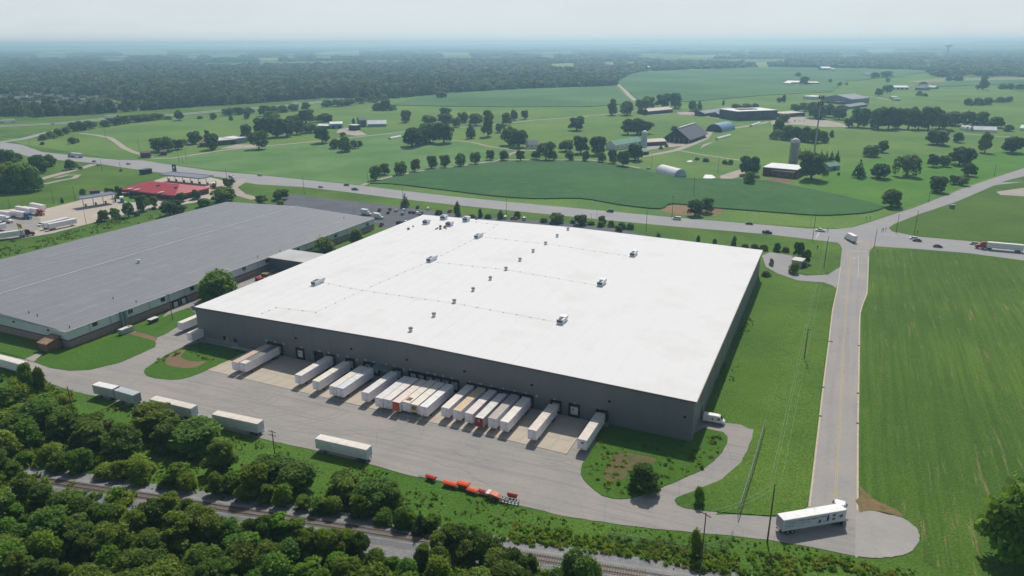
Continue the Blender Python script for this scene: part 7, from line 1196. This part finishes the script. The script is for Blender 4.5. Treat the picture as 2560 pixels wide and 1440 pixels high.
# lorries on the freeway
for x, y, lab in ((38, 306, 'white lorry at the far left on the freeway'), (262, 297, 'white lorry on the freeway behind the hedgerow end')):
    hf = hd2(200, 306, 100, 313); p = G(x, y); semi(lab, p, hf if x < 100 else hf + PI, KW if x < 100 else lin(96, 40, 44), L=16.15, z=.24)
car('sedan', 132, 311, hd2(100, 313, 200, 306), KN, 'dark blue car on the freeway at the left', z=.24); semi('white lorry half hidden by the hedgerow on the far freeway', G(748, 262), hd2(700, 266, 760, 260) + PI, KW, z=.24)

# ------------------------------------------------------------------ fuel station and truck park
sheet('truck_park', [(-150, 610), (0, 597), (60, 596), (130, 584), (215, 562), (300, 540), (400, 520), (480, 508), (520, 500), (545, 490), (580, 474), (600, 458), (560, 452), (520, 442), (430, 438), (385, 452), (400, 460), (300, 478), (255, 480), (196, 502), (116, 522), (60, 520), (-150, 540)], CONC2, .14)
sheet('truck_park', [(-150, 612), (0, 598), (60, 592), (110, 566), (95, 540), (70, 530), (0, 528), (-150, 545)], LOT, .17, smooth=False)
sheet('grass_island', [(285, 491), (320, 484), (345, 494), (390, 500), (380, 508), (330, 506), (300, 500)], LAWN, .26, smooth=True, drop=.1)
A, B = G(322, 488), G(440, 502); d = B - A; L = d.length; hd = math.atan2(d.y, d.x); st = thing('fuel_station_shop', 'fuel station shop with a bright red metal roof', 'shop', A, hd); D0 = 30
MB().box(0, L, 0, D0, 0, 4.2).build('wall', BM['brown'], st); e = 2.0
_rfm = rib_mat('red_metal_roof', lin(164, 46, 54), .45, var=.06, rough=.45); Lr = L
MB().add([(-e - 6, -e, 4.2), (Lr + e, -e, 4.2), (Lr + e, D0 + e, 4.2), (-e - 6, D0 + e, 4.2), (4, D0 * .5, 8.2), (Lr - 12, D0 * .5, 8.2)], [(0, 1, 5, 4), (1, 2, 5), (2, 3, 4, 5), (3, 0, 4), (3, 2, 1, 0)]).build('roof', _rfm, st)
MB().box(-e - 6, Lr + e, -e - .12, -e, 3.6, 4.3).build('fascia', BM['red'], st); MB().box(Lr + e, Lr + e + .12, -e - .1, D0 + e, 3.6, 4.3).build('fascia', BM['red'], st)
for x in (3, 10, L * .72): MB().box(x - 1.2, x + 1.2, -e - .3, 2.2, 4.75, 5.3).build('dormer', BM['offwhite'], st)
for k in range(9): MB().box(L * (k + .5) / 9 - 1.1, L * (k + .5) / 9 + 1.1, -.12, 0, .4, 3.2).build('window', GLASS, st)
for x in (L * .4, L * .78): MB().box(x, x + 2, D0 * .3, D0 * .3 + 1.6, 6.2, 7.7).build('roof_unit', BM['dgrey'], st)
def canopy(label, a, b_, depth, h, npump, grp=None):
    A, B = G(*a), G(*b_); d = B - A; L = d.length; hd = math.atan2(d.y, d.x); o = thing('fuel_canopy', label, 'canopy', A, hd)
    MB().box(-1.5, L + 1.5, -depth / 2, depth / 2, h, h + .5).build('roof', BM['slate'], o); MB().box(-1.6, L + 1.6, -depth / 2 - .12, -depth / 2, h - .15, h + .85).box(-1.6, L + 1.6, depth / 2, depth / 2 + .12, h - .15, h + .85).box(-1.62, -1.5, -depth / 2, depth / 2, h - .15, h + .85).box(L + 1.5, L + 1.62, -depth / 2, depth / 2, h - .15, h + .85).build('fascia', BM['pale'], o)
    for k in range(npump):
        x = L * k / (npump - 1); MB().box(x - .2, x + .2, -.2, .2, .14, h).build('column', BM['offwhite'], o)
        q = A + Vector((math.cos(hd), math.sin(hd), 0)) * (x + 1.4); p_ = thing('fuel_pump', f'fuel pump, {ORD[k]} from the left under the {grp} canopy', 'fuel pump', (q.x, q.y, .15), hd, f'pumps under the {grp} canopy'); MB().box(-.5, .5, -.35, .35, .15, 2.1).build('cabinet', BM['dgrey'], p_); MB().box(-.42, .42, -.38, -.34, 1.2, 1.9).build('screen', GLASS, p_); MB().box(-1.2, 1.2, -.7, .7, 0, .15).build('plinth', BM['offwhite'], p_)
canopy('long flat fuel canopy beside the highway behind the red roof', (420, 453), (517, 463), 13, 6, 6, 'highway'); canopy('lower diesel canopy over the lorry pumps in the truck park', (210, 519), (284, 507), 9, 6.5, 4, 'diesel')
sg = thing('fuel_price_sign', 'tall dark blue sign board with a white emblem by the highway', 'sign', G(438, 438), HD_HW2 + .3); MB().box(-1.7, 1.7, -.35, .35, 1.5, 9).build('board', mat('sign_navy', lin(44, 48, 92), rough=.5), sg); MB().cyl_y(0, 6.6, 1.1, -.42, -.36, 16).build('emblem', BM['white'], sg); MB().box(-1.2, 1.2, -.4, -.36, 2.2, 4.6).build('price_panel', BM['slate'], sg); MB().box(-.8, -.5, -.2, .2, 0, 1.5).box(.5, .8, -.2, .2, 0, 1.5).build('legs', STEEL, sg)
sg = thing('yellow_sign', 'yellow board on three tall posts beside the maroon lorry', 'sign', G(55, 596), hd2(46, 590, 62, 596)); hs = hgt(55, 596, 559); MB().box(-2.8, 2.8, -.15, .15, hs - 2.2, hs).build('board', mat('sign_yellow', lin(178, 144, 40), rough=.5), sg)
for x in (-2.4, -.4, 2.4): MB().cyl_z(x, .25, .14, 0, hs - .2, 8).build('post', CHASSIS, sg)
# lorries parked at the truck stop: rear end and nose on the ground
def semi_px(rear, nose, c, lab, tr=True, **kw):
    a, b_ = G(*rear), G(*nose); d = b_ - a; d.z = 0; d.normalize(); h_ = math.atan2(d.y, d.x)
    if c is None: return trailer(lab, b_ - d * 16.15, h_, 16.15, 'lorries in the truck park', z=.19, **kw)
    return semi(lab, b_ - d * 21.65, h_, c, group='lorries in the truck park', z=.19, **kw)
semi_px((80, 522), (113, 529), None, 'white trailer at the back of the truck park row, no cab'); semi_px((62, 532), (110, 540), lin(160, 26, 40), 'lorry with a bright red cab in the truck park'); semi_px((42, 530), (80, 537), None, 'white trailer between the red cab and the blue cab'); semi_px((26, 540), (78, 549), lin(40, 88, 132), 'lorry with a blue cab in the truck park'); semi_px((-14, 540), (29, 546), None, 'white trailer with a black front box between the blue and the white cabs'); semi_px((-30, 549), (30, 558.5), KW, 'lorry with a white cab in the truck park')
semi_px((-40, 606), (89, 588), lin(84, 28, 42), 'long white trailer with a dark maroon cab at the truck park edge')
a, b_ = G(110, 575), G(178, 558); d = (b_ - a).normalized(); trailer('white trailer farther of the pair parked side by side', a, math.atan2(d.y, d.x), 16.15, z=.19, roof=lin(226, 228, 230)); a, b_ = G(123, 577), G(190, 563); d = (b_ - a).normalized(); trailer('white trailer nearer of the pair parked side by side, by the grass strip', a, math.atan2(d.y, d.x), 16.15, z=.19, roof=lin(226, 228, 230))
a = G(-60, 590); trailer('white trailer half out of frame beyond the maroon lorry', a, math.atan2(d.y, d.x), 16.15, z=.19)
car('pickup', 104, 563, hd2(110, 560, 97, 565), KW, 'white pickup behind the pair of parked trailers', z=.2); car('pickup', 2, 561, .4, KW, 'white pickup cut off by the left edge in the truck park', z=.2)
car('pickup', 335, 496, .25, KN, 'dark blue pickup in front of the red roofed shop', z=.2); car('sedan', 380, 490, .3, KB, 'black car parked against the red roofed shop', z=.2); car('sedan', 500, 476, .9, KW, 'white car at the right end of the red roofed shop', z=.2); box_truck('white lorry with a blue cab at the end of the diesel canopy', 306, 505, hd2(306, 497, 309, 508), lin(52, 96, 140), z=.2)
tk = thing('tanker_truck', 'silver fuel tanker lorry at the right end of the highway canopy', 'truck', G(532, 466, .2), hd2(525, 472, 545, 458)); MB().tube([(-5, 0, 2.0), (4.5, 0, 2.0)], 1.05, 14).build('tank', TRROOF, tk, color=lin(220, 220, 222)); MB().box(4.8, 7.2, -1.1, 1.1, .7, 2.9).build('cab', PAINT, tk, color=lin(96, 74, 60)); MB().box(-5, 5, -.4, .4, .6, .9).build('chassis', CHASSIS, tk)
for x in (-4, -2.7, 5.9):
    for y in (-.95, .95): wheel(tk, x, y, .5, WS)
